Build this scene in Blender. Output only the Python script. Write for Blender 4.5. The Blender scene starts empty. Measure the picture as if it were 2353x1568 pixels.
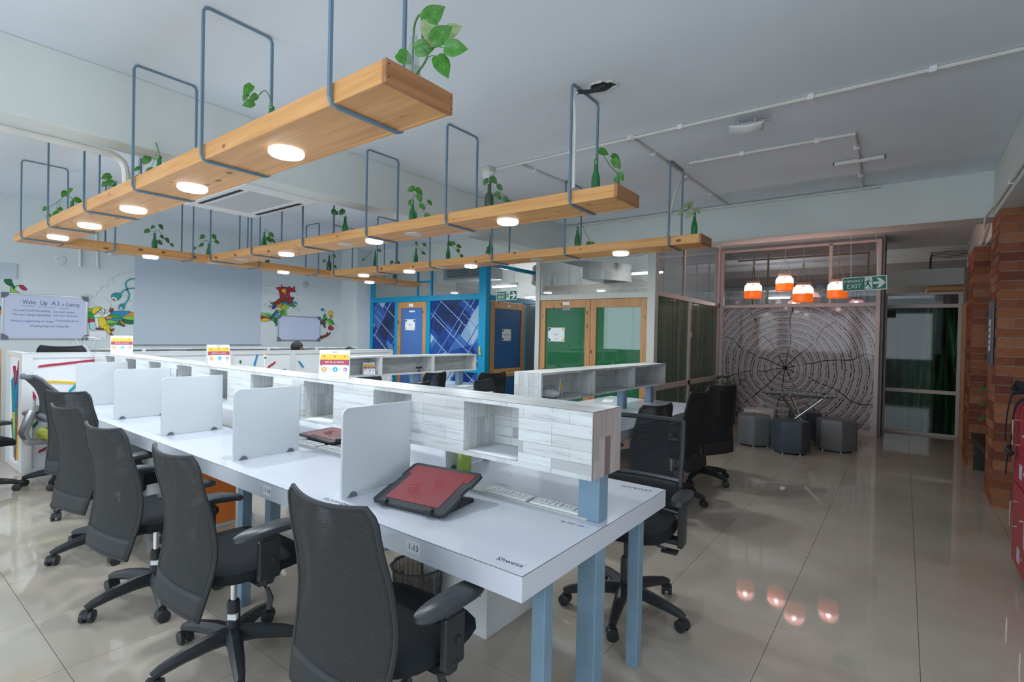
"""Office interior, built procedurally."""
import bpy, math, random
from mathutils import Vector, Matrix
R = math.radians
PI = math.pi
sc = bpy.context.scene
COL = sc.collection
random.seed(7)

# ------------------------------------------------------------------ camera
cam_d = bpy.data.cameras.new('camera')
cam_d.sensor_width = 36.0
cam_d.lens = 1188.0 / 2353.0 * 36.0
cam_d.clip_start = 0.05
cam = bpy.data.objects.new('camera', cam_d)
COL.objects.link(cam)
YAW, PITCH, ROLL = R(52.806), R(-0.589), R(-1.233)
_f = Vector((math.sin(YAW) * math.cos(PITCH), math.cos(YAW) * math.cos(PITCH), math.sin(PITCH)))
_r = _f.cross(Vector((0, 0, 1))).normalized()
_d = _f.cross(_r)
_r2 = math.cos(ROLL) * _r + math.sin(ROLL) * _d
_d2 = -math.sin(ROLL) * _r + math.cos(ROLL) * _d
_m = Matrix((_r2, -_d2, -_f)).transposed().to_4x4()
_m.translation = Vector((0, 0, 1.458))
cam.matrix_world = _m
sc.camera = cam

# ------------------------------------------------------------------ world and light
w = bpy.data.worlds.new('world')
sc.world = w
w.use_nodes = True
bg = w.node_tree.nodes['Background']
bg.inputs[0].default_value = (0.75, 0.86, 1.0, 1)
bg.inputs[1].default_value = 1.0
sc.view_settings.view_transform = 'Standard'
sc.view_settings.look = 'None'
sc.view_settings.gamma = 1.0
sc.view_settings.use_curve_mapping = False
sc.view_settings.exposure = 0.12

def area(name, loc, rot, sx, sy, power, color):
    l = bpy.data.lights.new(name, 'AREA')
    l.shape = 'RECTANGLE'
    l.size, l.size_y = sx, sy
    l.energy = power
    l.color = color
    o = bpy.data.objects.new(name, l)
    o.location = loc
    o.rotation_euler = rot
    COL.objects.link(o)
    return o
# daylight through the windows of the left wall and of the wall behind the camera
for yy in (0.2, 2.6, 5.0, 7.4):
    area('window_daylight', (-2.9, yy, 1.75), (0, R(-90), 0), 1.7, 2.0, 40, (0.80, 0.90, 1.0))
for xx in (-1.6, 0.9):
    area('window_daylight', (xx, -3.9, 1.75), (R(90), 0, 0), 2.0, 1.7, 30, (0.84, 0.92, 1.0))

# ------------------------------------------------------------------ materials
def new_mat(name):
    m = bpy.data.materials.new(name)
    m.use_nodes = True
    return m, m.node_tree, m.node_tree.nodes['Principled BSDF']

def N(t, typ, **k):
    n = t.nodes.new(typ)
    for a, b in k.items():
        setattr(n, a, b)
    return n

def pm(name, col, rough=0.5, metal=0.0, spec=0.5, coat=0.0, bump=0.0, bscale=60.0, var=0.0, vscale=3.0, trans=0.0, emit=None, estr=0.0, ior=1.45):
    m, t, b = new_mat(name)
    b.inputs['Base Color'].default_value = (*col, 1)
    b.inputs['Roughness'].default_value = rough
    b.inputs['Metallic'].default_value = metal
    b.inputs['Specular IOR Level'].default_value = spec
    b.inputs['Coat Weight'].default_value = coat
    b.inputs['Coat Roughness'].default_value = 0.05
    b.inputs['Transmission Weight'].default_value = trans
    b.inputs['IOR'].default_value = ior
    if emit:
        b.inputs['Emission Color'].default_value = (*emit, 1)
        b.inputs['Emission Strength'].default_value = estr
    tc = N(t, 'ShaderNodeTexCoord')
    if var > 0:
        n = N(t, 'ShaderNodeTexNoise')
        n.inputs['Scale'].default_value = vscale
        n.inputs['Detail'].default_value = 4
        t.links.new(tc.outputs['Object'], n.inputs['Vector'])
        mr = N(t, 'ShaderNodeMapRange')
        mr.inputs[1].default_value = 0.3; mr.inputs[2].default_value = 0.7
        mr.inputs[3].default_value = 1 - var; mr.inputs[4].default_value = 1 + var
        t.links.new(n.outputs[0], mr.inputs[0])
        mx = N(t, 'ShaderNodeVectorMath', operation='SCALE')
        mx.inputs[0].default_value = col
        t.links.new(mr.outputs[0], mx.inputs['Scale'])
        t.links.new(mx.outputs[0], b.inputs['Base Color'])
    if bump > 0:
        n = N(t, 'ShaderNodeTexNoise')
        n.inputs['Scale'].default_value = bscale
        n.inputs['Detail'].default_value = 3
        t.links.new(tc.outputs['Object'], n.inputs['Vector'])
        bp = N(t, 'ShaderNodeBump')
        bp.inputs['Strength'].default_value = bump
        bp.inputs['Distance'].default_value = 0.01
        t.links.new(n.outputs[0], bp.inputs['Height'])
        t.links.new(bp.outputs[0], b.inputs['Normal'])
    return m

def ramp(t, stops, interp='LINEAR'):
    r = N(t, 'ShaderNodeValToRGB')
    r.color_ramp.interpolation = interp
    e = r.color_ramp.elements
    while len(e) > 1:
        e.remove(e[-1])
    e[0].position = stops[0][0]; e[0].color = (*stops[0][1], 1)
    for p, c in stops[1:]:
        x = e.new(p); x.color = (*c, 1)
    return r

def wood(name, along, light, dark, knots=True, rough=0.42):
    """plank wood: grain runs along the given axis"""
    m, t, b = new_mat(name)
    tc = N(t, 'ShaderNodeTexCoord')
    mp = N(t, 'ShaderNodeMapping')
    s = [14.0, 14.0, 14.0]; s['xyz'.index(along)] = 0.9
    mp.inputs['Scale'].default_value = s
    t.links.new(tc.outputs['Object'], mp.inputs[0])
    n = N(t, 'ShaderNodeTexNoise'); n.inputs['Scale'].default_value = 1.6; n.inputs['Detail'].default_value = 6
    n.inputs['Distortion'].default_value = 0.6
    t.links.new(mp.outputs[0], n.inputs['Vector'])
    mp2 = N(t, 'ShaderNodeMapping')
    s2 = [90.0, 90.0, 90.0]; s2['xyz'.index(along)] = 2.0
    mp2.inputs['Scale'].default_value = s2
    t.links.new(tc.outputs['Object'], mp2.inputs[0])
    n2 = N(t, 'ShaderNodeTexNoise'); n2.inputs['Scale'].default_value = 1.0; n2.inputs['Detail'].default_value = 3
    t.links.new(mp2.outputs[0], n2.inputs['Vector'])
    ad = N(t, 'ShaderNodeMath', operation='MULTIPLY_ADD'); ad.inputs[1].default_value = 0.35
    t.links.new(n2.outputs[0], ad.inputs[0]); t.links.new(n.outputs[0], ad.inputs[2])
    rp = ramp(t, [(0.42, dark), (0.62, tuple((a + c) / 2 for a, c in zip(light, dark))), (0.9, light)])
    t.links.new(ad.outputs[0], rp.inputs[0])
    last = rp.outputs[0]
    if knots:
        mp3 = N(t, 'ShaderNodeMapping')
        s3 = [8.0, 8.0, 8.0]; s3['xyz'.index(along)] = 4.2
        mp3.inputs['Scale'].default_value = s3
        t.links.new(tc.outputs['Object'], mp3.inputs[0])
        v = N(t, 'ShaderNodeTexVoronoi'); v.inputs['Scale'].default_value = 1.0; v.inputs['Randomness'].default_value = 1.0
        t.links.new(mp3.outputs[0], v.inputs['Vector'])
        kr = ramp(t, [(0.0, (0.13, 0.05, 0.02)), (0.09, (0.25, 0.11, 0.04)), (0.15, (1, 1, 1))])
        t.links.new(v.outputs['Distance'], kr.inputs[0])
        mx = N(t, 'ShaderNodeMix', data_type='RGBA', blend_type='MULTIPLY')
        mx.inputs[0].default_value = 0.9
        t.links.new(last, mx.inputs[6]); t.links.new(kr.outputs[0], mx.inputs[7])
        last = mx.outputs[2]
    t.links.new(last, b.inputs['Base Color'])
    b.inputs['Roughness'].default_value = rough
    return m

def planks(name, ax, cols=None):
    """flat print of whitewashed reclaimed boards; ax = (along the boards, across the boards)"""
    m, t, b = new_mat(name)
    tc = N(t, 'ShaderNodeTexCoord'); sp = N(t, 'ShaderNodeSeparateXYZ'); cb = N(t, 'ShaderNodeCombineXYZ')
    t.links.new(tc.outputs['Object'], sp.inputs[0])
    t.links.new(sp.outputs['XYZ'.index(ax[0].upper())], cb.inputs[0])
    t.links.new(sp.outputs['XYZ'.index(ax[1].upper())], cb.inputs[1])
    br = N(t, 'ShaderNodeTexBrick')
    br.offset = 0.37; br.offset_frequency = 3; br.squash = 0.6; br.squash_frequency = 3
    br.inputs['Scale'].default_value = 1.0
    br.inputs['Mortar Size'].default_value = 0.0007
    br.inputs['Mortar Smooth'].default_value = 0.0
    br.inputs['Brick Width'].default_value = 0.36
    br.inputs['Row Height'].default_value = 0.047
    br.inputs['Bias'].default_value = -0.1
    br.inputs['Color1'].default_value = (1, 1, 1, 1)
    br.inputs['Color2'].default_value = (0, 0, 0, 1)
    br.inputs['Mortar'].default_value = (0.0, 0.0, 0.0, 1)
    t.links.new(cb.outputs[0], br.inputs['Vector'])
    rp = ramp(t, cols or [(0.0, (0.36, 0.36, 0.36)), (0.14, (0.50, 0.50, 0.50)), (0.22, (0.63, 0.64, 0.635)), (0.7, (0.73, 0.76, 0.755)), (1.0, (0.60, 0.60, 0.585))])
    t.links.new(br.outputs['Color'], rp.inputs[0])
    mp = N(t, 'ShaderNodeMapping'); mp.inputs['Scale'].default_value = (4, 55, 1)
    t.links.new(cb.outputs[0], mp.inputs[0])
    n = N(t, 'ShaderNodeTexNoise'); n.inputs['Scale'].default_value = 1.0; n.inputs['Detail'].default_value = 6; n.inputs['Roughness'].default_value = 0.7
    t.links.new(mp.outputs[0], n.inputs['Vector'])
    r2 = ramp(t, [(0.34, (0.68, 0.68, 0.69)), (0.47, (0.95, 0.95, 0.95)), (0.7, (1.03, 1.03, 1.02))])
    t.links.new(n.outputs[0], r2.inputs[0])
    mx = N(t, 'ShaderNodeMix', data_type='RGBA', blend_type='MULTIPLY'); mx.inputs[0].default_value = 1.0
    t.links.new(rp.outputs[0], mx.inputs[6]); t.links.new(r2.outputs[0], mx.inputs[7])
    mo = N(t, 'ShaderNodeMix', data_type='RGBA', blend_type='MIX')
    mo.inputs[7].default_value = (0.30, 0.29, 0.28, 1)
    t.links.new(br.outputs['Fac'], mo.inputs[0]); t.links.new(mx.outputs[2], mo.inputs[6])
    t.links.new(mo.outputs[2], b.inputs['Base Color'])
    b.inputs['Roughness'].default_value = 0.35
    return m

def glass(name, tint, refl=0.10, haze=None, hazef=0.0, rough=0.02):
    """thin glass pane: tinted see-through + mirror reflection, optional coloured film"""
    m = bpy.data.materials.new(name); m.use_nodes = True
    t = m.node_tree; t.nodes.clear()
    out = N(t, 'ShaderNodeOutputMaterial')
    tr = N(t, 'ShaderNodeBsdfTransparent'); tr.inputs[0].default_value = (*tint, 1)
    gl = N(t, 'ShaderNodeBsdfGlossy'); gl.inputs['Roughness'].default_value = rough; gl.inputs[0].default_value = (0.9, 0.93, 0.95, 1)
    fr = N(t, 'ShaderNodeFresnel'); ge = N(t, 'ShaderNodeNewGeometry')
    io = N(t, 'ShaderNodeMath', operation='MULTIPLY_ADD'); io.inputs[1].default_value = 1 / 1.5 - 1.5; io.inputs[2].default_value = 1.5
    t.links.new(ge.outputs['Backfacing'], io.inputs[0]); t.links.new(io.outputs[0], fr.inputs[0])
    ad = N(t, 'ShaderNodeMath', operation='ADD'); ad.inputs[1].default_value = refl
    t.links.new(fr.outputs[0], ad.inputs[0])
    base = tr.outputs[0]
    if haze:
        df = N(t, 'ShaderNodeBsdfDiffuse'); df.inputs[0].default_value = (*haze, 1)
        m0 = N(t, 'ShaderNodeMixShader'); m0.inputs[0].default_value = hazef
        t.links.new(tr.outputs[0], m0.inputs[1]); t.links.new(df.outputs[0], m0.inputs[2])
        base = m0.outputs[0]
    m1 = N(t, 'ShaderNodeMixShader')
    t.links.new(ad.outputs[0], m1.inputs[0]); t.links.new(base, m1.inputs[1]); t.links.new(gl.outputs[0], m1.inputs[2])
    t.links.new(m1.outputs[0], out.inputs[0])
    return m

def mesh_fabric(name, col, hole, scale=420.0, yz=('Y', 'Z')):
    """woven mesh: small see-through holes in a regular grid"""
    m, t, b = new_mat(name)
    b.inputs['Base Color'].default_value = (*col, 1); b.inputs['Roughness'].default_value = 0.75
    tc = N(t, 'ShaderNodeTexCoord'); sp = N(t, 'ShaderNodeSeparateXYZ')
    t.links.new(tc.outputs['Object'], sp.inputs[0])
    outs = []
    for k in yz:
        mu = N(t, 'ShaderNodeMath', operation='MULTIPLY'); mu.inputs[1].default_value = scale * 2
        t.links.new(sp.outputs[k], mu.inputs[0])
        si = N(t, 'ShaderNodeMath', operation='SINE'); t.links.new(mu.outputs[0], si.inputs[0])
        outs.append(si)
    mm = N(t, 'ShaderNodeMath', operation='MULTIPLY'); t.links.new(outs[0].outputs[0], mm.inputs[0]); t.links.new(outs[1].outputs[0], mm.inputs[1])
    gt = N(t, 'ShaderNodeMath', operation='GREATER_THAN'); gt.inputs[1].default_value = hole
    t.links.new(mm.outputs[0], gt.inputs[0])
    inv = N(t, 'ShaderNodeMath', operation='SUBTRACT'); inv.inputs[0].default_value = 1.0
    t.links.new(gt.outputs[0], inv.inputs[1])
    t.links.new(inv.outputs[0], b.inputs['Alpha'])
    bp = N(t, 'ShaderNodeBump'); bp.inputs['Strength'].default_value = 0.5; bp.inputs['Distance'].default_value = 0.002
    t.links.new(mm.outputs[0], bp.inputs['Height']); t.links.new(bp.outputs[0], b.inputs['Normal'])
    return m

M = {}
M['wall'] = pm('wall_paint', (0.66, 0.71, 0.71), 0.75, bump=0.15, bscale=25, var=0.03, vscale=1.2)
M['ceiling'] = pm('ceiling_paint', (0.80, 0.87, 0.93), 0.8, bump=0.12, bscale=14, var=0.04, vscale=0.9)
M['beam'] = pm('beam_paint', (0.70, 0.74, 0.71), 0.75, bump=0.2, bscale=18, var=0.04, vscale=1.5)
M['tile'] = pm('polished_floor_tile', (0.50, 0.47, 0.415), 0.07, spec=0.5, var=0.05, vscale=2.2)
M['grout'] = pm('grout', (0.22, 0.20, 0.18), 0.8)
M['lam'] = pm('white_laminate', (0.68, 0.71, 0.79), 0.14, spec=0.5)
M['lam_edge'] = pm('laminate_edge', (0.64, 0.66, 0.73), 0.22)
M['edge_line'] = pm('dark_edge_line', (0.10, 0.09, 0.09), 0.6)
M['whitebox'] = pm('white_board', (0.70, 0.72, 0.715), 0.35)
M['divider'] = pm('desk_screen_board', (0.62, 0.665, 0.69), 0.22)
M['steel_blue'] = pm('blue_grey_painted_steel', (0.15, 0.24, 0.32), 0.42, var=0.08, vscale=4)
M['post'] = pm('blue_grey_post', (0.20, 0.31, 0.40), 0.45, var=0.12, vscale=5)
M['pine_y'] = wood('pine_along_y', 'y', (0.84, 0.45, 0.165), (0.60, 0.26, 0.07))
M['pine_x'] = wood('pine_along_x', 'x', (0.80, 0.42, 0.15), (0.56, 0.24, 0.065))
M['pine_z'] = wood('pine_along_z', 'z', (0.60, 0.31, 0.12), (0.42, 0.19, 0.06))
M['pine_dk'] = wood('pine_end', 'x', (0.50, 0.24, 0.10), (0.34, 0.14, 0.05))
M['pl_yz'] = planks('board_print_yz', ('y', 'z'))
M['pl_xz'] = planks('board_print_xz', ('x', 'z'))
M['pl_zx'] = planks('board_print_zx', ('z', 'x'))
M['pl_zy'] = planks('board_print_zy', ('z', 'y'))
M['pl_warm_lit_end'] = planks('board_print_warm_lit_end', ('z', 'x'), [(0.0, (0.22, 0.16, 0.14)), (0.2, (0.24, 0.18, 0.16)), (0.25, (0.44, 0.375, 0.355)), (1.0, (0.54, 0.47, 0.45))])  # board print for the box end, with pinkish light put into its colours
M['pl_yx'] = planks('board_print_yx', ('y', 'x'))
M['pl_xy'] = planks('board_print_xy', ('x', 'y'))
M['black'] = pm('black_plastic', (0.030, 0.034, 0.038), 0.38, spec=0.5)
M['black_rough'] = pm('black_rough_plastic', (0.028, 0.031, 0.034), 0.6)
M['pad'] = pm('armrest_rubber', (0.045, 0.052, 0.058), 0.33, bump=0.05, bscale=400)
M['seat'] = pm('black_seat_fabric', (0.011, 0.015, 0.019), 0.85, bump=0.25, bscale=500)
M['mesh'] = mesh_fabric('charcoal_mesh', (0.030, 0.032, 0.034), 0.62)
M['mesh_dk'] = mesh_fabric('black_mesh', (0.018, 0.02, 0.022), 0.5)
M['mesh_open'] = mesh_fabric('open_black_mesh', (0.02, 0.024, 0.03), 0.12, 620)
M['mesh_grey'] = mesh_fabric('grey_mesh', (0.07, 0.075, 0.08), 0.6)
M['chrome'] = pm('chrome', (0.72, 0.73, 0.75), 0.22, metal=1.0)
M['silver'] = pm('silver_paint', (0.5, 0.52, 0.54), 0.3, metal=0.7)
M['lime'] = pm('lime_fabric', (0.42, 0.46, 0.06), 0.8, bump=0.2, bscale=400)
M['tan'] = pm('tan_fabric', (0.35, 0.19, 0.08), 0.85, bump=0.3, bscale=400)
M['led'] = pm('lamp_diffuser', (0.9, 0.9, 0.9), 0.5, emit=(0.93, 0.97, 1.0), estr=7.0)
M['led_rim'] = pm('lamp_rim', (0.85, 0.88, 0.9), 0.4, emit=(0.93, 0.97, 1.0), estr=0.9)
M['white'] = pm('white_plastic', (0.78, 0.80, 0.80), 0.4)
M['offwhite'] = pm('offwhite_plastic', (0.62, 0.62, 0.56), 0.45, var=0.08, vscale=6)
M['pvc'] = pm('pvc_conduit', (0.72, 0.71, 0.66), 0.45, var=0.05, vscale=8)
M['paper'] = pm('paper', (0.82, 0.84, 0.86), 0.7)
M['bluefr'] = pm('cyan_painted_frame', (0.0, 0.30, 0.52), 0.4)
M['creamfr'] = pm('cream_painted_frame', (0.62, 0.62, 0.56), 0.45)
M['pinkfr'] = pm('beige_aluminium_frame', (0.66, 0.59, 0.55), 0.4)
M['glass'] = glass('clear_glass', (0.86, 0.88, 0.89), 0.05)
M['glass_dk'] = glass('smoked_glass', (0.62, 0.62, 0.64), 0.06)
M['green'] = glass('green_film_glass', (0.10, 0.38, 0.20), 0.02, (0.035, 0.20, 0.085), 0.75)
M['green_dk'] = glass('green_film_side_glass', (0.06, 0.15, 0.08), 0.03, (0.03, 0.085, 0.04), 0.72)
M['frost'] = glass('frosted_blue_glass', (0.3, 0.4, 0.45), 0.05, (0.10, 0.16, 0.21), 0.8, 0.12)
M['bluepanel'] = pm('blue_door_panel', (0.07, 0.17, 0.44), 0.35)
M['bluepanel2'] = pm('blue_gloss_door_panel', (0.03, 0.12, 0.30), 0.22)
M['tableglass'] = glass('table_glass', (0.80, 0.86, 0.84), 0.06)
M['bottle'] = glass('green_bottle_glass', (0.05, 0.50, 0.14), 0.05, (0.01, 0.30, 0.07), 0.45)
M['bottle_dk'] = glass('olive_bottle_glass', (0.10, 0.22, 0.09), 0.05, (0.06, 0.12, 0.04), 0.6)
M['bottle_clear'] = glass('clear_bottle_glass', (0.85, 0.9, 0.87), 0.05, (0.7, 0.8, 0.7), 0.12)
M['dkglass'] = pm('dark_bottle', (0.01, 0.03, 0.015), 0.1)
M['stem'] = pm('plant_stem', (0.10, 0.22, 0.06), 0.5)
def leaf_mat(name, a, bcol, spots=True):
    m, t, b = new_mat(name)
    tc = N(t, 'ShaderNodeTexCoord')
    n = N(t, 'ShaderNodeTexNoise'); n.inputs['Scale'].default_value = 3.2; n.inputs['Detail'].default_value = 3; n.inputs['Distortion'].default_value = 1.5
    t.links.new(tc.outputs['Object'], n.inputs['Vector'])
    st = [(0.3, a), (0.6, bcol)]
    if spots:
        st += [(0.70, bcol), (0.74, (0.40, 0.50, 0.16))]
    rp = ramp(t, st)
    t.links.new(n.outputs[0], rp.inputs[0]); t.links.new(rp.outputs[0], b.inputs['Base Color'])
    b.inputs['Roughness'].default_value = 0.35
    b.inputs['Subsurface Weight'].default_value = 0.0
    return m
M['leaf'] = leaf_mat('leaf_bright', (0.03, 0.17, 0.008), (0.06, 0.25, 0.02))
M['leaf_dk'] = leaf_mat('leaf_dark', (0.035, 0.13, 0.03), (0.06, 0.20, 0.05))
M['leaf_pale'] = leaf_mat('leaf_pale', (0.25, 0.36, 0.14), (0.36, 0.45, 0.22))
M['red'] = pm('red_locker_paint', (0.42, 0.035, 0.05), 0.35, var=0.05)
M['darkred'] = pm('red_perforated_metal', (0.25, 0.025, 0.035), 0.38, bump=0.2, bscale=700)
M['strap'] = pm('black_webbing', (0.008, 0.009, 0.018), 0.8, bump=0.3, bscale=500)
M['mortar'] = pm('mortar', (0.36, 0.34, 0.31), 0.9, bump=0.4, bscale=120)
for i, c in enumerate([(0.27, 0.085, 0.035), (0.34, 0.12, 0.05), (0.20, 0.055, 0.028), (0.30, 0.10, 0.045), (0.38, 0.155, 0.075)]):
    M['brick%d' % i] = pm('brick_shade', c, 0.75, bump=0.3, bscale=60, var=0.15, vscale=14)
M['orange_pan'] = pm('orange_panel', (0.85, 0.23, 0.04), 0.35)
M['signgreen'] = pm('sign_green', (0.0, 0.17, 0.09), 0.4)
M['signwhite'] = pm('sign_white', (0.80, 0.85, 0.83), 0.4)
M['ink'] = pm('black_ink', (0.02, 0.02, 0.03), 0.7)
M['inkblue'] = pm('blue_marker', (0.10, 0.16, 0.50), 0.7)
M['inkgrey'] = pm('grey_marker', (0.12, 0.13, 0.18), 0.7)
M['whiteboard'] = pm('whiteboard_surface', (0.58, 0.63, 0.78), 0.22)
M['screen'] = pm('projection_board', (0.50, 0.57, 0.64), 0.45)
M['alu'] = pm('aluminium_trim', (0.55, 0.57, 0.6), 0.3, metal=0.8)
M['corner'] = pm('grey_corner_cap', (0.14, 0.15, 0.18), 0.5)
M['yellowprint'] = pm('yellow_print', (0.78, 0.56, 0.08), 0.6)
M['redprint'] = pm('maroon_print', (0.42, 0.07, 0.11), 0.6)
M['orangeprint'] = pm('orange_print', (0.80, 0.36, 0.06), 0.6)
M['blueprint'] = pm('cyan_print', (0.02, 0.42, 0.62), 0.6)
M['purpleprint'] = pm('purple_print', (0.30, 0.08, 0.36), 0.6)
M['acgrille'] = pm('air_conditioner_grille', (0.55, 0.57, 0.57), 0.5, bump=0.4, bscale=300)
M['dark'] = pm('dark_gap', (0.03, 0.035, 0.045), 0.7)
M['pouf_grey'] = pm('grey_leatherette', (0.19, 0.20, 0.21), 0.42, bump=0.1, bscale=250)
M['pouf_dark'] = pm('charcoal_leatherette', (0.075, 0.090, 0.12), 0.4, bump=0.1, bscale=250)
M['pouf_mid'] = pm('warm_grey_leatherette', (0.19, 0.185, 0.19), 0.42, bump=0.1, bscale=250)
M['pouf_cream'] = pm('cream_leatherette', (0.62, 0.65, 0.58), 0.45, bump=0.1, bscale=250)
M['rope'] = pm('jute_rope', (0.28, 0.24, 0.19), 0.9)
M['jar_clear'] = glass('jar_glass', (0.88, 0.90, 0.95), 0.03, (0.85, 0.88, 1.0), 0.28)
M['jar_orange'] = pm('orange_dipped_glass', (0.9, 0.17, 0.01), 0.3, emit=(1.0, 0.15, 0.01), estr=0.55)
M['bulb'] = pm('bulb', (1, 1, 1), 0.3, emit=(0.95, 0.96, 1.0), estr=22.0)
M['jarlid'] = pm('jar_rope_collar', (0.25, 0.22, 0.20), 0.8)
M['skin'] = pm('skin', (0.20, 0.10, 0.06), 0.5)
M['hair'] = pm('black_hair', (0.008, 0.008, 0.010), 0.5, bump=0.5, bscale=120)
M['shirt'] = pm('dark_blue_shirt', (0.04, 0.06, 0.12), 0.8)
M['bluepot'] = pm('navy_planter', (0.008, 0.03, 0.10), 0.35)
M['limeplastic'] = glass('lime_plastic', (0.55, 0.75, 0.15), 0.04, (0.40, 0.52, 0.08), 0.55)
M['bag'] = glass('bin_bag', (0.5, 0.48, 0.45), 0.02, (0.10, 0.09, 0.085), 0.55, 0.2)
M['kraft'] = pm('stained_cardboard', (0.17, 0.11, 0.06), 0.8, bump=0.4, bscale=40, var=0.3, vscale=9)
M['duct'] = pm('grey_duct_cladding', (0.36, 0.38, 0.38), 0.6)
M['darkwall'] = pm('corridor_wall_paint', (0.30, 0.28, 0.27), 0.8)
M['yellowpaint'] = pm('yellow_frame_paint', (0.55, 0.42, 0.02), 0.5)
M['granite'] = pm('dark_stone_bench', (0.03, 0.028, 0.026), 0.4, var=0.3, vscale=30)
for k, c in dict(g=(.05, .32, .06), d=(.01, .15, .05), l=(.25, .55, .08), r=(.42, .03, .06), y=(.8, .5, .02), Y=(.75, .6, .03), b=(.02, .25, .5), B=(.01, .06, .25),
                 o=(.8, .28, .02), t=(.02, .3, .33), w=(.75, .77, .77), n=(.2, .05, .02), m=(.12, .02, .05), s=(.45, .65, .7), k=(.02, .02, .03)).items():
    M['mural_' + k] = pm('mural_paint', c, 0.6)

def blue_film():
    m, t, b = new_mat('blue_architecture_print')
    tc = N(t, 'ShaderNodeTexCoord'); sp = N(t, 'ShaderNodeSeparateXYZ'); cb = N(t, 'ShaderNodeCombineXYZ')
    t.links.new(tc.outputs['Object'], sp.inputs[0])
    t.links.new(sp.outputs[1], cb.inputs[0]); t.links.new(sp.outputs[2], cb.inputs[1])
    def rot(ang, sx, sy):
        mp = N(t, 'ShaderNodeMapping'); mp.inputs['Rotation'].default_value = (0, 0, R(ang)); mp.inputs['Scale'].default_value = (sx, sy, 1)
        t.links.new(cb.outputs[0], mp.inputs[0]); return mp
    tot = None
    for ang, w_, h_, k_ in ((-36, .85, .42, .45), (50, 1.1, .36, .35), (14, .55, .9, .2)):
        a = rot(ang, 1, 1)
        b0 = N(t, 'ShaderNodeTexBrick'); b0.offset = 0.4; b0.squash = 0.6; b0.squash_frequency = 2
        b0.inputs['Scale'].default_value = 1; b0.inputs['Brick Width'].default_value = w_; b0.inputs['Row Height'].default_value = h_; b0.inputs['Mortar Size'].default_value = 0.0
        b0.inputs['Color1'].default_value = (1, 1, 1, 1); b0.inputs['Color2'].default_value = (0, 0, 0, 1)
        t.links.new(a.outputs[0], b0.inputs['Vector'])
        ma = N(t, 'ShaderNodeMath', operation='MULTIPLY_ADD'); ma.inputs[1].default_value = k_; ma.inputs[2].default_value = 0.0
        t.links.new(b0.outputs['Color'], ma.inputs[0])
        if tot is not None: t.links.new(tot, ma.inputs[2])
        tot = ma.outputs[0]
    rp = ramp(t, [(0.0, (0.012, 0.02, 0.05)), (0.30, (0.012, 0.03, 0.13)), (0.42, (0.01, 0.05, 0.27)), (0.52, (0.03, 0.11, 0.40)), (0.60, (0.12, 0.26, 0.50)), (0.70, (0.40, 0.54, 0.66))])
    t.links.new(tot, rp.inputs[0])
    last = rp.outputs[0]
    for ang, w_, h_, col in ((-36, 0.9, 0.33, (0.32, 0.47, 0.66)), (52, 1.4, 0.55, (0.16, 0.30, 0.55)), (-36, 0.3, 5.0, (0.02, 0.05, 0.2))):
        a2 = rot(ang, 1, 1)
        br = N(t, 'ShaderNodeTexBrick'); br.offset = 0.3
        br.inputs['Scale'].default_value = 1; br.inputs['Brick Width'].default_value = w_; br.inputs['Row Height'].default_value = h_
        br.inputs['Mortar Size'].default_value = 0.008; br.inputs['Mortar Smooth'].default_value = 0.1
        t.links.new(a2.outputs[0], br.inputs['Vector'])
        mx = N(t, 'ShaderNodeMix', data_type='RGBA'); mx.inputs[7].default_value = (*col, 1)
        t.links.new(br.outputs['Fac'], mx.inputs[0]); t.links.new(last, mx.inputs[6]); last = mx.outputs[2]
    t.links.new(last, b.inputs['Base Color'])
    b.inputs['Roughness'].default_value = 0.16
    return m
M['bluefilm'] = blue_film()

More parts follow.
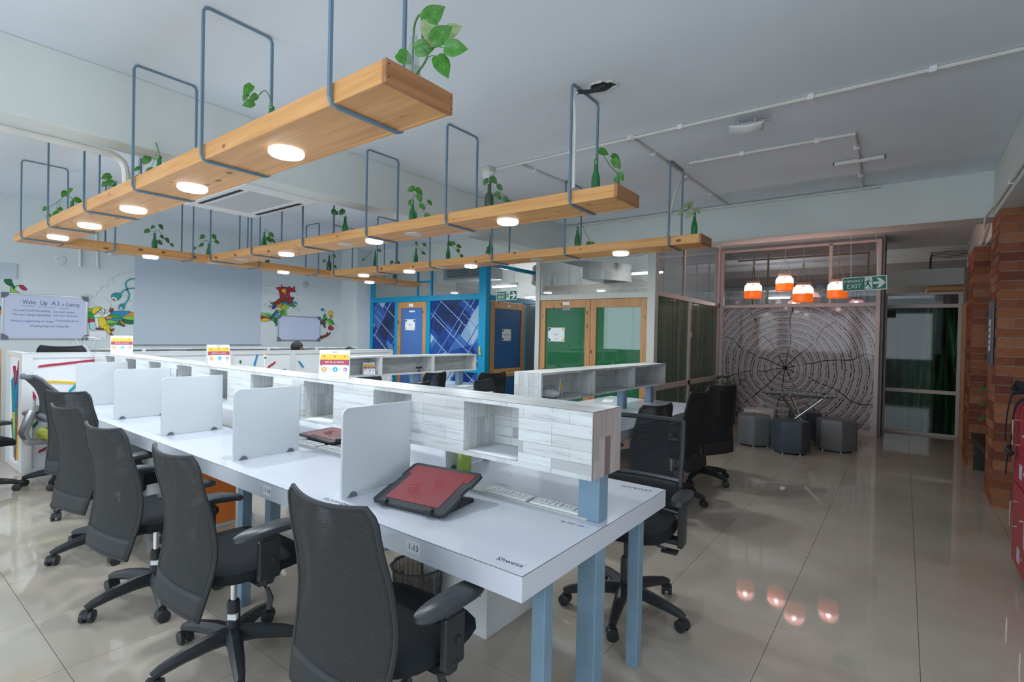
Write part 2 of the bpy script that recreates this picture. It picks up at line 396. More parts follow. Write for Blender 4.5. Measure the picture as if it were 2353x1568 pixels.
def tree_rings(cy, cz):
    """print of a sawn trunk: wobbling growth rings, radial cracks"""
    m, t, b = new_mat('growth_ring_print')
    tc = N(t, 'ShaderNodeTexCoord')
    sp = N(t, 'ShaderNodeSeparateXYZ'); t.links.new(tc.outputs['Object'], sp.inputs[0])
    def mth(op, a, bb=None, c=None):
        n = N(t, 'ShaderNodeMath', operation=op)
        for i, x in enumerate((a, bb, c)):
            if x is None: continue
            if isinstance(x, (int, float)): n.inputs[i].default_value = x
            else: t.links.new(x, n.inputs[i])
        return n.outputs[0]
    dy = mth('SUBTRACT', sp.outputs[1], cy); dz = mth('SUBTRACT', sp.outputs[2], cz)
    n1 = N(t, 'ShaderNodeTexNoise'); n1.inputs['Scale'].default_value = 2.2; n1.inputs['Detail'].default_value = 1
    t.links.new(tc.outputs['Object'], n1.inputs['Vector'])
    n2 = N(t, 'ShaderNodeTexNoise'); n2.inputs['Scale'].default_value = 26; n2.inputs['Detail'].default_value = 4; n2.inputs['Roughness'].default_value = 0.7
    t.links.new(tc.outputs['Object'], n2.inputs['Vector'])
    r0 = mth('SQRT', mth('ADD', mth('MULTIPLY', dy, dy), mth('MULTIPLY', dz, dz)))
    r = mth('ADD', mth('ADD', r0, mth('MULTIPLY', n1.outputs[0], 0.12)), mth('MULTIPLY', n2.outputs[0], 0.045))
    s1 = mth('ABSOLUTE', mth('SINE', mth('MULTIPLY', r, PI / 0.105)))
    ring1 = mth('LESS_THAN', s1, 0.15)
    s2 = mth('ABSOLUTE', mth('SINE', mth('MULTIPLY_ADD', r, PI / 0.105, 0.95)))
    ring2 = mth('LESS_THAN', s2, 0.15)
    brk = mth('GREATER_THAN', n2.outputs[0], 0.47)
    lines = mth('MAXIMUM', ring1, mth('MULTIPLY', ring2, brk))
    ang = mth('ARCTAN2', dz, dy)
    aw = mth('ADD', ang, mth('MULTIPLY', n1.outputs[0], 0.4))
    sa = mth('ABSOLUTE', mth('SINE', mth('MULTIPLY', aw, 5.0)))
    rad = mth('LESS_THAN', mth('MULTIPLY', sa, r0), 0.035)
    n3 = N(t, 'ShaderNodeTexNoise'); n3.inputs['Scale'].default_value = 3.1
    t.links.new(tc.outputs['Object'], n3.inputs['Vector'])
    rad = mth('MULTIPLY', rad, mth('GREATER_THAN', n3.outputs[0], 0.44))
    sp2 = mth('MULTIPLY', mth('GREATER_THAN', n2.outputs[0], 0.66), 1.0)
    tot = mth('MAXIMUM', mth('MAXIMUM', lines, rad), sp2)
    mx = N(t, 'ShaderNodeMix', data_type='RGBA')
    mx.inputs[6].default_value = (0.50, 0.475, 0.485, 1); mx.inputs[7].default_value = (0.025, 0.022, 0.022, 1)
    t.links.new(tot, mx.inputs[0]); t.links.new(mx.outputs[2], b.inputs['Base Color'])
    b.inputs['Roughness'].default_value = 0.05
    b.inputs['Specular IOR Level'].default_value = 0.22
    return m
M['rings'] = tree_rings(1.61, 1.01)

def streaks():
    """painted green leaf streaks behind dark glass"""
    m, t, b = new_mat('dark_green_streak_print')
    tc = N(t, 'ShaderNodeTexCoord'); mp = N(t, 'ShaderNodeMapping'); mp.inputs['Scale'].default_value = (9, 9, 0.55)
    t.links.new(tc.outputs['Object'], mp.inputs[0])
    n = N(t, 'ShaderNodeTexNoise'); n.inputs['Scale'].default_value = 1; n.inputs['Detail'].default_value = 3; n.inputs['Distortion'].default_value = 1.0
    t.links.new(mp.outputs[0], n.inputs['Vector'])
    rp = ramp(t, [(0.35, (0.004, 0.008, 0.006)), (0.5, (0.01, 0.03, 0.015)), (0.62, (0.015, 0.09, 0.03)), (0.66, (0.12, 0.14, 0.12)), (0.69, (0.01, 0.05, 0.02))])
    t.links.new(n.outputs[0], rp.inputs[0]); t.links.new(rp.outputs[0], b.inputs['Base Color'])
    b.inputs['Roughness'].default_value = 0.03
    b.inputs['Specular IOR Level'].default_value = 0.3
    return m
M['streaks'] = streaks()
def side_streaks():
    m, t, b = new_mat('green_curtain_print')
    tc = N(t, 'ShaderNodeTexCoord'); mp = N(t, 'ShaderNodeMapping'); mp.inputs['Scale'].default_value = (14, 14, 0.25)
    t.links.new(tc.outputs['Object'], mp.inputs[0])
    n = N(t, 'ShaderNodeTexNoise'); n.inputs['Scale'].default_value = 1; n.inputs['Detail'].default_value = 4
    t.links.new(mp.outputs[0], n.inputs['Vector'])
    rp = ramp(t, [(0.35, (0.04, 0.09, 0.045)), (0.55, (0.10, 0.19, 0.10)), (0.63, (0.13, 0.22, 0.13)), (0.66, (0.36, 0.36, 0.32)), (0.70, (0.11, 0.19, 0.11))])
    t.links.new(n.outputs[0], rp.inputs[0]); t.links.new(rp.outputs[0], b.inputs['Base Color'])
    b.inputs['Roughness'].default_value = 0.08
    return m
M['side_green'] = side_streaks()

# ------------------------------------------------------------------ geometry helpers
class G:
    def __init__(s):
        s.v = []; s.f = []; s.sm = []
    def add(s, vs, fs, smooth=False):
        o = len(s.v); s.v += [tuple(p) for p in vs]
        for f in fs:
            s.f.append([i + o for i in f]); s.sm.append(smooth)
        return s
    def box(s, x0, y0, z0, x1, y1, z1, T=None):
        if x0 > x1: x0, x1 = x1, x0
        if y0 > y1: y0, y1 = y1, y0
        if z0 > z1: z0, z1 = z1, z0
        vs = [(x0, y0, z0), (x1, y0, z0), (x1, y1, z0), (x0, y1, z0), (x0, y0, z1), (x1, y0, z1), (x1, y1, z1), (x0, y1, z1)]
        if T is not None: vs = [T @ Vector(p) for p in vs]
        return s.add(vs, [(0, 3, 2, 1), (4, 5, 6, 7), (0, 1, 5, 4), (1, 2, 6, 5), (2, 3, 7, 6), (3, 0, 4, 7)])
    def tube(s, pts, r, n=8, closed=False, up=None, smooth=True, flat=1.0, caps=True):
        pts = [Vector(p) for p in pts]; L = len(pts)
        rs = r if isinstance(r, (list, tuple)) else [r] * L
        ref = Vector(up) if up else None
        vs = []
        prev = None
        for i, p in enumerate(pts):
            a = pts[i - 1] if (i > 0 or closed) else p
            b = pts[(i + 1) % L] if (i < L - 1 or closed) else p
            d = (b - a).normalized() if (b - a).length > 1e-9 else Vector((0, 0, 1))
            if ref is not None: u = ref - d * ref.dot(d)
            elif prev is None:
                u = Vector((0, 0, 1)) if abs(d.z) < 0.9 else Vector((1, 0, 0)); u = u - d * u.dot(d)
            else: u = prev - d * prev.dot(d)
            if u.length < 1e-6: u = d.orthogonal()
            u.normalize(); prev = u; wv = d.cross(u)
            for k in range(n):
                an = 2 * PI * (k + 0.5) / n
                vs.append(p + (u * math.cos(an) + wv * math.sin(an) * flat) * rs[i])
        fs = []
        for i in range(L if closed else L - 1):
            j = (i + 1) % L
            for k in range(n):
                k2 = (k + 1) % n
                fs.append((i * n + k, i * n + k2, j * n + k2, j * n + k))
        s.add(vs, fs, smooth)
        if not closed and caps:
            o = len(s.v) - L * n
            s.f.append([o + k for k in range(n)][::-1]); s.sm.append(False)
            s.f.append([o + (L - 1) * n + k for k in range(n)]); s.sm.append(False)
        return s
    def lathe(s, prof, n=16, c=(0, 0, 0), T=None, cap0=True, cap1=True, smooth=True):
        vs = []
        for r, z in prof:
            for k in range(n):
                a = 2 * PI * k / n
                vs.append(Vector((c[0] + r * math.cos(a), c[1] + r * math.sin(a), c[2] + z)))
        if T is not None: vs = [T @ p for p in vs]
        L = len(prof)
        fs = [(i * n + k, i * n + (k + 1) % n, (i + 1) * n + (k + 1) % n, (i + 1) * n + k) for i in range(L - 1) for k in range(n)]
        s.add(vs, fs, smooth)
        o = len(s.v) - L * n
        if cap0: s.f.append([o + k for k in range(n)][::-1]); s.sm.append(False)
        if cap1: s.f.append([o + (L - 1) * n + k for k in range(n)]); s.sm.append(False)
        return s
    def prism(s, poly, d0, d1, ax='z'):
        """extrude a 2D polygon; ax z:(x,y) y:(x,z) x:(y,z)"""
        def P(p, d):
            return {'z': (p[0], p[1], d), 'y': (p[0], d, p[1]), 'x': (d, p[0], p[1])}[ax]
        n = len(poly)
        vs = [P(p, d0) for p in poly] + [P(p, d1) for p in poly]
        fs = [list(range(n))[::-1], list(range(n, 2 * n))] + [(i, (i + 1) % n, (i + 1) % n + n, i + n) for i in range(n)]
        return s.add(vs, fs)
    def grid(s, fn, nu, nv, thick=0.0, nrm=(1, 0, 0)):
        vs = [Vector(fn(i / nu, j / nv)) for j in range(nv + 1) for i in range(nu + 1)]
        fs = [(j * (nu + 1) + i, j * (nu + 1) + i + 1, (j + 1) * (nu + 1) + i + 1, (j + 1) * (nu + 1) + i) for j in range(nv) for i in range(nu)]
        s.add(vs, fs, True)
        return s
    def rings(s, rs, T=None):
        """loft closed rings of equal point count, capped"""
        n = len(rs[0]); vs = [Vector(p) for r in rs for p in r]
        if T is not None: vs = [T @ p for p in vs]
        fs = [(i * n + k, i * n + (k + 1) % n, (i + 1) * n + (k + 1) % n, (i + 1) * n + k) for i in range(len(rs) - 1) for k in range(n)]
        s.add(vs, fs, True)
        o = len(s.v) - len(rs) * n
        s.f.append([o + k for k in range(n)][::-1]); s.sm.append(True)
        s.f.append([o + (len(rs) - 1) * n + k for k in range(n)]); s.sm.append(True)
        return s
    def mesh(s, name, mat, ang=40):
        me = bpy.data.meshes.new(name)
        me.from_pydata(s.v, [], s.f)
        me.polygons.foreach_set('use_smooth', s.sm)
        if any(s.sm): me.set_sharp_from_angle(angle=R(ang))
        if mat is not None: me.materials.append(M[mat] if isinstance(mat, str) else mat)
        me.update()
        return me
    def build(s, name, mat, parent=None, bev=0.0, seg=2, solid=0.0, label=None):
        o = bpy.data.objects.new(name, s.mesh(name, mat))
        COL.objects.link(o)
        if parent is not None: o.parent = parent
        if solid:
            md = o.modifiers.new('solid', 'SOLIDIFY'); md.thickness = solid; md.offset = 0
        if bev:
            md = o.modifiers.new('bevel', 'BEVEL'); md.width = bev; md.segments = seg; md.limit_method = 'ANGLE'; md.angle_limit = R(40)
            md.harden_normals = False
        if label: o['label'] = label
        return o

def thing(name, label, cat, loc=(0, 0, 0), rz=0.0, group=None):
    o = bpy.data.objects.new(name, None)
    COL.objects.link(o)
    o.location = loc; o.rotation_euler = (0, 0, rz); o.empty_display_size = 0.1
    o['label'] = label; o['category'] = cat
    if group: o['group'] = group
    return o
def tag(o, label, cat, group=None):
    o['label'] = label; o['category'] = cat
    if group: o['group'] = group
    return o
def struct(o):
    o['kind'] = 'structure'
    return o
KIDS = {}
def kids(o):
    return [c for c in bpy.data.objects if c.parent is o]
def dup(root, loc, rz, label=None, group=None, _k=None):
    if _k is None:
        _k = {}
        for c in bpy.data.objects:
            if c.parent: _k.setdefault(c.parent.name, []).append(c)
    def cp(o, par):
        c = o.copy(); COL.objects.link(c); c.parent = par
        for ch in _k.get(o.name, []): cp(ch, c)
        return c
    c = cp(root, None)
    c.location = loc; c.rotation_euler = (0, 0, rz)
    if label: c['label'] = label
    if group: c['group'] = group
    return c
def sup(a, b, n=28, p=3.0, cx=0, cy=0, z=0):
    """superellipse ring"""
    out = []
    for k in range(n):
        t = 2 * PI * k / n; c_, s_ = math.cos(t), math.sin(t)
        out.append((cx + a * math.copysign(abs(c_) ** (2 / p), c_), cy + b * math.copysign(abs(s_) ** (2 / p), s_), z))
    return out
def smooth_poly(pl, k=4, closed=True):
    n = len(pl); out = []
    for i in range(n if closed else n - 1):
        p0, p1, p2, p3 = (pl[(i - 1) % n] if closed or i > 0 else pl[0]), pl[i], pl[(i + 1) % n], (pl[(i + 2) % n] if closed or i + 2 < n else pl[-1])
        for j in range(k):
            t = j / k; t2 = t * t; t3 = t2 * t
            out.append(tuple(0.5 * (2 * p1[d] + (-p0[d] + p2[d]) * t + (2 * p0[d] - 5 * p1[d] + 4 * p2[d] - p3[d]) * t2 + (-p0[d] + 3 * p1[d] - 3 * p2[d] + p3[d]) * t3) for d in range(len(p1))))
    if not closed: out.append(tuple(pl[-1]))
    return out
_dg = None
def text(s, size, T, mat, name='lettering', parent=None, shear=0.0, ext=0.0004, align='CENTER', space=1.0, fit=None):
    """flat lettering as a mesh; T places the text plane (x right, y up)"""
    cu = bpy.data.curves.new('t', 'FONT'); cu.body = s; cu.size = size; cu.shear = shear; cu.extrude = ext
    cu.align_x = align; cu.align_y = 'CENTER'; cu.space_character = space; cu.resolution_u = 3
    to = bpy.data.objects.new('t', cu); COL.objects.link(to)
    dg = bpy.context.evaluated_depsgraph_get()
    me = bpy.data.meshes.new_from_object(to.evaluated_get(dg))
    bpy.data.objects.remove(to); bpy.data.curves.remove(cu)
    if fit:
        xs = [v.co.x for v in me.vertices]
        if xs:
            k = fit / (max(xs) - min(xs)); me.transform(Matrix.Diagonal((k, 1, 1, 1)))
    me.transform(T); me.name = name
    me.materials.clear(); me.materials.append(M[mat])
    o = bpy.data.objects.new(name, me); COL.objects.link(o)
    if parent is not None: o.parent = parent
    return o
def plane_T(o, x, y):
    x = Vector(x).normalized(); y = Vector(y).normalized(); z = x.cross(y)
    m = Matrix((x, y, z)).transposed().to_4x4(); m.translation = Vector(o)
    return m
MURAL_L=[('d',[[1.349,2.042],[1.36,1.997],[1.393,1.969],[1.433,1.95],[1.447,1.924],[1.444,1.966],[1.424,2.011],[1.415,2.048]]),('l',[[1.413,1.963],[1.411,1.871],[1.434,1.853],[1.507,1.859],[1.478,1.892],[1.45,1.92],[1.441,1.927]]),('r',[[1.489,1.978],[1.523,1.985],[1.552,1.96],[1.567,1.934],[1.558,1.918],[1.524,1.923],[1.504,1.944]]),('d',[[1.28,1.686],[1.323,1.689],[1.323,1.655],[1.281,1.649]]),('o',[[1.281,1.645],[1.323,1.647],[1.324,1.594],[1.281,1.592]]),('l',[[2.208,1.715],[2.241,1.716],[2.275,1.689],[2.289,1.643],[2.208,1.639]]),('g',[[2.208,1.664],[2.262,1.658],[2.29,1.609],[2.29,1.566],[2.209,1.563]]),('r',[[2.209,1.567],[2.29,1.558],[2.291,1.524],[2.21,1.517]]),('b',[[2.47,1.642],[2.505,1.692],[2.687,1.705],[2.717,1.68],[2.614,1.601],[2.541,1.637]]),('g',[[2.421,1.606],[2.484,1.647],[2.541,1.644],[2.614,1.605],[2.542,1.576],[2.464,1.581]]),('o',[[2.614,1.605],[2.702,1.671],[2.761,1.691],[2.762,1.633],[2.68,1.621]]),('l',[[2.607,1.6],[2.688,1.626],[2.762,1.629],[2.759,1.571],[2.703,1.569]]),('d',[[2.607,1.592],[2.681,1.572],[2.755,1.568],[2.756,1.513],[2.681,1.51],[2.637,1.535]]),('b',[[2.422,1.571],[2.499,1.583],[2.614,1.594],[2.542,1.548],[2.45,1.553]]),('o',[[2.414,1.597],[2.456,1.623],[2.503,1.587],[2.429,1.571]]),('l',[[2.422,1.554],[2.499,1.557],[2.572,1.524],[2.5,1.509],[2.429,1.518]]),('d',[[2.543,1.506],[2.607,1.57],[2.652,1.472],[2.586,1.49]]),('o',[[2.586,1.564],[2.63,1.535],[2.645,1.492],[2.608,1.517]]),('g',[[2.457,1.508],[2.536,1.517],[2.504,1.474],[2.472,1.476]]),('s',[[2.233,1.518],[2.304,1.516],[2.309,1.418],[2.241,1.42]]),('w',[[2.286,1.604],[2.345,1.602],[2.362,1.56],[2.346,1.491],[2.319,1.435],[2.298,1.49]]),('w',[[2.372,1.621],[2.463,1.685],[2.484,1.667],[2.4,1.592]]),('w',[[2.276,1.621],[2.323,1.674],[2.385,1.72],[2.406,1.682],[2.386,1.63],[2.359,1.59],[2.29,1.592]]),('n',[[2.459,1.685],[2.47,1.746],[2.483,1.719],[2.501,1.739],[2.506,1.709],[2.485,1.667]]),('Y',[[2.255,1.666],[2.261,1.718],[2.302,1.744],[2.35,1.738],[2.359,1.713],[2.316,1.674],[2.273,1.635]]),('Y',[[2.331,1.593],[2.393,1.594],[2.429,1.528],[2.423,1.476],[2.367,1.436],[2.34,1.483]]),('Y',[[2.36,1.44],[2.422,1.485],[2.465,1.478],[2.474,1.45],[2.423,1.414],[2.374,1.418]]),('Y',[[2.42,1.42],[2.458,1.45],[2.484,1.374],[2.455,1.363]]),('n',[[2.305,1.439],[2.388,1.434],[2.388,1.415],[2.312,1.417]]),('n',[[2.465,1.436],[2.492,1.426],[2.515,1.442],[2.512,1.414],[2.487,1.394],[2.471,1.4]]),('n',[[2.465,1.365],[2.48,1.37],[2.513,1.331],[2.509,1.313],[2.488,1.322]]),('t',[[2.48,1.894],[2.495,1.947],[2.545,1.966],[2.597,1.957],[2.59,1.902],[2.553,1.86]]),('w',[[2.483,1.896],[2.517,1.904],[2.55,1.873],[2.539,1.848],[2.507,1.848],[2.485,1.869]]),('o',[[2.495,1.868],[2.51,1.877],[2.523,1.858],[2.507,1.848]]),('t',[[2.567,1.762],[2.597,1.804],[2.647,1.811],[2.643,1.756],[2.62,1.72]]),('w',[[2.563,1.76],[2.594,1.764],[2.619,1.737],[2.606,1.717],[2.577,1.722]]),('o',[[2.568,1.75],[2.58,1.754],[2.589,1.737],[2.576,1.728]]),('y',[[2.361,1.732],[2.359,1.723],[2.354,1.716],[2.347,1.714],[2.34,1.716],[2.335,1.722],[2.333,1.73],[2.335,1.739],[2.34,1.745],[2.347,1.748],[2.354,1.746],[2.359,1.74]])]
MURAL_R=[('r',[[4.975,2.256],[5.204,2.276],[5.198,2.129],[5.172,2.086],[5.059,2.065],[5.032,2.158],[5.007,2.214]]),('n',[[5.062,2.321],[5.072,2.322],[5.097,2.271],[5.083,2.267]]),('n',[[4.853,2.006],[4.885,1.967],[4.967,2.004],[5.059,2.073],[5.207,2.088],[5.323,2.101],[5.301,2.036],[5.263,1.956],[5.165,1.989],[5.087,1.982],[5.002,1.94],[4.926,1.927],[4.873,1.957]]),('r',[[5.189,2.129],[5.205,2.197],[5.231,2.241],[5.26,2.208],[5.232,2.157],[5.271,2.076],[5.264,1.983],[5.218,1.953],[5.239,2.032]]),('r',[[5.195,2.261],[5.239,2.277],[5.319,2.273],[5.353,2.217],[5.33,2.197],[5.258,2.204],[5.214,2.221]]),('n',[[5.204,2.268],[5.212,2.289],[5.243,2.31],[5.23,2.278]]),('n',[[5.308,2.306],[5.328,2.304],[5.343,2.28],[5.327,2.259]]),('b',[[5.066,1.939],[5.113,1.992],[5.174,1.994],[5.214,1.95],[5.166,1.939],[5.105,1.936]]),('b',[[5.219,1.942],[5.28,1.984],[5.333,2.023],[5.405,1.965],[5.325,1.985],[5.263,1.937]]),('g',[[5.228,1.93],[5.317,1.906],[5.341,1.869],[5.328,1.919],[5.373,1.929],[5.325,1.97],[5.281,1.946]]),('o',[[4.947,1.912],[5.002,1.925],[5.071,1.981],[5.064,1.9],[4.986,1.89]]),('B',[[4.892,1.852],[4.934,1.929],[4.985,1.908],[4.945,1.863]]),('t',[[4.834,1.917],[4.884,1.9],[4.919,1.93],[4.911,1.895],[4.858,1.886]]),('l',[[5.058,1.875],[5.105,1.948],[5.192,1.953],[5.221,1.896],[5.178,1.861],[5.185,1.762],[5.125,1.76],[5.115,1.841]]),('g',[[5.052,1.759],[5.124,1.866],[5.13,1.76]]),('d',[[4.859,1.693],[4.945,1.799],[4.986,1.852],[5.008,1.817],[4.925,1.706],[4.872,1.669]]),('b',[[4.918,1.646],[4.928,1.725],[4.987,1.801],[5.094,1.825],[5.009,1.769],[4.957,1.701],[4.947,1.656]]),('y',[[4.983,1.816],[5.063,1.863],[5.174,1.952],[5.19,1.945],[5.108,1.855],[5.038,1.814]]),('l',[[4.689,1.77],[4.738,1.773],[4.804,1.726],[4.875,1.704],[4.788,1.69],[4.731,1.72],[4.69,1.73]]),('l',[[4.746,1.765],[4.836,1.779],[4.889,1.747],[4.871,1.72],[4.804,1.734]]),('b',[[4.788,1.735],[4.837,1.738],[4.879,1.718],[4.846,1.703]]),('r',[[4.69,1.718],[4.747,1.717],[4.821,1.692],[4.892,1.697],[4.838,1.67],[4.739,1.676],[4.691,1.665]]),('y',[[4.691,1.649],[4.756,1.68],[4.813,1.675],[4.845,1.648],[4.79,1.62],[4.716,1.625]]),('g',[[4.847,1.652],[4.913,1.683],[4.959,1.722],[4.924,1.647]]),('d',[[4.929,1.647],[4.947,1.675],[4.993,1.703],[5.012,1.605],[4.987,1.554],[4.959,1.544],[4.976,1.579],[4.94,1.61]]),('g',[[5.956,1.797],[6.013,1.794],[6.004,1.726],[5.944,1.669],[5.893,1.667],[5.892,1.691],[5.953,1.724]]),('m',[[5.893,1.658],[5.964,1.68],[6.042,1.737],[6.025,1.705],[5.964,1.661]]),('r',[[5.893,1.658],[5.974,1.659],[6.022,1.596],[5.965,1.625],[5.893,1.634]]),('d',[[5.893,1.629],[5.965,1.627],[6.008,1.532],[5.956,1.565],[5.935,1.607],[5.894,1.605]]),('l',[[5.979,1.672],[6.063,1.704],[6.127,1.641],[6.129,1.577],[6.096,1.577],[6.064,1.646],[5.994,1.657]]),('g',[[6.058,1.702],[6.124,1.715],[6.189,1.643],[6.19,1.596],[6.136,1.631]]),('r',[[6.074,1.568],[6.127,1.58],[6.191,1.535],[6.159,1.496],[6.108,1.49],[6.065,1.521]]),('o',[[6.092,1.777],[6.155,1.788],[6.144,1.739],[6.103,1.738]]),('n',[[5.896,1.368],[6.009,1.398],[6.04,1.452],[6.059,1.415],[6.111,1.449],[6.111,1.419],[6.06,1.378],[5.99,1.341],[5.897,1.313]]),('y',[[5.161,2.21],[5.156,2.188],[5.14,2.172],[5.118,2.165],[5.096,2.169],[5.08,2.182],[5.074,2.203],[5.08,2.224],[5.095,2.24],[5.117,2.248],[5.139,2.244],[5.155,2.23]]),('w',[[5.152,2.159],[5.151,2.153],[5.146,2.149],[5.14,2.147],[5.134,2.148],[5.13,2.152],[5.128,2.157],[5.129,2.163],[5.134,2.168],[5.14,2.17],[5.146,2.169],[5.151,2.165]]),('y',[[6.164,1.837],[6.158,1.813],[6.138,1.795],[6.112,1.787],[6.086,1.793],[6.066,1.809],[6.059,1.832],[6.065,1.855],[6.084,1.873],[6.11,1.881],[6.137,1.876],[6.157,1.86]]),('w',[[6.132,1.826],[6.129,1.818],[6.123,1.812],[6.114,1.809],[6.105,1.811],[6.098,1.816],[6.095,1.824],[6.097,1.833],[6.104,1.839],[6.113,1.841],[6.122,1.84],[6.129,1.834]]),('t',[[5.959,1.898],[5.955,1.884],[5.944,1.873],[5.928,1.868],[5.912,1.871],[5.901,1.881],[5.896,1.895],[5.9,1.909],[5.911,1.92],[5.927,1.925],[5.943,1.922],[5.955,1.912]])]
STROKE=[('t',0.012,[[2.767,2.193],[2.703,2.181],[2.651,2.118],[2.668,2.032],[2.697,1.945],[2.677,1.864],[2.634,1.8]]),('t',0.012,[[2.768,2.053],[2.69,2.038],[2.624,2.001],[2.588,1.953]]),('g',0.006,[[1.447,1.939],[1.461,1.972],[1.49,1.98]]),('k',0.003,[[2.368,1.676],[2.363,1.661],[2.351,1.654],[2.339,1.659],[2.334,1.675],[2.338,1.69],[2.351,1.697],[2.363,1.691],[2.368,1.676]]),('k',0.003,[[2.283,1.625],[2.334,1.663]]),('k',0.003,[[2.389,1.718],[2.403,1.708],[2.406,1.687],[2.393,1.665],[2.382,1.673]]),('k',0.003,[[2.351,1.641],[2.366,1.636],[2.372,1.655]]),('t',0.004,[[5.954,1.902],[5.988,1.859],[5.986,1.797]])]
DASH=[[[2.12,1.86],[2.152,1.904],[2.219,1.905],[2.287,1.88],[2.313,1.959],[2.348,1.974],[2.354,2.022],[2.43,2.054],[2.437,2.115],[2.486,2.163],[2.508,2.105],[2.501,2.052]],[[2.404,1.897],[2.426,1.847],[2.468,1.824],[2.483,1.747]],[[2.264,1.807],[2.274,1.778],[2.302,1.75]],[[2.611,1.93],[2.662,1.925],[2.7,1.866],[2.752,1.851],[2.738,1.779],[2.701,1.711]],[[2.486,2.163],[2.564,2.232],[2.673,2.27],[2.762,2.307]],[[4.697,2.276],[4.778,2.279],[4.836,2.26],[4.861,2.295]],[[4.774,2.283],[4.778,2.332],[4.827,2.356],[4.877,2.341],[4.919,2.296],[4.953,2.291]],[[4.915,2.32],[4.961,2.351],[5.012,2.321],[5.034,2.282]],[[4.699,2.18],[4.732,2.142],[4.773,2.129],[4.801,2.164],[4.78,2.199],[4.751,2.192],[4.76,2.169]],[[4.703,1.911],[4.76,1.931],[4.833,1.956]],[[4.76,1.927],[4.794,1.872],[4.869,1.836],[4.915,1.798]],[[5.356,2.23],[5.397,2.212],[5.385,2.152],[5.358,2.107],[5.382,2.041],[5.379,1.999]],[[5.389,1.931],[5.421,1.891],[5.39,1.846],[5.381,1.88],[5.417,1.873],[5.446,1.824],[5.442,1.772]],[[5.265,1.798],[5.283,1.833],[5.31,1.8],[5.333,1.767]],[[6.207,1.653],[6.254,1.618],[6.219,1.581],[6.292,1.556],[6.283,1.51],[6.221,1.463],[6.192,1.399],[6.131,1.353],[6.071,1.326],[6.05,1.352]],[[4.922,2.125],[4.947,2.147],[4.99,2.13],[4.999,2.081]]]
PLANTS=[('x',1.36,[1.36,2.62,2.53],[1.36,2.61,2.57],[[1.36,2.859,2.764],[1.36,2.887,2.732],[1.36,2.795,2.703],[1.36,2.846,2.681]]),('x',1.36,[1.36,4.12,2.52],[1.36,4.11,2.65],[[1.36,4.574,2.862],[1.36,4.188,2.78],[1.36,4.292,2.734],[1.36,4.348,2.662],[1.36,4.529,2.629],[1.36,4.278,2.569],[1.36,4.517,2.56]]),('x',1.36,[1.36,5.09,2.53],[1.36,5.06,2.61],[[1.36,5.227,2.689],[1.36,5.159,2.628],[1.36,5.28,2.637],[1.36,5.243,2.546]]),('x',1.36,[1.36,6.24,2.54],[1.36,6.24,2.65],[[1.36,6.312,2.74],[1.36,6.064,2.615],[1.36,6.508,2.741],[1.36,7.263,2.693],[1.36,7.096,2.599],[1.36,6.804,2.58],[1.36,6.659,2.609]]),('y',7.46,[2.42,7.46,2.44],[2.43,7.46,2.64],[[2.349,7.46,2.652],[2.408,7.46,2.71],[2.497,7.46,2.732],[2.509,7.46,2.608],[2.567,7.46,2.574],[2.621,7.46,2.522],[2.486,7.46,2.534]]),('y',7.46,[3.06,7.46,2.44],[3.06,7.46,2.61],[[2.978,7.46,2.686],[3.124,7.46,2.71],[3.158,7.46,2.645],[2.88,7.46,2.516],[2.968,7.46,2.575]]),('y',7.46,[3.86,7.46,2.44],[3.86,7.46,2.63],[[3.909,7.46,2.597],[3.819,7.46,2.534]]),('y',7.46,[4.87,7.46,2.45],[4.88,7.46,2.69],[[4.971,7.46,2.703],[4.991,7.46,2.528],[4.79,7.46,2.595]]),('y',7.46,[6.23,7.46,2.46],[6.23,7.46,2.73],[[6.16,7.46,2.746],[6.322,7.46,2.759]]),('x',3.2,[3.2,1.73,2.48],[3.2,1.73,2.69],[[3.2,1.585,2.678],[3.2,1.578,2.639],[3.2,1.544,2.548],[3.2,1.568,2.52],[3.2,1.681,2.735]]),('x',3.2,[3.2,2.68,2.47],[3.2,2.69,2.69],[[3.2,2.731,2.7],[3.2,2.654,2.705],[3.2,2.585,2.635],[3.2,2.605,2.573],[3.2,2.525,2.533]]),('x',3.2,[3.2,3.61,2.46],[3.2,3.6,2.67],[[3.2,3.616,2.78],[3.2,3.522,2.746],[3.2,3.509,2.686],[3.2,3.378,2.624],[3.2,3.473,2.602],[3.2,3.574,2.545],[3.2,3.397,2.5],[3.2,3.63,2.659]]),('x',3.2,[3.2,4.63,2.48],[3.2,4.62,2.65],[[3.2,4.832,2.73],[3.2,4.784,2.705],[3.2,4.677,2.705]]),('x',3.2,[3.2,6.25,2.46],[3.2,6.27,2.66],[[3.2,6.104,2.615],[3.2,6.154,2.563],[3.2,6.061,2.538]]),('x',5.06,[5.06,1.64,2.46],[5.06,1.65,2.69],[[5.06,1.787,2.716],[5.06,1.705,2.68],[5.06,1.622,2.711],[5.06,1.691,2.775],[5.06,1.741,2.769]]),('x',5.06,[5.06,2.95,2.47],[5.06,2.95,2.7],[[5.06,2.804,2.495],[5.06,2.755,2.486]]),('x',5.06,[5.06,4.21,2.48],[5.06,4.21,2.71],[[5.06,4.257,2.527],[5.06,4.237,2.575]]),('x',5.06,[5.06,4.96,2.47],[5.06,4.96,2.68],[[5.06,4.929,2.687],[5.06,4.856,2.686],[5.06,4.767,2.638],[5.06,4.773,2.58],[5.06,4.708,2.5]]),('x',5.06,[5.06,5.59,2.47],[5.06,5.6,2.68],[[5.06,5.593,2.753],[5.06,5.431,2.72],[5.06,5.445,2.599]]),('x',5.06,[5.06,6.54,2.47],[5.06,6.52,2.73],[[5.06,6.809,2.604],[5.06,6.418,2.716]])]
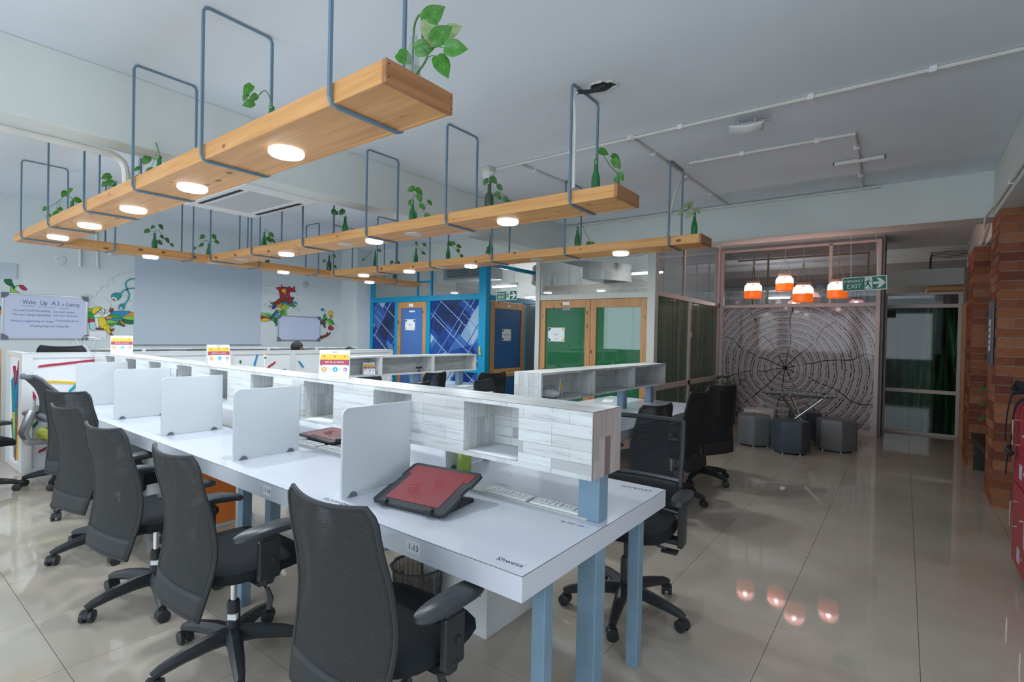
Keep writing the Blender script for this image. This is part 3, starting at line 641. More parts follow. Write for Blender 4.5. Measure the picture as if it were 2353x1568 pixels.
P1=[[1.36,1.437,2.656,30],[1.36,1.393,2.567,32],[1.36,1.479,2.547,8],[1.36,1.321,2.495,-8],[1.36,1.383,2.451,-60],[1.36,1.592,2.543,-35],[1.36,1.452,2.598,-80]]
STICKS=[('r',[1.243,6.84,1.049],[1.778,6.84,1.11]),('y',[1.196,6.84,0.909],[1.568,6.84,0.866]),('g',[1.484,6.84,0.772],[1.596,6.84,0.896]),('r',[1.533,6.84,0.768],[1.597,6.84,0.805]),('r',[1.197,6.84,0.819],[1.279,6.84,0.626]),('d',[1.2,6.84,0.432],[1.258,6.84,0.507]),('y',[1.357,6.84,0.451],[1.407,6.84,0.569]),('r',[1.251,6.84,0.191],[1.326,6.84,0.227]),('b',[3.398,6.84,0.98],[3.441,6.84,1.176]),('r',[3.574,6.84,0.951],[3.695,6.84,1.03]),('d',[3.211,6.84,1.021],[3.227,6.84,1.065]),('b',[4.027,6.84,1.039],[4.109,6.84,0.931]),('b',[3.753,6.84,0.908],[3.847,6.84,0.916])]
SIDESTICKS=[('r',[1.08,6.677,1.126],[1.08,6.815,0.859]),('r',[1.08,6.924,1.051],[1.08,6.794,0.819]),('g',[1.08,6.804,1.019],[1.08,6.796,0.147]),('g',[1.08,6.997,0.918],[1.08,6.836,0.161]),('b',[1.08,6.688,0.985],[1.08,6.804,0.65]),('b',[1.08,6.938,0.943],[1.08,6.805,0.671]),('r',[1.08,6.663,0.863],[1.08,6.776,0.142]),('y',[1.08,6.653,0.686],[1.08,6.738,0.148]),('y',[1.08,6.919,0.596],[1.08,6.777,0.15]),('t',[1.08,6.996,0.523],[1.08,6.905,0.342])]
# ================================================================== the room
XW, YW, ZC = 13.5, 9.3, 3.15
# polished tiles: every tile its own piece near the camera
def tile_mat():
    m, t, b = new_mat('polished_floor_tile_placed')
    ge = N(t, 'ShaderNodeNewGeometry'); oi = N(t, 'ShaderNodeObjectInfo')
    n = N(t, 'ShaderNodeTexNoise'); n.inputs['Scale'].default_value = 1.7; n.inputs['Detail'].default_value = 5
    t.links.new(ge.outputs['Position'], n.inputs['Vector'])
    ad = N(t, 'ShaderNodeMath', operation='MULTIPLY_ADD'); ad.inputs[1].default_value = 0.12
    t.links.new(oi.outputs['Random'], ad.inputs[0]); t.links.new(n.outputs[0], ad.inputs[2])
    rp = ramp(t, [(0.35, (0.45, 0.395, 0.325)), (0.75, (0.53, 0.475, 0.40))])
    t.links.new(ad.outputs[0], rp.inputs[0]); t.links.new(rp.outputs[0], b.inputs['Base Color'])
    b.inputs['Roughness'].default_value = 0.045
    b.inputs['Specular IOR Level'].default_value = 0.55
    return m
M['tile'] = tile_mat()
floor = struct(G().box(-3.1, -4.1, -0.12, XW, YW + .1, -0.006).build('floor', 'grout'))
P = 0.58
me_tile = G().box(0.0011, 0.0011, -0.006, P - 0.0011, P - 0.0011, 0.0).mesh('tile', 'tile')
tl = []
ix = 0
for i in range(-11, 19):
    for j in range(-8, 16):
        x, y = 2.93 + P * i, 0.49 + P * j
        if x < -3.1 or x + P > XW or y < -4.1 or y + P > YW + .05: continue
        cx, cy = x + P / 2, y + P / 2
        fw = cx * 0.797 + cy * 0.605; sd = cx * 0.605 - cy * 0.797
        vis = fw > 0.9 and abs(sd) < fw * 1.08 + 0.5 and not (y > 7.0 and x > 1.0) and not (x > 6.4 and y > 2.6) and x < 10.6 and y > -1.5
        tl.append((0 if vis else 1, math.hypot(cx, cy), x, y))
tl.sort()
rest = G()
for k, (vv, dd, x, y) in enumerate(tl):
    if vv == 0 and k < 290:
        o = bpy.data.objects.new('tile', me_tile); COL.objects.link(o); o.parent = floor; o.location = (x, y, 0)
    else:
        rest.box(x + .0014, y + .0014, -0.006, x + P - .0014, y + P - .0014, 0)
o = rest.build('floor_tiles', 'tile', floor); o['kind'] = 'stuff'

struct(G().box(-3.1, -4.1, ZC, XW, YW + .1, ZC + .15).build('ceiling', 'ceiling'))
struct(G().box(-3.1, YW, 0, XW, YW + .15, ZC).build('wall_back', 'wall'))
# left wall with four window openings, near wall with two
g = G(); g.box(-3.15, -4.1, 0, -3.0, YW, 0.85); g.box(-3.15, -4.1, 2.65, -3.0, YW, ZC)
ys = [-4.1, -0.8, 1.2, 1.6, 3.6, 4.0, 6.0, 6.4, 8.4, YW]
for k in range(0, len(ys), 2): g.box(-3.15, ys[k], 0.85, -3.0, ys[k + 1], 2.65)
struct(g.build('wall_left', 'wall'))
g = G(); g.box(-3.1, -4.15, 0, 2.0, -4.0, 0.85); g.box(-3.1, -4.15, 2.65, 2.0, -4.0, ZC)
for a, b_ in ((-3.1, -2.6), (-0.6, -0.1), (1.9, 2.0)): g.box(a, -4.15, 0.85, b_, -4.0, 2.65)
struct(g.build('wall_near', 'wall'))
wn = 0
for k in range(1, 9, 2):
    wn += 1
    y0, y1 = ys[k], ys[k + 1]
    f = G()
    for a, b_ in ((y0, y0 + .05), ((y0 + y1) / 2 - .025, (y0 + y1) / 2 + .025), (y1 - .05, y1)): f.box(-3.11, a, .85, -3.04, b_, 2.65)
    f.box(-3.11, y0, .85, -3.04, y1, .9); f.box(-3.11, y0, 2.6, -3.04, y1, 2.65)
    struct(f.build('window_%d' % wn, 'white'))
for a, b_ in ((-2.6, -0.6), (-0.1, 1.9)):
    wn += 1
    f = G()
    for p, q in ((a, a + .05), ((a + b_) / 2 - .025, (a + b_) / 2 + .025), (b_ - .05, b_)): f.box(p, -4.11, .85, q, -4.04, 2.65)
    f.box(a, -4.11, .85, b_, -4.04, .9); f.box(a, -4.11, 2.6, b_, -4.04, 2.65)
    struct(f.build('window_%d' % wn, 'white'))
struct(G().box(2.0, -4.15, 0, 2.15, -1.5, ZC).build('wall_right_near', 'wall'))
struct(G().box(2.0, -1.65, 0, XW, -1.5, ZC).build('wall_right', 'darkwall'))
struct(G().box(XW, -1.65, 0, XW + .15, YW + .1, ZC).build('wall_far', 'darkwall'))
# beams
def beam(nm, *a): return struct(G().box(*a).build(nm, 'beam', bev=.006, seg=1))
beam('beam_left', -3.0, 4.18, 2.69, 6.75, 4.42, ZC)
beam('beam_front', 6.75, -1.5, 2.70, 7.10, YW, ZC)
beam('beam_right', 2.15, -1.5, 2.70, 6.75, -0.65, ZC)
beam('beam_right_far', 7.1, -1.5, 2.68, 10.7, -0.75, ZC)
beam('beam_corridor', 11.6, -1.5, 2.50, 11.9, 9.3, 2.78)
struct(G().box(6.38, 8.78, 0, 6.75, YW, ZC).build('column_back', 'wall', bev=.004))

# ---- brick columns
def brick_column(nm, x0, x1, y0, y1, ztop, far=False):
    """front face normal -x at x0, side face normal +y at y1"""
    root = struct(G().box(x0 + .008, y0, 0, x1, y1 - .008, ztop).build(nm, 'mortar'))
    ph = 0.0855; lb = 0.245; rnd = random.Random(3)
    nb = 0
    cache = {}
    z = 0.0; row = 0
    while z < ztop - .02:
        z1 = min(z + ph - .007, ztop - .001)
        # front face (runs along y, from y1 towards y0)
        y = y1; first = True
        off = lb * (0.5 if row % 2 else 1.0)
        while y > y0 + .05 and y > y1 - (0.70 if not far else 0.5):
            ln = off if first else lb
            first = False
            ya = max(y - ln + .006, y0)
            rel = round(rnd.uniform(-.0015, .0015), 4)
            key = ('f', round(y - ya, 3), round(z1 - z, 3), rnd.randrange(5))
            if key not in cache: cache[key] = G().box(0, -(y - ya), 0, .03, 0, z1 - z).mesh('brick', 'brick%d' % key[3])
            o = bpy.data.objects.new('brick', cache[key]); COL.objects.link(o); o.parent = root
            o.location = (x0 - .0 + rel, y, z); nb += 1
            y -= ln + .0
        # side face (runs along x from the corner)
        x = x0 + .031; first = True
        off = lb * (0.9 if row % 2 else 0.4)
        while x < x1 - .03:
            ln = off if first else lb
            first = False
            xb = min(x + ln - .006, x1)
            key = ('s', round(xb - x, 3), round(z1 - z, 3), rnd.randrange(5))
            if key not in cache: cache[key] = G().box(0, -.03, 0, xb - x, 0, z1 - z).mesh('brick', 'brick%d' % key[3])
            o = bpy.data.objects.new('brick', cache[key]); COL.objects.link(o); o.parent = root
            o.location = (x, y1 + round(rnd.uniform(-.001, .001), 4), z); nb += 1
            x += ln
        z += ph; row += 1
    return root
brick_column('brick_column_near', 6.38, 6.95, -1.5, -0.665, 2.70)
brick_column('brick_column_far', 8.30, 9.05, -1.5, -0.64, 2.66, True)
struct(G().box(9.9, -0.95, 0, 9.98, -0.66, 2.07).build('trim_1', 'pine_z'))

# ---- main ceiling conduits
def conduit(label, paths, clips, boxes=(), r=.0125, name='conduit'):
    t = thing(name, label, 'pipe')
    for p in paths: G().tube(p, r, 8).build('pipe', 'pvc', t)
    for c_ in clips: G().box(c_[0] - .02, c_[1] - .02, c_[2] - .02, c_[0] + .02, c_[1] + .02, c_[2] + .018).build('clip', 'white', t, bev=.004)
    for b_ in boxes: G().lathe([(.032, -.036), (.036, -.02), (.036, 0.0)], 16, b_).build('junction_box', 'pvc', t)
    return t
zc = ZC - .014
conduit('long white conduit clipped along the ceiling from above the front shelf to the right edge',
        [[(4.05, 3.32, zc), (4.05, -0.64, zc)]], [(4.05, 2.45, zc), (4.05, 1.45, zc), (4.05, 0.55, zc), (4.05, -0.1, zc)], [(4.05, 1.87, ZC - .0)])
conduit('white conduit branching across the ceiling to the beam beside the far shelf hanger',
        [[(4.07, 1.86, zc), (6.70, 1.79, zc)]], [(4.5, 1.85, zc), (5.3, 1.83, zc), (6.1, 1.81, zc)])
conduit('thin white conduit crossing the ceiling near the smoke detector',
        [[(4.05, 3.03, zc), (5.1, 2.98, zc), (5.12, 2.975, 2.95)]], [(4.3, 3.02, zc), (4.9, 2.99, zc)], r=.010)
conduit('white conduit loop turning back over the ceiling to the beam',
        [smooth_poly([(4.93, 1.67, zc), (4.95, 0.5, zc), (4.97, 0.38, zc), (5.05, 0.36, zc), (6.0, 0.38, zc), (6.6, 0.40, zc), (6.70, 0.42, zc - .01), (6.72, 0.55, zc - .012), (6.72, 4.1, zc - .012)], 3, False)],
        [(4.94, 1.2, zc), (4.96, .62, zc), (5.3, .365, zc), (6.2, .385, zc)])
t = thing('pipe_tee', 'white pipe tee fitting with open ends on the ceiling loop', 'pipe')
G().tube([(5.66, 0.18, zc - .012), (5.66, 0.56, zc - .012)], .02, 10).build('pipe', 'pvc', t)
for yy in (.178, .562): G().tube([(5.66, yy - .006, zc - .012), (5.66, yy + .006, zc - .012)], .016, 10).build('open_end', 'dark', t)
conduit('thick white pipe running along the left beam and dropping behind the front shelf',
        [smooth_poly([(-2.9, 4.45, 2.67), (0.2, 4.45, 2.67), (1.05, 4.45, 2.67), (1.20, 4.45, 2.66), (1.26, 4.45, 2.60), (1.27, 4.45, 2.45), (1.27, 4.46, 2.40)], 3, False)],
        [(0.55, 4.44, 2.675), (-.4, 4.44, 2.675)], r=.024)
conduit('slanting white conduit dropping from the ceiling to the far shelf',
        [smooth_poly([(5.45, 1.83, ZC - .015), (5.30, 1.83, 3.10), (5.12, 1.86, 2.95), (5.02, 1.92, 2.45)], 3, False)], [], r=.012)
conduit('long thin conduit running high along the right beam', [[(2.3, -0.635, 2.75), (6.4, -0.635, 2.75), (6.72, -0.60, 2.72), (6.9, -0.60, 2.62)]],
        [(3.2, -.64, 2.75), (4.4, -.64, 2.75), (5.6, -.64, 2.75)], r=.013)
conduit('pale pipe dropping beside the far brick column', [[(10.0, -.72, 2.69), (9.6, -.70, 2.60), (9.55, -.70, 2.30)], [(9.4, -.73, 2.72), (8.5, -.73, 2.72), (8.0, -.73, 2.86)]], [], r=.02)

# hole broken into the ceiling with a cable
t = thing('ceiling_hole', 'rough broken hole in the ceiling with a black and white cable', 'hole')
rnd = random.Random(5)
rim = []
for k in range(18):
    a = 2 * PI * k / 18; rr = .085 * rnd.uniform(.8, 1.15)
    rim.append((3.13 + rr * math.cos(a) * .8, 1.66 + rr * math.sin(a) * 1.25))
G().prism(rim, ZC - .004, ZC + .001).build('hole', 'dark', t)
gg = G()
for k in range(18):
    a, b_ = rim[k], rim[(k + 1) % 18]
    gg.tube([(a[0], a[1], ZC - .004), (b_[0], b_[1], ZC - .003)], .006 + .003 * rnd.random(), 5)
gg.build('broken_edge', 'offwhite', t)
G().tube(smooth_poly([(3.10, 1.62, ZC - .005), (3.08, 1.70, 3.11), (3.04, 1.78, 3.11), (3.02, 1.79, 3.10)], 3, False), .014, 8).build('cable', 'black', t)
G().tube(smooth_poly([(3.02, 1.79, 3.10), (2.99, 1.80, 3.06), (2.985, 1.78, 2.9), (2.985, 1.78, 2.45)], 3, False), .012, 8).build('cable_sleeve', 'pvc', t)

t = thing('smoke_detector', 'cream smoke detector dome on a square ceiling box', 'smoke detector', (4.02, 3.40, ZC))
G().box(-.06, -.06, -.045, .06, .06, 0).build('mounting_box', 'offwhite', t, bev=.008)
G().lathe([(.062, -.045), (.064, -.075), (.05, -.10), (.032, -.112), (.03, -.125)], 20).build('dome', 'white', t)
for a in range(4): G().box(.026, -.012, -.118, .034, .012, -.108, T=Matrix.Rotation(a * PI / 2 + .4, 4, 'Z')).build('sensor_slot', 'dark', t)

t = thing('wireless_router', 'white curved wireless access point under the ceiling conduit', 'router', (4.22, 1.0, ZC - .012), R(12))
def _r(u, v):
    a = (u - .5) * 2.0; b_ = (v - .5) * 2
    return (a * .085, b_ * .12, -.045 - .045 * math.cos(a * 1.2) * math.cos(b_ * 1.2))
G().grid(_r, 10, 10).build('shell', 'white', t, solid=.012)
G().box(-.05, -.06, -.06, .05, .06, -.03).build('body', 'offwhite', t, bev=.01)
for yy in (-.06, .06): G().tube([(-.03, yy, -.03), (0, yy, .01), (.03, yy, -.03)], .006, 6).build('bracket', 'white', t)
G().tube(smooth_poly([(0, .05, -.02), (.03, -.08, .0), (.01, -.16, -.01), (-.05, -.12, .0)], 4, False), .004, 6).build('cable', 'offwhite', t)

# ---- ceiling air conditioner
t = thing('ceiling_air_conditioner', 'white ceiling cassette air conditioner with grey intake grille above the front shelf', 'air conditioner', (2.42, 5.02, 2.67))
G().box(-.30, -.52, .03, .30, .54, .48).build('body', 'dark', t)
g = G()
for a in ((-.34, -.62, -.21, .62), (.21, -.62, .34, .62), (-.21, -.62, .21, -.44), (-.21, .44, .21, .62)): g.box(a[0], a[1], -.0, a[2], a[3], .035)
g.build('panel_frame', 'white', t, bev=.006)
G().box(-.215, -.445, .004, .215, .445, .02).build('intake_grille', 'acgrille', t)
for xx in (-.275, .275):
    G().box(xx - .018, -.42, -.003, xx + .018, .42, .002).build('air_slot', 'dark', t)
    G().box(xx - .014, -.40, -.010, xx + .006, .40, -.004, T=Matrix.Rotation(R(4), 4, 'Y')).build('louvre', 'acgrille', t)

# ================================================================== glazed rooms
def frame_part(root, mat, bars, name='frame_bar', bev=.003):
    for b_ in bars: G().box(*b_).build(name, mat, root, bev=bev, seg=1)
FX = 6.75
# blue room front (x = 6.75, y 5.7 .. 8.78)
t = thing('glass_partition', 'cyan framed partition with blue architecture print and clear glass above', 'partition', group=None)
d = .035
bars = [(FX - d, 8.70, 0, FX + d, 8.78, 2.70), (FX - .07, 5.64, 0, FX + .05, 5.80, 2.70), (FX - d, 5.8, 2.07, FX + d, 8.70, 2.17), (FX - d, 5.8, 2.64, FX + d, 8.70, 2.70),
        (FX - d, 7.93, 0, FX + d, 8.01, 2.07), (FX - d, 7.02, 0, FX + d, 7.12, 2.07), (FX - d, 5.8, .80, FX + d, 7.02, .90), (FX - d, 8.01, 0, FX + d, 8.70, .08), (FX - d, 5.8, 0, FX + d, 7.02, .08),
        (FX - .02, 7.00, 2.17, FX + .02, 7.04, 2.64), (FX - .02, 7.38, 2.17, FX + .02, 7.41, 2.64), (FX - .02, 7.04, 2.42, FX + .02, 7.38, 2.45)]
frame_part(t, 'bluefr', bars)
for a in ((5.8, .90, 7.02, 2.07), (5.8, .08, 7.02, .80), (8.01, .08, 8.70, 2.07)): G().box(FX - .006, a[0], a[1], FX + .006, a[2], a[3]).build('printed_pane', 'bluefilm', t)
for a in ((5.8, 2.17, 7.00, 2.64), (7.04, 2.45, 7.38, 2.64), (7.04, 2.17, 7.38, 2.42), (7.41, 2.17, 8.70, 2.64)): G().box(FX - .004, a[0], a[1], FX + .004, a[2], a[3]).build('pane', 'glass', t)

def paper_sign(nm, label, x, y0, z0, wy, hz, txt, sub, corners='dy', nx=-1, T=None):
    """sheet on a plane x = const facing -x (or via T)"""
    s = thing(nm, label, 'sign', (x, y0, z0))
    if T: s.rotation_euler = (0, 0, T)
    G().box(-.002, -wy / 2, -hz / 2, 0, wy / 2, hz / 2).build('sheet', 'paper', s)
    a, b_ = wy / 2 - .008, hz / 2 - .01
    k = .055
    for (sy, sz, mt) in ((1, 1, 'ink'), (-1, 1, 'ink' if corners == 'dd' else 'yellowprint'), (1, -1, 'ink' if corners == 'dy' else 'yellowprint'), (-1, -1, 'yellowprint')):
        G().prism([(sy * a, sz * b_), (sy * (a - k), sz * b_), (sy * a, sz * (b_ - k))], -.003, -.0021, 'x').build('corner_print', mt, s)
    text(txt, .026, plane_T((-.0025, 0, .0), (0, -1, 0), (0, 0, 1)), 'ink', 'lettering', s)
    text(sub, .016, plane_T((-.0025, 0, -hz / 2 + .04), (0, -1, 0), (0, 0, 1)), 'inkgrey', 'lettering', s)
    return s

def door(n, y0, y1, ztop, fmat, lmat, x=FX, extra=None):
    """door in the plane x = const; wooden stiles and a pane"""
    root = struct(G().box(x - .03, y0, 0, x + .03, y0 + .09, ztop).build('door_%d' % n, fmat, bev=.003, seg=1))
    G().box(x - .03, y1 - .09, 0, x + .03, y1, ztop).build('stile', fmat, root, bev=.003, seg=1)
    G().box(x - .028, y0 + .09, ztop - .12, x + .028, y1 - .09, ztop).build('top_rail', fmat, root, bev=.003, seg=1)
    G().box(x - .028, y0 + .09, .0, x + .028, y1 - .09, .14).build('bottom_rail', fmat, root, bev=.003, seg=1)
    G().box(x - .028, y0 + .09, .78, x + .028, y1 - .09, .84).build('mid_rail', fmat, root, bev=.003, seg=1)
    G().box(x - .008, y0 + .09, .84, x + .008, y1 - .09, ztop - .12).build('pane', lmat, root)
    G().box(x - .008, y0 + .09, .14, x + .008, y1 - .09, .78).build('lower_pane', lmat, root)
    return root
dr = door(1, 7.13, 7.93, 2.065, 'pine_z', 'bluepanel')
G().box(FX - .034, 7.48, 1.97, FX - .028, 7.60, 2.03).build('room_plate', 'paper', dr)
G().box(FX - .012, 7.46, 1.87, FX - .008, 7.62, 1.90).build('name_strip', 'paper', dr)
paper_sign('paper_notice', 'white notice with dark and yellow corners on the blue front door', FX - .010, 7.585, 1.625, .28, .21, 'ADRIAN', 'BHIVE', 'dd')

# blue room side (y = 5.7), door 2 and frosted pane
t = thing('glass_partition', 'cyan framed side partition in the recess with dark frosted glass', 'partition')
Y2 = 5.70
frame_part(t, 'bluefr', [(6.85, Y2 - d, 2.06, 9.8, Y2 + d, 2.15), (6.85, Y2 - d, 2.64, 9.8, Y2 + d, 2.70), (7.86, Y2 - d, 0, 7.90, Y2 + d, 2.06), (8.5, Y2 - .02, 2.15, 8.54, Y2 + .02, 2.64), (9.72, Y2 - d, 0, 9.8, Y2 + d, 2.7)])
G().box(7.90, Y2 - .006, 0, 9.72, Y2 + .006, 2.06).build('frosted_pane', 'frost', t)
for a in ((6.85, 8.5), (8.54, 9.72)): G().box(a[0], Y2 - .004, 2.15, a[1], Y2 + .004, 2.64).build('pane', 'glass', t)
root = struct(G().box(6.86, Y2 - .03, 0, 6.97, Y2 + .03, 2.05).build('door_2', 'pine_z', bev=.003, seg=1))
G().box(7.76, Y2 - .03, 0, 7.86, Y2 + .03, 2.05).build('stile', 'pine_z', root, bev=.003, seg=1)
for a in ((1.93, 2.05), (.80, .87), (.72, .77), (0, .14)): G().box(6.97, Y2 - .028, a[0], 7.76, Y2 + .028, a[1]).build('rail', 'pine_x', root, bev=.003, seg=1)
G().box(6.97, Y2 - .01, .87, 7.76, Y2 + .01, 1.93).build('pane', 'bluepanel2', root)
G().box(6.97, Y2 - .01, .14, 7.76, Y2 + .01, .72).build('lower_pane', 'bluepanel2', root)
G().box(7.33, Y2 - .034, 1.965, 7.40, Y2 - .028, 2.01).build('room_plate', 'paper', root)
paper_sign('paper_notice', 'white notice with one dark corner on the glossy door in the recess', 7.33, Y2 - .012, 1.47, .26, .21, 'BUSINESS CENTRE', 'BHIVE', 'dy', T=R(90))
o = thing('yellow_tassel', 'small yellow tassel hanging on the cyan post', 'decoration', (FX - .075, 5.74, 1.21))
G().tube([(0, .03, .05), (-.01, 0, .02), (-.012, .0, -.03)], [.012, .02, .016], 7).build('bow', 'yellowprint', o)
for s_ in (-1, 1): G().tube([(-.01, 0, -.02), (-.012, .012 * s_ - .01, -.09)], [.008, .012], 6).build('tail', 'yellowprint', o)

# green room front (y 2.73 .. 4.62)
t = thing('glass_partition', 'cream framed front of the green room with one wide clear transom', 'partition')
frame_part(t, 'creamfr', [(FX - .05, 4.56, 0, FX + .05, 4.64, 2.70), (FX - .06, 2.68, 0, FX + .06, 2.79, 2.70), (FX - d, 2.79, 2.02, FX + d, 4.56, 2.10), (FX - .02, 2.79, 2.60, FX + .02, 4.56, 2.63)])
frame_part(t, 'creamfr', [(FX - .02, 2.79, 2.10, FX + .02, 2.81, 2.60), (FX - .02, 4.54, 2.10, FX + .02, 4.56, 2.60)])
G().box(FX - .004, 2.81, 2.10, FX + .004, 4.54, 2.60).build('pane', 'glass', t)
dr = door(3, 3.67, 4.55, 2.015, 'pine_z', 'green')
G().box(FX - .034, 4.03, 1.94, FX - .028, 4.15, 1.985).build('room_plate', 'paper', dr)
G().box(FX - .012, 4.0, 1.855, FX - .008, 4.18, 1.90).build('name_strip', 'frost', dr)
text('MEDIUM', .03, plane_T((FX - .013, 4.09, 1.878), (0, -1, 0), (0, 0, 1)), 'signwhite', 'lettering', dr)
door(4, 2.80, 3.665, 2.015, 'pine_z', 'green')
paper_sign('paper_notice', 'white notice taped on the left green glass door', FX - .010, 4.265, 1.49, .30, .215, 'PLUTO', 'BHIVE', 'dy')
# green room side (y = 2.73, x 6.81 .. 9.8)
YS = 2.73
t = thing('glass_partition', 'beige framed side of the green room with streaked green glass', 'partition')
frame_part(t, 'pinkfr', [(6.81, YS - d, 2.05, 9.8, YS + d, 2.12), (6.81, YS - d, .74, 9.8, YS + d, .82), (6.81, YS - d, 0, 9.8, YS + d, .06),
        (8.16, YS - d, 0, 8.24, YS + d, 2.05), (7.93, YS - .02, 2.12, 7.96, YS + .02, 3.12), (9.74, YS - d, 0, 9.80, YS + d, 3.12), (7.1, YS - .02, 3.09, 9.74, YS + .02, 3.12)])
for a in ((6.81, 8.16), (8.24, 9.74)):
    G().box(a[0], YS - .006, .82, a[1], YS + .006, 2.05).build('green_pane', 'side_green', t)
    G().box(a[0], YS - .006, .06, a[1], YS + .006, .74).build('green_pane', 'side_green', t)
G().box(6.81, YS - .004, 2.12, 7.10, YS + .004, 2.69).build('pane', 'glass_dk', t)
for a in ((7.1, 7.93), (7.96, 9.74)): G().box(a[0], YS - .004, 2.12, a[1], YS + .004, 3.09).build('pane', 'glass_dk', t)
o = tag(G().box(8.18, YS - .06, 1.50, 8.22, YS - .036, 1.57).build('switch_box', 'offwhite', bev=.004), 'tiny cream switch on the beige glazing post', 'switch')
# room backs
struct(G().box(9.80, 2.70, 0, 9.90, YW, ZC).build('wall_room_back', 'wall'))
struct(G().box(6.81, 4.60, 0, 9.8, 4.64, 2.70).build('wall_green_room', 'wall'))
# tree panel (x = 9.85, y .31 .. 2.70)
XT = 9.85
t = thing('tree_ring_panel', 'large grey panel printed with black growth rings in a beige frame', 'panel')
frame_part(t, 'pinkfr', [(XT - .03, .31, 0, XT + .03, .37, 3.08), (XT - .03, 2.64, 0, XT + .03, 2.70, 3.08), (XT - .03, .37, 2.04, XT + .03, 2.64, 2.10), (XT - .03, .37, 0, XT + .03, 2.64, .09),
        (XT - .02, .96, 2.10, XT + .02, 1.01, 3.06), (XT - .02, .37, 3.04, XT + .02, 2.64, 3.08)])
G().box(XT - .008, .37, .09, XT + .008, 2.64, 2.04).build('printed_sheet', 'rings', t)
for a in ((.37, .96), (1.01, 2.64)): G().box(XT - .004, a[0], 2.10, XT + .004, a[1], 3.04).build('pane', 'glass_dk', t)
struct(G().box(XT + .03, .27, 0, 10.7, .33, ZC).build('wall_corridor', 'darkwall'))
# green streaked door (x = 10.7)
t = struct(G().box(10.68, -.72, 0, 10.74, -.66, 2.30).build('door_5', 'pinkfr', bev=.003))
for a in ((10.68, .24, 0, 10.74, .30, 2.30), (10.68, -.66, 2.05, 10.74, .24, 2.11), (10.68, -.66, 2.26, 10.74, .24, 2.30), (10.68, -.66, .67, 10.74, .24, .73), (10.68, -.66, 0, 10.74, .24, .04)):
    G().box(*a).build('frame_bar', 'pinkfr', t, bev=.003)
G().box(10.70, -.66, .73, 10.715, .24, 2.05).build('upper_pane', 'streaks', t)
G().box(10.70, -.66, .04, 10.715, .24, .67).build('lower_pane', 'streaks', t)
G().box(10.70, -.66, 2.11, 10.715, .24, 2.26).build('transom_pane', 'glass_dk', t)
struct(G().box(10.66, -1.5, 0, 10.74, -.72, 2.68).build('wall_corridor_end', 'darkwall'))

# behind the glass: yellow frame, ducts, vents, lamps
t = thing('screen_frame', 'thin yellow frame seen through the glass above the ring panel', 'frame')
for a in ((10.6, 2.30, 0, 10.63, 2.33, 3.1), (10.6, 2.05, 0, 10.63, 2.08, 3.1), (10.6, .5, 2.98, 10.63, 2.6, 3.01), (10.6, .5, 0, 10.63, .53, 3.01)):
    G().box(*a).build('bar', 'yellowpaint', t)
t = thing('wall_vent', 'white slatted air vent on the corridor beam behind the hanging jars', 'vent', (11.58, 1.42, 2.60))
G().box(-.01, -.28, -.09, .0, .28, .09).build('backing', 'dark', t)
for a in ((-.30, -.11, .30, -.085), (-.30, .085, .30, .11), (-.30, -.11, -.275, .11), (.275, -.11, .30, .11)): G().box(-.03, a[0], a[1], 0, a[2], a[3]).build('frame', 'white', t)
for k in range(5): G().box(-.025, -.275, -.07 + k * .033, -.012, .275, -.055 + k * .033).build('slat', 'white', t)
t = thing('ceiling_duct', 'broad curved grey air duct above the recess between the glazed rooms', 'duct')
ar = [(9.2 - 1.25 * math.cos(a), 5.1 + 1.05 * math.sin(a)) for a in [(-80 + 160 * k / 14) * PI / 180 for k in range(15)]]
G().prism(ar, 2.52, 2.82, 'z').build('duct_body', 'duct', t)
G().prism([(9.2 + (p[0] - 9.2) * 1.015, 5.1 + (p[1] - 5.1) * 1.015) for p in ar], 2.50, 2.53, 'z').build('lower_rim', 'duct', t)
t = thing('room_air_conditioner', 'white slatted air conditioner seen through the glass of the blue room', 'air conditioner', (8.2, 7.35, 2.78))
G().box(-.2, -.62, -.16, .3, .62, .369).build('body', 'white', t, bev=.01)
G().box(-.205, -.52, -.12, -.199, .52, .12).build('opening', 'dark', t)
for k in range(7): G().box(-.215, -.52, -.11 + k * .034, -.2, .52, -.098 + k * .034).build('slat', 'acgrille', t)
for k in range(4): G().box(-.218, -.53 + k * .345, -.12, -.2, -.52 + k * .345, .12).build('rib', 'acgrille', t)
def tube_light(label, x, y, z, ln, ax, pw=45):
    t = thing('tube_light', label, 'light', (x, y, z))
    for s_ in (-.4, .4):
        p = (0, s_ * ln) if ax == 'y' else (s_ * ln, 0)
        G().tube([(p[0], p[1], .05), (p[0], p[1], ZC - z)], .006, 6).build('suspension_rod', 'white', t)
    l = bpy.data.lights.new('tube_glow', 'POINT'); l.shadow_soft_size = .06; l.energy = pw * 1.3; l.color = (1.0, .93, .88)
    lo = bpy.data.objects.new('tube_glow', l); lo.location = (x, y, z - .12); COL.objects.link(lo)
    if ax == 'y':
        G().box(-.03, -ln / 2, 0, .03, ln / 2, .05).build('housing', 'white', t); G().tube([(0, -ln / 2 + .02, -.02), (0, ln / 2 - .02, -.02)], .018, 8).build('tube', 'led', t)
    else:
        G().box(-ln / 2, -.03, 0, ln / 2, .03, .05).build('housing', 'white', t); G().tube([(-ln / 2 + .02, 0, -.02), (ln / 2 - .02, 0, -.02)], .018, 8).build('tube', 'led', t)
tube_light('glowing tube light inside the blue room behind the transom', 8.9, 7.0, 2.55, .7, 'y', 20)
tube_light('glowing tube light inside the green room above its doors', 8.6, 3.6, 2.62, .6, 'y', 14)
tube_light('tube light in the corridor behind the ring panel', 12.4, 2.2, 2.42, .5, 'y', 34)
tube_light('tube light in the recess behind the glazed rooms', 9.0, 5.15, 2.30, .5, 'y', 4)
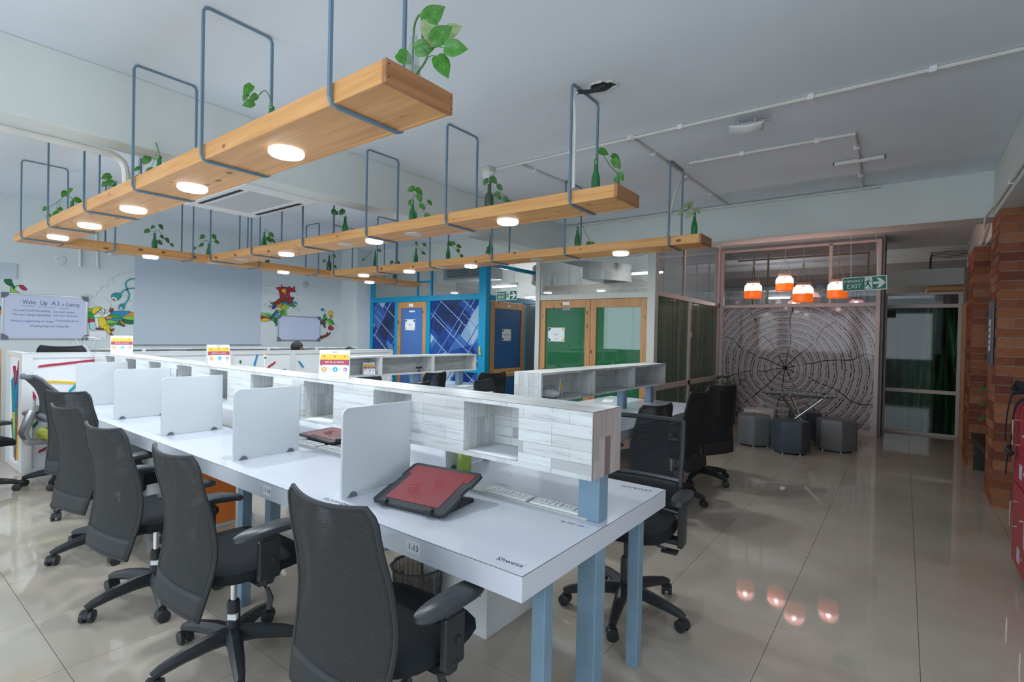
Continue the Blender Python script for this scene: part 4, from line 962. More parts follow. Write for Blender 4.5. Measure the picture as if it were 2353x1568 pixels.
G_in = thing('round_backed_chair', 'round-backed chair seen dimly through the right green door', 'chair', (7.40, 3.25, 0))
G().prism([(.22 * math.cos(a * PI / 10), 1.16 + .20 * math.sin(a * PI / 10)) for a in range(20)], -.03, .03, 'x').build('backrest', 'black', G_in, bev=.01)
G().tube([(0, 0, .02), (0, 0, .98)], .025, 8).build('pole', 'black', G_in)
G().lathe([(.22, 0), (.22, .02), (.05, .04)], 20).build('base', 'black', G_in)
G().box(.0, -.2, .45, .4, .2, .51).build('seat', 'black', G_in, bev=.03)
t = thing('meeting_table', 'pale table inside the green room behind the doors', 'table', (8.6, 3.65, 0))
G().box(-.6, -.5, .71, .6, .5, .75).build('table_top', 'whitebox', t)
for a in (-.5, .5):
    for b_ in (-.4, .4): G().box(a - .025, b_ - .025, 0, a + .025, b_ + .025, .71).build('leg', 'steel_blue', t)
t = tag(G().box(9.77, 3.3, 1.0, 9.8, 4.1, 1.62).build('reflection_board', 'whiteboard'), 'pale board inside the green room standing in for a faint reflection in its door', 'whiteboard')  # added board in place of a faint window reflection in the right door

# distant shelf with hangers in the corridor
t = thing('distant_hanging_shelf', 'distant pine shelf on thin hangers beyond the streaked green door', 'shelf', (12.3, -.55, 2.42))
G().box(-.5, -.45, 0, .5, .25, .06).build('board', 'pine_y', t)
for k in range(5):
    yy = -.42 + k * .10 + (.2 if k > 2 else 0); 
    G().tube([(-.45 + k * .2, -.4, 0), (-.45 + k * .2, -.4, .68), (-.45 + k * .2, .2, .68), (-.45 + k * .2, .2, 0)], .01, 4, smooth=False).build('hanger', 'black', t)

# hanging exit signs
def exit_sign(label, x, yc, zc_, wy, hz, ceilz, tilt=0.0):
    t = thing('exit_sign', label, 'sign', (x, yc, zc_))
    t.rotation_euler = (tilt, 0, 0)
    G().box(-.004, -wy / 2, -hz / 2, .004, wy / 2, hz / 2).build('border', 'signwhite', t)
    b_ = .009 * wy / .42
    G().box(-.0055, -wy / 2 + b_, -hz / 2 + b_, -.0041, wy / 2 - b_, hz / 2 - b_).build('green_field', 'signgreen', t)
    X = -.0062
    def pt(u, v): return (-(u - .5) * wy, (v - .5) * hz)     # u to the right, v up as seen from -x
    text('EMERGENCY', hz * .25, plane_T((X, pt(.26, .70)[0], pt(.26, .70)[1]), (0, -1, 0), (0, 0, 1)), 'signwhite', 'lettering', t, space=.92, ext=.0008, fit=wy * .43)
    text('EXIT', hz * .44, plane_T((X, pt(.27, .33)[0], pt(.27, .33)[1]), (0, -1, 0), (0, 0, 1)), 'signwhite', 'lettering', t, ext=.0012, fit=wy * .32)
    G().prism([pt(.51, .10), pt(.68, .10), pt(.68, .92), pt(.51, .92)], X, X + .0006, 'x').build('pictogram_door', 'signwhite', t)
    g = G()
    g.prism([(pt(.60, .80)[0] + .016 * wy * math.cos(a), pt(.60, .80)[1] + .016 * wy * math.sin(a)) for a in [k * PI / 5 for k in range(10)]], X - .0012, X - .0001, 'x')
    for pl in ([(.57, .72), (.62, .70), (.60, .46), (.555, .46)], [(.55, .50), (.60, .50), (.635, .33), (.66, .16), (.63, .14), (.60, .32)], [(.555, .50), (.59, .44), (.545, .30), (.50, .22), (.49, .28), (.53, .36)],
               [(.60, .70), (.62, .64), (.655, .55), (.665, .60), (.63, .70)], [(.57, .70), (.53, .66), (.525, .52), (.54, .52), (.55, .62), (.58, .66)]):
        g.prism([pt(*p) for p in pl], X - .0012, X - .0001, 'x')
    g.build('running_figure', 'signgreen', t)
    G().prism([pt(*p) for p in ((.70, .42), (.84, .42), (.77, .16), (.85, .16), (.97, .50), (.85, .84), (.77, .84), (.84, .58), (.70, .58))], X, X + .0006, 'x').build('arrow', 'signwhite', t)
    for s_ in (-1, 1):
        G().tube([(0, s_ * wy * .30, hz / 2), (0, s_ * wy * .28, ceilz - zc_)], .0018, 4).build('wire', 'alu', t)
exit_sign('green emergency exit sign hanging in front of the orange jars', 6.92, .37, 2.12, .41, .155, 2.70, R(-2))
exit_sign('smaller looking green emergency exit sign hanging by the recess door', 6.60, 5.14, 2.105, .42, .15, 3.15)
# ================================================================== hanging shelves
ZB, ZT = 2.35, 2.432
def hanger_loop(a0, a1, c, ax, ztop=3.146, name='hanger', cross=True):
    """rectangular loop of flat bar; a0..a1 across the board, c along it"""
    g = G(); lo = ZB - .008; r = .03
    def pt(a, z): return (a, c, z) if ax == 'x' else (c, a, z)
    if cross:
        ps = [pt(a0, lo + r), pt(a0 + r * .3, lo + r * .3), pt(a0 + r, lo), pt(a1 - r, lo), pt(a1 - r * .3, lo + r * .3), pt(a1, lo + r),
              pt(a1, ztop - r), pt(a1 - r * .3, ztop - r * .3), pt(a1 - r, ztop), pt(a0 + r, ztop), pt(a0 + r * .3, ztop - r * .3), pt(a0, ztop - r)]
        g.tube(ps, .0105, 4, closed=True, up=((0, 1, 0) if ax == 'x' else (1, 0, 0)), smooth=False, flat=.9)
    else:
        ps = [pt(a0, ztop), pt(a0, lo + r), pt(a0 + r * .3, lo + r * .3), pt(a0 + r, lo), pt(a1 - r, lo), pt(a1 - r * .3, lo + r * .3), pt(a1, lo + r), pt(a1, ztop)]
        g.tube(ps, .0105, 4, up=((0, 1, 0) if ax == 'x' else (1, 0, 0)), smooth=False, flat=.9)
    return g

def shelf(label, a0, a1, b0, b1, ax, hangs, covers=(), short=(), endcap=True):
    """ax 'x': board runs along y from b0 to b1, between x a0..a1; ax 'y': runs along x"""
    t = thing('hanging_shelf', label, 'shelf', group=None)
    wd = 'pine_y' if ax == 'x' else 'pine_x'
    def B(p0, q0, z0, p1, q1, z1): return G().box(p0, q0, z0, p1, q1, z1) if ax == 'x' else G().box(q0, p0, z0, q1, p1, z1)
    th = .022
    B(a0 + th, b0 + th, ZB, a1 - th, b1, ZB + .02).build('bottom_board', wd, t)
    B(a0, b0 + (0 if not endcap else th), ZB - .002, a0 + th, b1, ZT).build('side_board', wd, t, bev=.002, seg=1)
    B(a1 - th, b0 + (0 if not endcap else th), ZB - .002, a1, b1, ZT).build('side_board', wd, t, bev=.002, seg=1)
    if endcap:
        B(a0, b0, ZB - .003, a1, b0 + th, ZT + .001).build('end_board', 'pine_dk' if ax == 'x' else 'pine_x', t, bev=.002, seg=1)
        for p in (a0 + .012, a1 - .012):
            for z in (ZB + .018, ZT - .018):
                q = G().lathe([(.003, 0), (.003, .002)], 6, T=Matrix.Translation((p, b0 - .0005, z)) @ Matrix.Rotation(R(90), 4, 'X'))
                q.build('nail', 'dark', t)
    for h in hangs:
        hanger_loop(a0 - .014, a1 + .014, h, ax, cross=(h not in short), ztop=(2.85 if h in short else 3.146)).build('hanger', 'steel_blue', t)
    for c in covers:
        p = ((a0 + a1) / 2, c) if ax == 'x' else (c, (a0 + a1) / 2)
        G().lathe([(.078, -.006), (.08, .0)], 20, (p[0], p[1], ZB)).build('cover_disc', 'offwhite', t)
    return t
HY = (1.80, 2.95, 3.97, 5.03, 6.12, 7.2)
shelf('nearest pine shelf hanging over the white desk edge, its end board facing the camera', 1.18, 1.52, 1.48, 7.63, 'x', HY, short=(5.03,))
shelf('middle pine shelf on blue-grey hangers with the wine bottle on it', 2.985, 3.325, 1.46, 7.30, 'x', HY, (3.52, 4.54, 6.73), short=(5.03,))
shelf('right-hand pine shelf hanging in front of the glazed rooms', 4.80, 5.12, 1.50, 7.30, 'x', HY, (3.42, 5.0), short=(5.03,))
shelf('pine cross shelf joining the far ends of the three long shelves', 7.30, 7.63, 1.53, 6.72, 'y', (1.98, 2.80, 3.66, 4.58, 6.14), (3.13,), endcap=False)

# round lamps under the shelves
def make_lamp():
    t = thing('round_ceiling_lamp', '', 'light')
    G().lathe([(.080, 0), (.084, -.006), (.084, -.022), (.078, -.028)], 28).build('housing', 'led_rim', t)
    G().lathe([(.077, -.0265), (.074, -.030), (.04, -.0325), (.0001, -.033)], 28).build('diffuser', 'led', t)
    return t
LAMPS = [(1.355, 2.45, 'on the nearest shelf, closest to its near end'), (1.36, 3.56, 'second from the near end of the nearest shelf'), (1.36, 4.60, 'third from the near end of the nearest shelf'),
         (1.36, 5.68, 'fourth from the near end of the nearest shelf'), (1.36, 6.72, 'at the far left end of the nearest shelf'),
         (3.155, 2.46, 'closest to the near end of the middle shelf'), (3.155, 4.08, 'second from the near end of the middle shelf'), (3.155, 5.67, 'farthest along the middle shelf'),
         (4.96, 2.37, 'closest to the near end of the right-hand shelf'), (4.96, 4.45, 'second from the near end of the right-hand shelf'), (4.96, 5.62, 'third from the near end of the right-hand shelf'), (4.96, 6.66, 'farthest along the right-hand shelf'),
         (2.39, 7.46, 'under the cross shelf, the leftmost there'), (4.11, 7.46, 'under the middle of the cross shelf'), (5.68, 7.46, 'under the right part of the cross shelf')]
lp = make_lamp()
for i, (x, y, lb) in enumerate(LAMPS):
    o = lp if i == 0 else dup(lp, (0, 0, 0), 0)
    o.location = (x, y, ZB); o['label'] = 'glowing white round lamp ' + lb; o['group'] = 'round lamps under the pine shelves'
    l = bpy.data.lights.new('lamp_light', 'AREA'); l.shape = 'DISK'; l.size = .15; l.energy = 11.0; l.color = (0.88, 0.95, 1.0)
    lo = bpy.data.objects.new('lamp_light', l); lo.location = (x, y, ZB - .036); COL.objects.link(lo)

# ---- bottles and pothos cuttings
def bottle_mesh(kind, h):
    if kind == 'wine': pr = [(.034, 0), (.037, .004), (.037, .60), (.034, .66), (.016, .74), (.0145, .97), (.016, .98), (.015, 1.0)]
    elif kind == 'clear': pr = [(.029, 0), (.032, .01), (.033, .30), (.031, .45), (.024, .65), (.015, .86), (.0135, .93), (.0165, .94), (.0165, 1.0)]
    else: pr = [(.028, 0), (.031, .01), (.031, .52), (.028, .60), (.016, .76), (.0125, .94), (.0145, .95), (.0145, 1.0)]
    g = G(); g.lathe([(r, z * h if z > .012 else z) for r, z in pr], 18, cap1=False)
    return g
LEAFP = [(0, 0), (.08, .19), (.26, .33), (.46, .34), (.66, .26), (.84, .13), (.94, .045), (1.0, 0)]
def leaf_geo():
    """heart-shaped leaf, unit length along +x, folded along the midrib, tip drooping"""
    g = G(); pf = smooth_poly(LEAFP, 2, False); L = len(pf); vs = []
    for k, (x, wd) in enumerate(pf):
        wd = max(0, wd)
        zz = .06 - .20 * x * x
        notch = .12 * math.exp(-((x - .14) / .12) ** 2) if k else 0
        for u in (1, .66, .33, 0, -.33, -.66, -1):
            a = abs(u)
            vs.append((x - notch * a ** 1.5, wd * u, zz - .02 + .10 * wd * a + .05 * wd * math.sin(a * 3.0)))
    fs = [(k * 7 + q_, k * 7 + 7 + q_, k * 7 + 8 + q_, k * 7 + 1 + q_) for k in range(L - 1) for q_ in range(6)]
    g.add(vs, fs, True)
    return g
LEAFM = {k: leaf_geo().mesh('leaf', k) for k in ('leaf', 'leaf_dk', 'leaf_pale')}
def leaf(parent, base, tip_dir, nrm, size, mat):
    x = Vector(tip_dir).normalized(); n = Vector(nrm); n = (n - x * n.dot(x)).normalized(); y = n.cross(x)
    m = Matrix((x, y, n)).transposed().to_4x4()
    o = bpy.data.objects.new('leaf', LEAFM[mat]); COL.objects.link(o); o.parent = parent
    m.translation = Vector(base)
    o.matrix_local = m @ Matrix.Scale(size, 4)
    return o
SH = {1.36: 'nearest', 3.2: 'middle', 5.06: 'right-hand', 7.46: 'cross'}
ORD = ['nearest', 'second', 'third', 'fourth', 'fifth', 'sixth']
cnt = {}
rb = random.Random(11)
for i, (ax, v, B, T, LV) in enumerate(PLANTS):
    v_ = {1.36: 1.36, 3.2: 3.17, 5.06: 4.98, 7.46: 7.46}[v]
    cnt[v] = cnt.get(v, 0) + 1
    kind, mt = ('wine', 'bottle_dk') if (v == 3.2 and cnt[v] == 2) or (v == 7.46 and cnt[v] == 4) else ('beer', 'bottle')
    f = v_ / v
    if ax == 'x': bx, by = v_, T[1] * f
    else: bx, by = T[0] * f, v_
    zt = 1.458 + (T[2] - 1.458) * f
    h = max(.19, min(.33, zt - ZB - .02))
    if v == 1.36: h = min(h, .27)
    if v == 1.36 and cnt[v] in (1, 3): h = .235
    where = ('%s green bottle from the near end of the %s shelf' % (ORD[cnt[v] - (0 if v == 1.36 else 1)], SH[v])) if ax == 'x' else ('%s green bottle from the left on the cross shelf' % ['first', 'second', 'third', 'fourth', 'fifth'][cnt[v] - 1])
    if kind == 'wine': where = 'olive wine bottle standing on the middle pine shelf' if v == 3.2 else 'dark olive bottle on the right half of the cross shelf'
    o = bottle_mesh(kind, h).build('bottle', mt, solid=0.0); o.location = (bx, by, ZB + .021)
    tag(o, where, 'bottle', 'bottles on the hanging shelves')
    top = Vector((bx, by, ZB + .021 + h))
    pl = thing('pothos_cutting', 'leafy cutting in the ' + where, 'plant', top, 0, 'plants in bottles on the shelves')
    vd = (top - Vector((0, 0, 1.458))).normalized()
    lf_mat = 'leaf_pale' if (v == 5.06 and cnt[v] == 1) else ('leaf' if v == 1.36 or i % 2 else 'leaf_dk')
    pts = []
    for q in LV:
        p = Vector(q) * 1.0
        p = Vector((0, 0, 1.458)) + (p - Vector((0, 0, 1.458))) * f
        p += vd * rb.uniform(-.03, .03)
        pts.append(p - top)
    # stem: out of the neck, over and along the leaves by distance
    order = sorted(pts, key=lambda p: p.length)
    far = order[-1]
    st = [Vector((0, 0, -.08)), Vector((0, 0, .015)), Vector((far.x * .25, far.y * .25, max(.03, far.z * .4 + .05)))] + [far * .6 + Vector((0, 0, .015)), far]
    sp = smooth_poly([tuple(p) for p in st], 4, False)
    G().tube(sp, .0028, 6).build('stem', 'stem', pl)
    sv = [Vector(p) for p in sp]
    sz0 = .072 if v != 1.36 else .070
    for p in pts:
        near = min(sv[4:], key=lambda s_: (s_ - p).length)
        if (near - p).length > .008: G().tube([near, (near + p) / 2 + Vector((0, 0, .008)), p], .0014, 5).build('petiole', 'stem', pl)
        side = Vector((-vd.y, vd.x, 0)) * (1 if (p.x * -vd.y + p.y * vd.x) > 0 else -1)
        dr = side * rb.uniform(.3, 1.0) + Vector((0, 0, -rb.uniform(.25, 1.2)))
        nr = -vd + Vector((rb.uniform(-.5, .5), rb.uniform(-.5, .5), rb.uniform(.1, .8)))
        s_ = sz0 * rb.uniform(.75, 1.15)
        leaf(pl, p - dr.normalized() * s_ * .4, dr, nr, s_, lf_mat)
# clear bottle with the big plant at the near end
o = bottle_mesh('clear', .255).build('bottle', 'bottle_clear'); o.location = (1.37, 1.556, ZB + .021)
tag(o, 'clear glass bottle at the near end of the nearest pine shelf', 'bottle', 'bottles on the hanging shelves')
G().lathe([(.029, 0), (.030, .12), (.0001, .121)], 18).build('water', 'bottle_clear', o).location = (0, 0, .004)
pl = thing('pothos_cutting', 'big bright green plant growing out of the clear bottle', 'plant', (1.37, 1.556, ZB + .276), 0, 'plants in bottles on the shelves')
org = Vector((1.37, 1.556, ZB + .276))
rt = Vector((.7, -.95, 0)).normalized(); rt = Vector((0, -1, 0))
def q(px): return Vector(px) - org
stem = [q((1.37, 1.556, 2.42)), q((1.37, 1.556, 2.60)), q((1.37, 1.548, 2.665)), q((1.37, 1.525, 2.69)), q((1.365, 1.505, 2.67)), q((1.36, 1.495, 2.63)), q((1.36, 1.487, 2.55)), q((1.36, 1.465, 2.505)), q((1.36, 1.52, 2.46))]
G().tube(smooth_poly([tuple(p) for p in stem], 4, False), .0042, 8).build('stem', 'stem', pl)
vdr = Vector((1.36, 1.45, 1.1)).normalized()
for (x, y, z, an), sz, mt, hub in zip(P1, (.098, .094, .088, .088, .092, .080, .10), ('leaf', 'leaf', 'leaf', 'leaf', 'leaf', 'leaf', 'leaf_pale'), ((1.36, 1.492, 2.62), (1.36, 1.42, 2.53), (1.36, 1.50, 2.54), (1.36, 1.46, 2.54), (1.36, 1.468, 2.505), (1.36, 1.54, 2.50), (1.36, 1.493, 2.62))):
    a = R(an)
    side = Vector((.35, -.9, 0)).normalized()
    td = side * math.cos(a) + Vector((0, 0, 1)) * math.sin(a)
    c_ = Vector((x, y, z)) - org
    b_ = c_ - td * sz * .45
    G().tube([q(hub), (q(hub) + b_) / 2 + Vector((0, 0, .006)), b_], .0019, 6).build('petiole', 'stem', pl)
    leaf(pl, b_, td, -vdr + Vector((0, 0, .25)) + side * .1, sz, mt)
leaf(pl, q((1.42, 1.43, 2.615)), (.2, -.8, .1), (-.6, -.4, -.5), .07, 'leaf_pale')

# ================================================================== desks
def desk(nm_label, x0, x1, y0, y1, along, legs):
    t = thing('bench_desk', nm_label, 'desk')
    z0, z1 = .672, .75
    G().box(x0, y0, z0, x1, y1, z1 - .001).build('desk_top_core', 'lam_edge', t)
    G().box(x0 + .002, y0 + .002, z1 - .001, x1 - .002, y1 - .002, z1).build('desk_surface', 'lam', t)
    for e in ((x0, y0, x1, y0 + .002), (x0, y1 - .002, x1, y1), (x0, y0 + .002, x0 + .002, y1 - .002), (x1 - .002, y0 + .002, x1, y1 - .002)):
        G().box(e[0], e[1], z1 - .001, e[2], e[3], z1 + .0002).build('edge_line', 'edge_line', t)
    for (x, y, s_) in legs: G().box(x - s_, y - s_, 0, x + s_, y + s_, z0).build('leg', 'post', t, bev=.003, seg=1)
    return t
LX = (1.43, 1.803, 2.18)
d1 = desk('long white bench desk in the foreground with blue-grey legs', 1.23, 2.376, .877, 6.84, 'y',
     [(1.43, .935, .026), (1.805, .955, .040), (2.18, .935, .026)] + [(x, y, .026) for y in (2.76, 4.7, 6.6) for x in (1.33, 2.28)] + [(1.805, y, .036) for y in (3.36, 5.4)])
d2 = desk('white bench desk in the middle ground ending near the green glass', 3.12, 5.76, 1.69, 2.84, 'x', [(x, y, .026) for x in (3.3, 4.5, 5.6) for y in (1.80, 2.74)])
d3 = desk('white bench desk in front of the cyan partition', 3.02, 5.72, 4.45, 5.60, 'x', [(x, y, .026) for x in (3.15, 4.4, 5.6) for y in (4.55, 5.5)])
d4 = desk('white bench desk by the back wall, mostly hidden behind the low partition', 1.6, 6.33, 7.72, 8.72, 'x', [(x, y, .026) for x in (1.7, 3.8, 6.0) for y in (7.82, 8.75)])

def posts(label_root, pts, zt):
    for (x, y) in pts:
        G().box(x - .038, y - .045, .7505, x + .038, y + .045, zt).build('post', 'post', label_root, bev=.003, seg=1)
# shelf box on top of desk 1 (runs along y)
OB, OT = .929, 1.183
t = thing('shelf_box', 'long whitewashed board-print shelf box raised over the foreground desk', 'shelf')
th = .018
X0, X1 = 1.69, 1.923
G().box(X0, .905, OT - th, X1, 6.83, OT).build('top_panel', 'pl_yx', t)
G().box(X0, .905, OB, X1, 6.83, OB + th).build('bottom_panel', 'pl_yx', t)
G().box(X0, .90, OB, X1, .905, OT - .0004).build('end_panel', 'pl_warm_lit_end', t)
cub = [(1.24, 1.54), (1.88, 2.17), (2.52, 2.82), (3.17, 3.46), (3.79, 4.08), (4.39, 4.68), (5.01, 5.29), (5.60, 5.88), (6.19, 6.47)]
prev = .905
for a, b_ in cub + [(6.83, 6.9)]:
    G().box(X0, prev, OB + th, X0 + .014, a, OT - th).build('front_panel', 'pl_yz', t)
    # open cell on the other side behind this panel
    if b_ < 6.85:
        G().box(X1 - .014, a, OB + th, X1, b_, OT - th).build('back_panel', 'pl_yz', t)
        for yy in (a - .014, b_): G().box(X0 + .014 if yy < a else X0 + .014, yy, OB + th, X1, yy + .014, OT - th).build('divider', 'pl_zx', t)
    prev = b_
for e in ((X0 - .0005, .899, OT - .001, X1, .9005, OT + .0005), (X0 - .0008, .9, OT - .001, X0 + .001, 6.83, OT + .0004), (X0 - .0008, .899, OB, X0 + .001, .901, OT)):
    G().box(*e).build('edge_line', 'edge_line', t)
posts(t, [(1.805, .955), (1.805, 2.35), (1.805, 3.36), (1.805, 4.3), (1.805, 5.4), (1.805, 6.7)], OB)

def box_x(label, x0, x1, y0, y1, cells, pz, open_y0=True, sheets=()):
    t = thing('shelf_box', label, 'shelf')
    G().box(x0, y0, OT - th, x1, y1, OT).build('top_panel', 'pl_xy', t)
    G().box(x0, y0, .95, x1, y1, .95 + th).build('bottom_panel', 'pl_xy', t)
    G().box(x0, y1 - .014, .95 + th, x1, y1, OT - th).build('back_panel', 'pl_xz', t)
    G().box(x0 - .0006, y0 - .0004, .9496, x0 + th, y1 + .0004, OT - .0006).build('end_panel', 'pl_zy', t)
    G().box(x1 - th, y0 - .0004, .9496, x1 + .0006, y1 + .0004, OT - .0006).build('end_panel', 'pl_zy', t)
    for xx in (cells if isinstance(cells, tuple) else [x0 + (x1 - x0) * k / cells for k in range(1, cells)]):
        G().box(xx - .018, y0, .95 + th, xx + .018, y1 - .014, OT - th).build('divider', 'pl_zy', t)
    for xx in pz: G().box(xx - .045, (y0 + y1) / 2 - .035, .7505, xx + .045, (y0 + y1) / 2 + .035, .95).build('post', 'post', t, bev=.003, seg=1)
    return t
box_x('whitewashed shelf box over the middle desk with open cells and crumpled paper', 3.19, 5.70, 2.14, 2.39, (4.02, 4.86), (3.6, 4.85, 5.55))
box_x('whitewashed shelf box over the desk in front of the cyan partition', 3.28, 5.62, 4.90, 5.15, (3.92, 4.77), (3.5, 4.55, 5.40))
box_x('whitewashed shelf box of the farthest desk, seen as a strip by the back wall', 1.7, 6.0, 8.18, 8.42, 5, (1.9, 3.8, 5.8))

# desk screens (clamped white boards) on desk 1
def make_screen():
    t = thing('desk_screen', '', 'desk screen')
    pr = [(0, .004), (.38, .004), (.38, .385), (.028, .385), (.014, .380), (.004, .370), (0, .357)]
    G().prism(pr, -.006, .006, 'y').build('board', 'divider', t, bev=.0015, seg=1)
    for xx in (.055, .325):
        G().prism([(xx + .02 * math.cos(k * PI / 8), -.0 + .022 * math.sin(k * PI / 8)) for k in range(9)], -.013, .013, 'y').build('clamp', 'corner', t)
    return t
scr = make_screen()
for i, (y, lb) in enumerate([(1.885, 'nearest white desk screen, beside the tilted red laptop stand'), (2.86, 'second white desk screen from the camera'), (3.86, 'third white desk screen from the camera'),
                             (4.80, 'fourth white desk screen from the camera'), (5.81, 'farthest white desk screen, before the low partition')]):
    o = scr if i == 0 else dup(scr, (0, 0, 0), 0)
    o.location = (1.308, y, .75); o['label'] = lb; o['group'] = 'white screens on the long desk'
for x, y, lb in ((1.93, 1.885, 'white desk screen on the far half of the foreground desk by the lime bottle'),):
    dup(scr, (x, y, .75), 0, lb, 'white screens on the long desk')

# cable channel and sockets along the middle of desk 1
o = G(); o.box(1.765, .96, .7502, 1.845, 6.8, .757)
tag(o.build('cable_channel', 'offwhite', bev=.002, seg=1), 'long beige cable channel cover along the middle of the foreground desk', 'cable channel')
def socket_strip(label, y0, y1, xc=1.806, z=.757):
    t = thing('socket_strip', label, 'socket', (xc, (y0 + y1) / 2, z), 0, 'white socket strips')
    L = (y1 - y0) / 2
    G().box(-.036, -L, 0, .036, L, .012).build('base', 'white', t, bev=.005)
    for k in (-1, 1):
        G().box(-.026, k * L * .5 - .03, .0122, .026, k * L * .5 + .03, .015).build('socket', 'white', t, bev=.002, seg=1)
        for (dx, dy) in ((.012, 0), (-.010, .010), (-.010, -.010)):
            G().lathe([(.0032, .0151), (.0032, .0156)], 8, (dx, k * L * .5 + dy, 0)).build('hole', 'dark', t)
    for k in (-.012, .012): G().box(-.02, k - .009, .0122, .02, k + .009, .0175).build('switch', 'white', t, bev=.002, seg=1)
    return t
socket_strip('white socket strip on the desk nearest the thick blue-grey post', 1.0, 1.235)
socket_strip('white socket strip on the desk, second from the thick post', 1.255, 1.49)
socket_strip('white socket strip on the desk beside the flat red laptop stand', 2.55, 2.78)
socket_strip('white socket strip on the desk behind the second screen', 2.82, 3.05)

# laptop stands
def laptop_stand(label, loc, rz, tilt):
    t = thing('laptop_stand', label, 'laptop stand', loc, rz, 'red and black laptop stands')
    Tt = Matrix.Translation((-.14, 0, .012)) @ Matrix.Rotation(-tilt, 4, 'Y')
    def tp(g):
        g.v = [tuple(Tt @ Vector(p)) for p in g.v]; return g
    out = [(0, -.185), (.27, -.185), (.285, -.17), (.285, .17), (.27, .185), (.20, .185), (.185, .172), (.125, .172), (.11, .185), (.0, .185), (-.012, .17), (-.012, -.17)]
    out = [(0, -.185), (.105, -.185), (.12, -.175), (.175, -.175), (.19, -.185), (.27, -.185), (.285, -.17), (.285, .17), (.27, .185), (.19, .185), (.175, .175), (.12, .175), (.105, .185), (0, .185), (-.012, .17), (-.012, -.17)]
    tp(G().prism(out, 0, .014)).build('tray', 'black', t, bev=.003)
    red = [(.02, -.135), (.20, -.135), (.20, -.16), (.262, -.16), (.262, .16), (.20, .16), (.20, .135), (.02, .135)]
    tp(G().prism(red, .0141, .0156)).build('perforated_plate', 'darkred', t)
    g = G()
    for k in range(22):
        a = 2 * PI * k / 22; r0, r1 = .035, .085
        g.tube([(.13 + r0 * math.cos(a), r0 * math.sin(a), .0156), (.13 + (r0 + r1) / 2 * math.cos(a + .18), (r0 + r1) / 2 * math.sin(a + .18), .0162), (.13 + r1 * math.cos(a + .25), r1 * math.sin(a + .25), .0156)], .0011, 4)
    tp(g).build('fan_grille_ridges', 'red', t)
    for yy in (-.13, .10): tp(G().box(-.02, yy, .004, .004, yy + .035, .028)).build('stop', 'black', t, bev=.003)
    g = G(); g.box(-.13, -.155, 0, .10, -.125, .016); g.box(-.13, .125, 0, .10, .155, .016); g.box(.06, -.155, 0, .10, .155, .014); g.box(-.14, -.155, 0, -.11, .155, .016)
    for k in range(4): g.box(-.02 + k * .028, -.125, .002, -.01 + k * .028, .125, .012)
    g.build('base', 'black', t, bev=.002, seg=1)
    if tilt > .1:
        hp = Tt @ Vector((.20, 0, 0))
        g = G()
        for s_ in (-1, 1): g.tube([(.03, s_ * .12, .012), (hp.x - .0, s_ * .12, hp.z - .0), (hp.x - .02, s_ * .12, hp.z)], .005, 6)
        g.tube([(hp.x, -.12, hp.z), (hp.x, .12, hp.z)], .005, 6)
        g.build('prop', 'black', t)
    return t
laptop_stand('tilted red and black laptop stand on the near end of the foreground desk', (1.53, 1.575, .7503), R(8), R(19))
laptop_stand('flat red and black laptop stand behind the second desk screen', (2.02, 2.98, .7503), R(100), R(5))
# ================================================================== chairs
def caster_parts(parent, px, py, ang, hz=.055):
    T = Matrix.Translation((px, py, 0)) @ Matrix.Rotation(ang, 4, 'Z')
    c = G()
    c.tube([T @ Vector((.0, 0, .075)), T @ Vector((0, 0, .045))], .009, 8)
    arc = [(.030 * math.cos(a), .030 + .031 * math.sin(a)) for a in [k * PI / 8 for k in range(9)]]
    g = G(); g.prism(arc, -.009, .009, 'y'); g.v = [tuple(T @ Vector(p)) for p in g.v]
    c.add(g.v, g.f)
    o = c.build('caster', 'black_rough', parent)
    for s_ in (-1, 1):
        W_ = T @ Matrix.Translation((0, s_ * .019, .030)) @ Matrix.Rotation(R(90), 4, 'X')
        G().lathe([(.022, -.010), (.030, -.008), (.030, .008), (.022, .010)], 16, T=W_).build('wheel', 'black', o)
def star_base(t, r=.30, rot=0.0, mat='black'):
    G().lathe([(.040, .075), (.046, .095), (.040, .135), (.030, .145)], 18).build('hub', mat, t)
    for k in range(5):
        a = rot + k * 2 * PI / 5
        c_, s_ = math.cos(a), math.sin(a)
        pts = [(c_ * d, s_ * d, z) for d, z in ((.02, .112), (.10, .112), (.20, .100), (r - .02, .082), (r + .008, .070))]
        G().tube(pts, [.037, .033, .028, .022, .018], 8, up=(0, 0, 1), flat=1.0).build('base_leg', mat, t)
        caster_parts(t, c_ * r, s_ * r, a + 1.9 + k, 0)
def back_surface(w0, w1, w2, z0, z1, xoff, wrap=.032, flare=.048, lum=.016, lean=.0):
    def fn(u, v):
        s_ = 2 * u - 1
        wv = w0 + (w1 - w0) * math.sin(min(v / .42, 1) * PI / 2) if v < .42 else w1 + (w2 - w1) * ((v - .42) / .58) ** 1.2
        # rounded top corners
        if v > .93: wv -= .03 * ((v - .93) / .07) ** 2
        y = s_ * wv
        x = xoff - lean * v + lum * math.exp(-((v - .42) / .25) ** 2) - flare * max(0, (v - .62) / .38) ** 2 - .012 * max(0, (.30 - v) / .30) ** 1.4
        x += wrap * s_ * s_ * (.4 + .8 * math.exp(-((v - .45) / .35) ** 2)) + .018 * s_ * s_ * max(0, v - .8) * 5
        z = z0 + (z1 - z0) * v + (.012 * s_ * s_ if v > .9 else 0)
        return (x, y, z)
    return fn
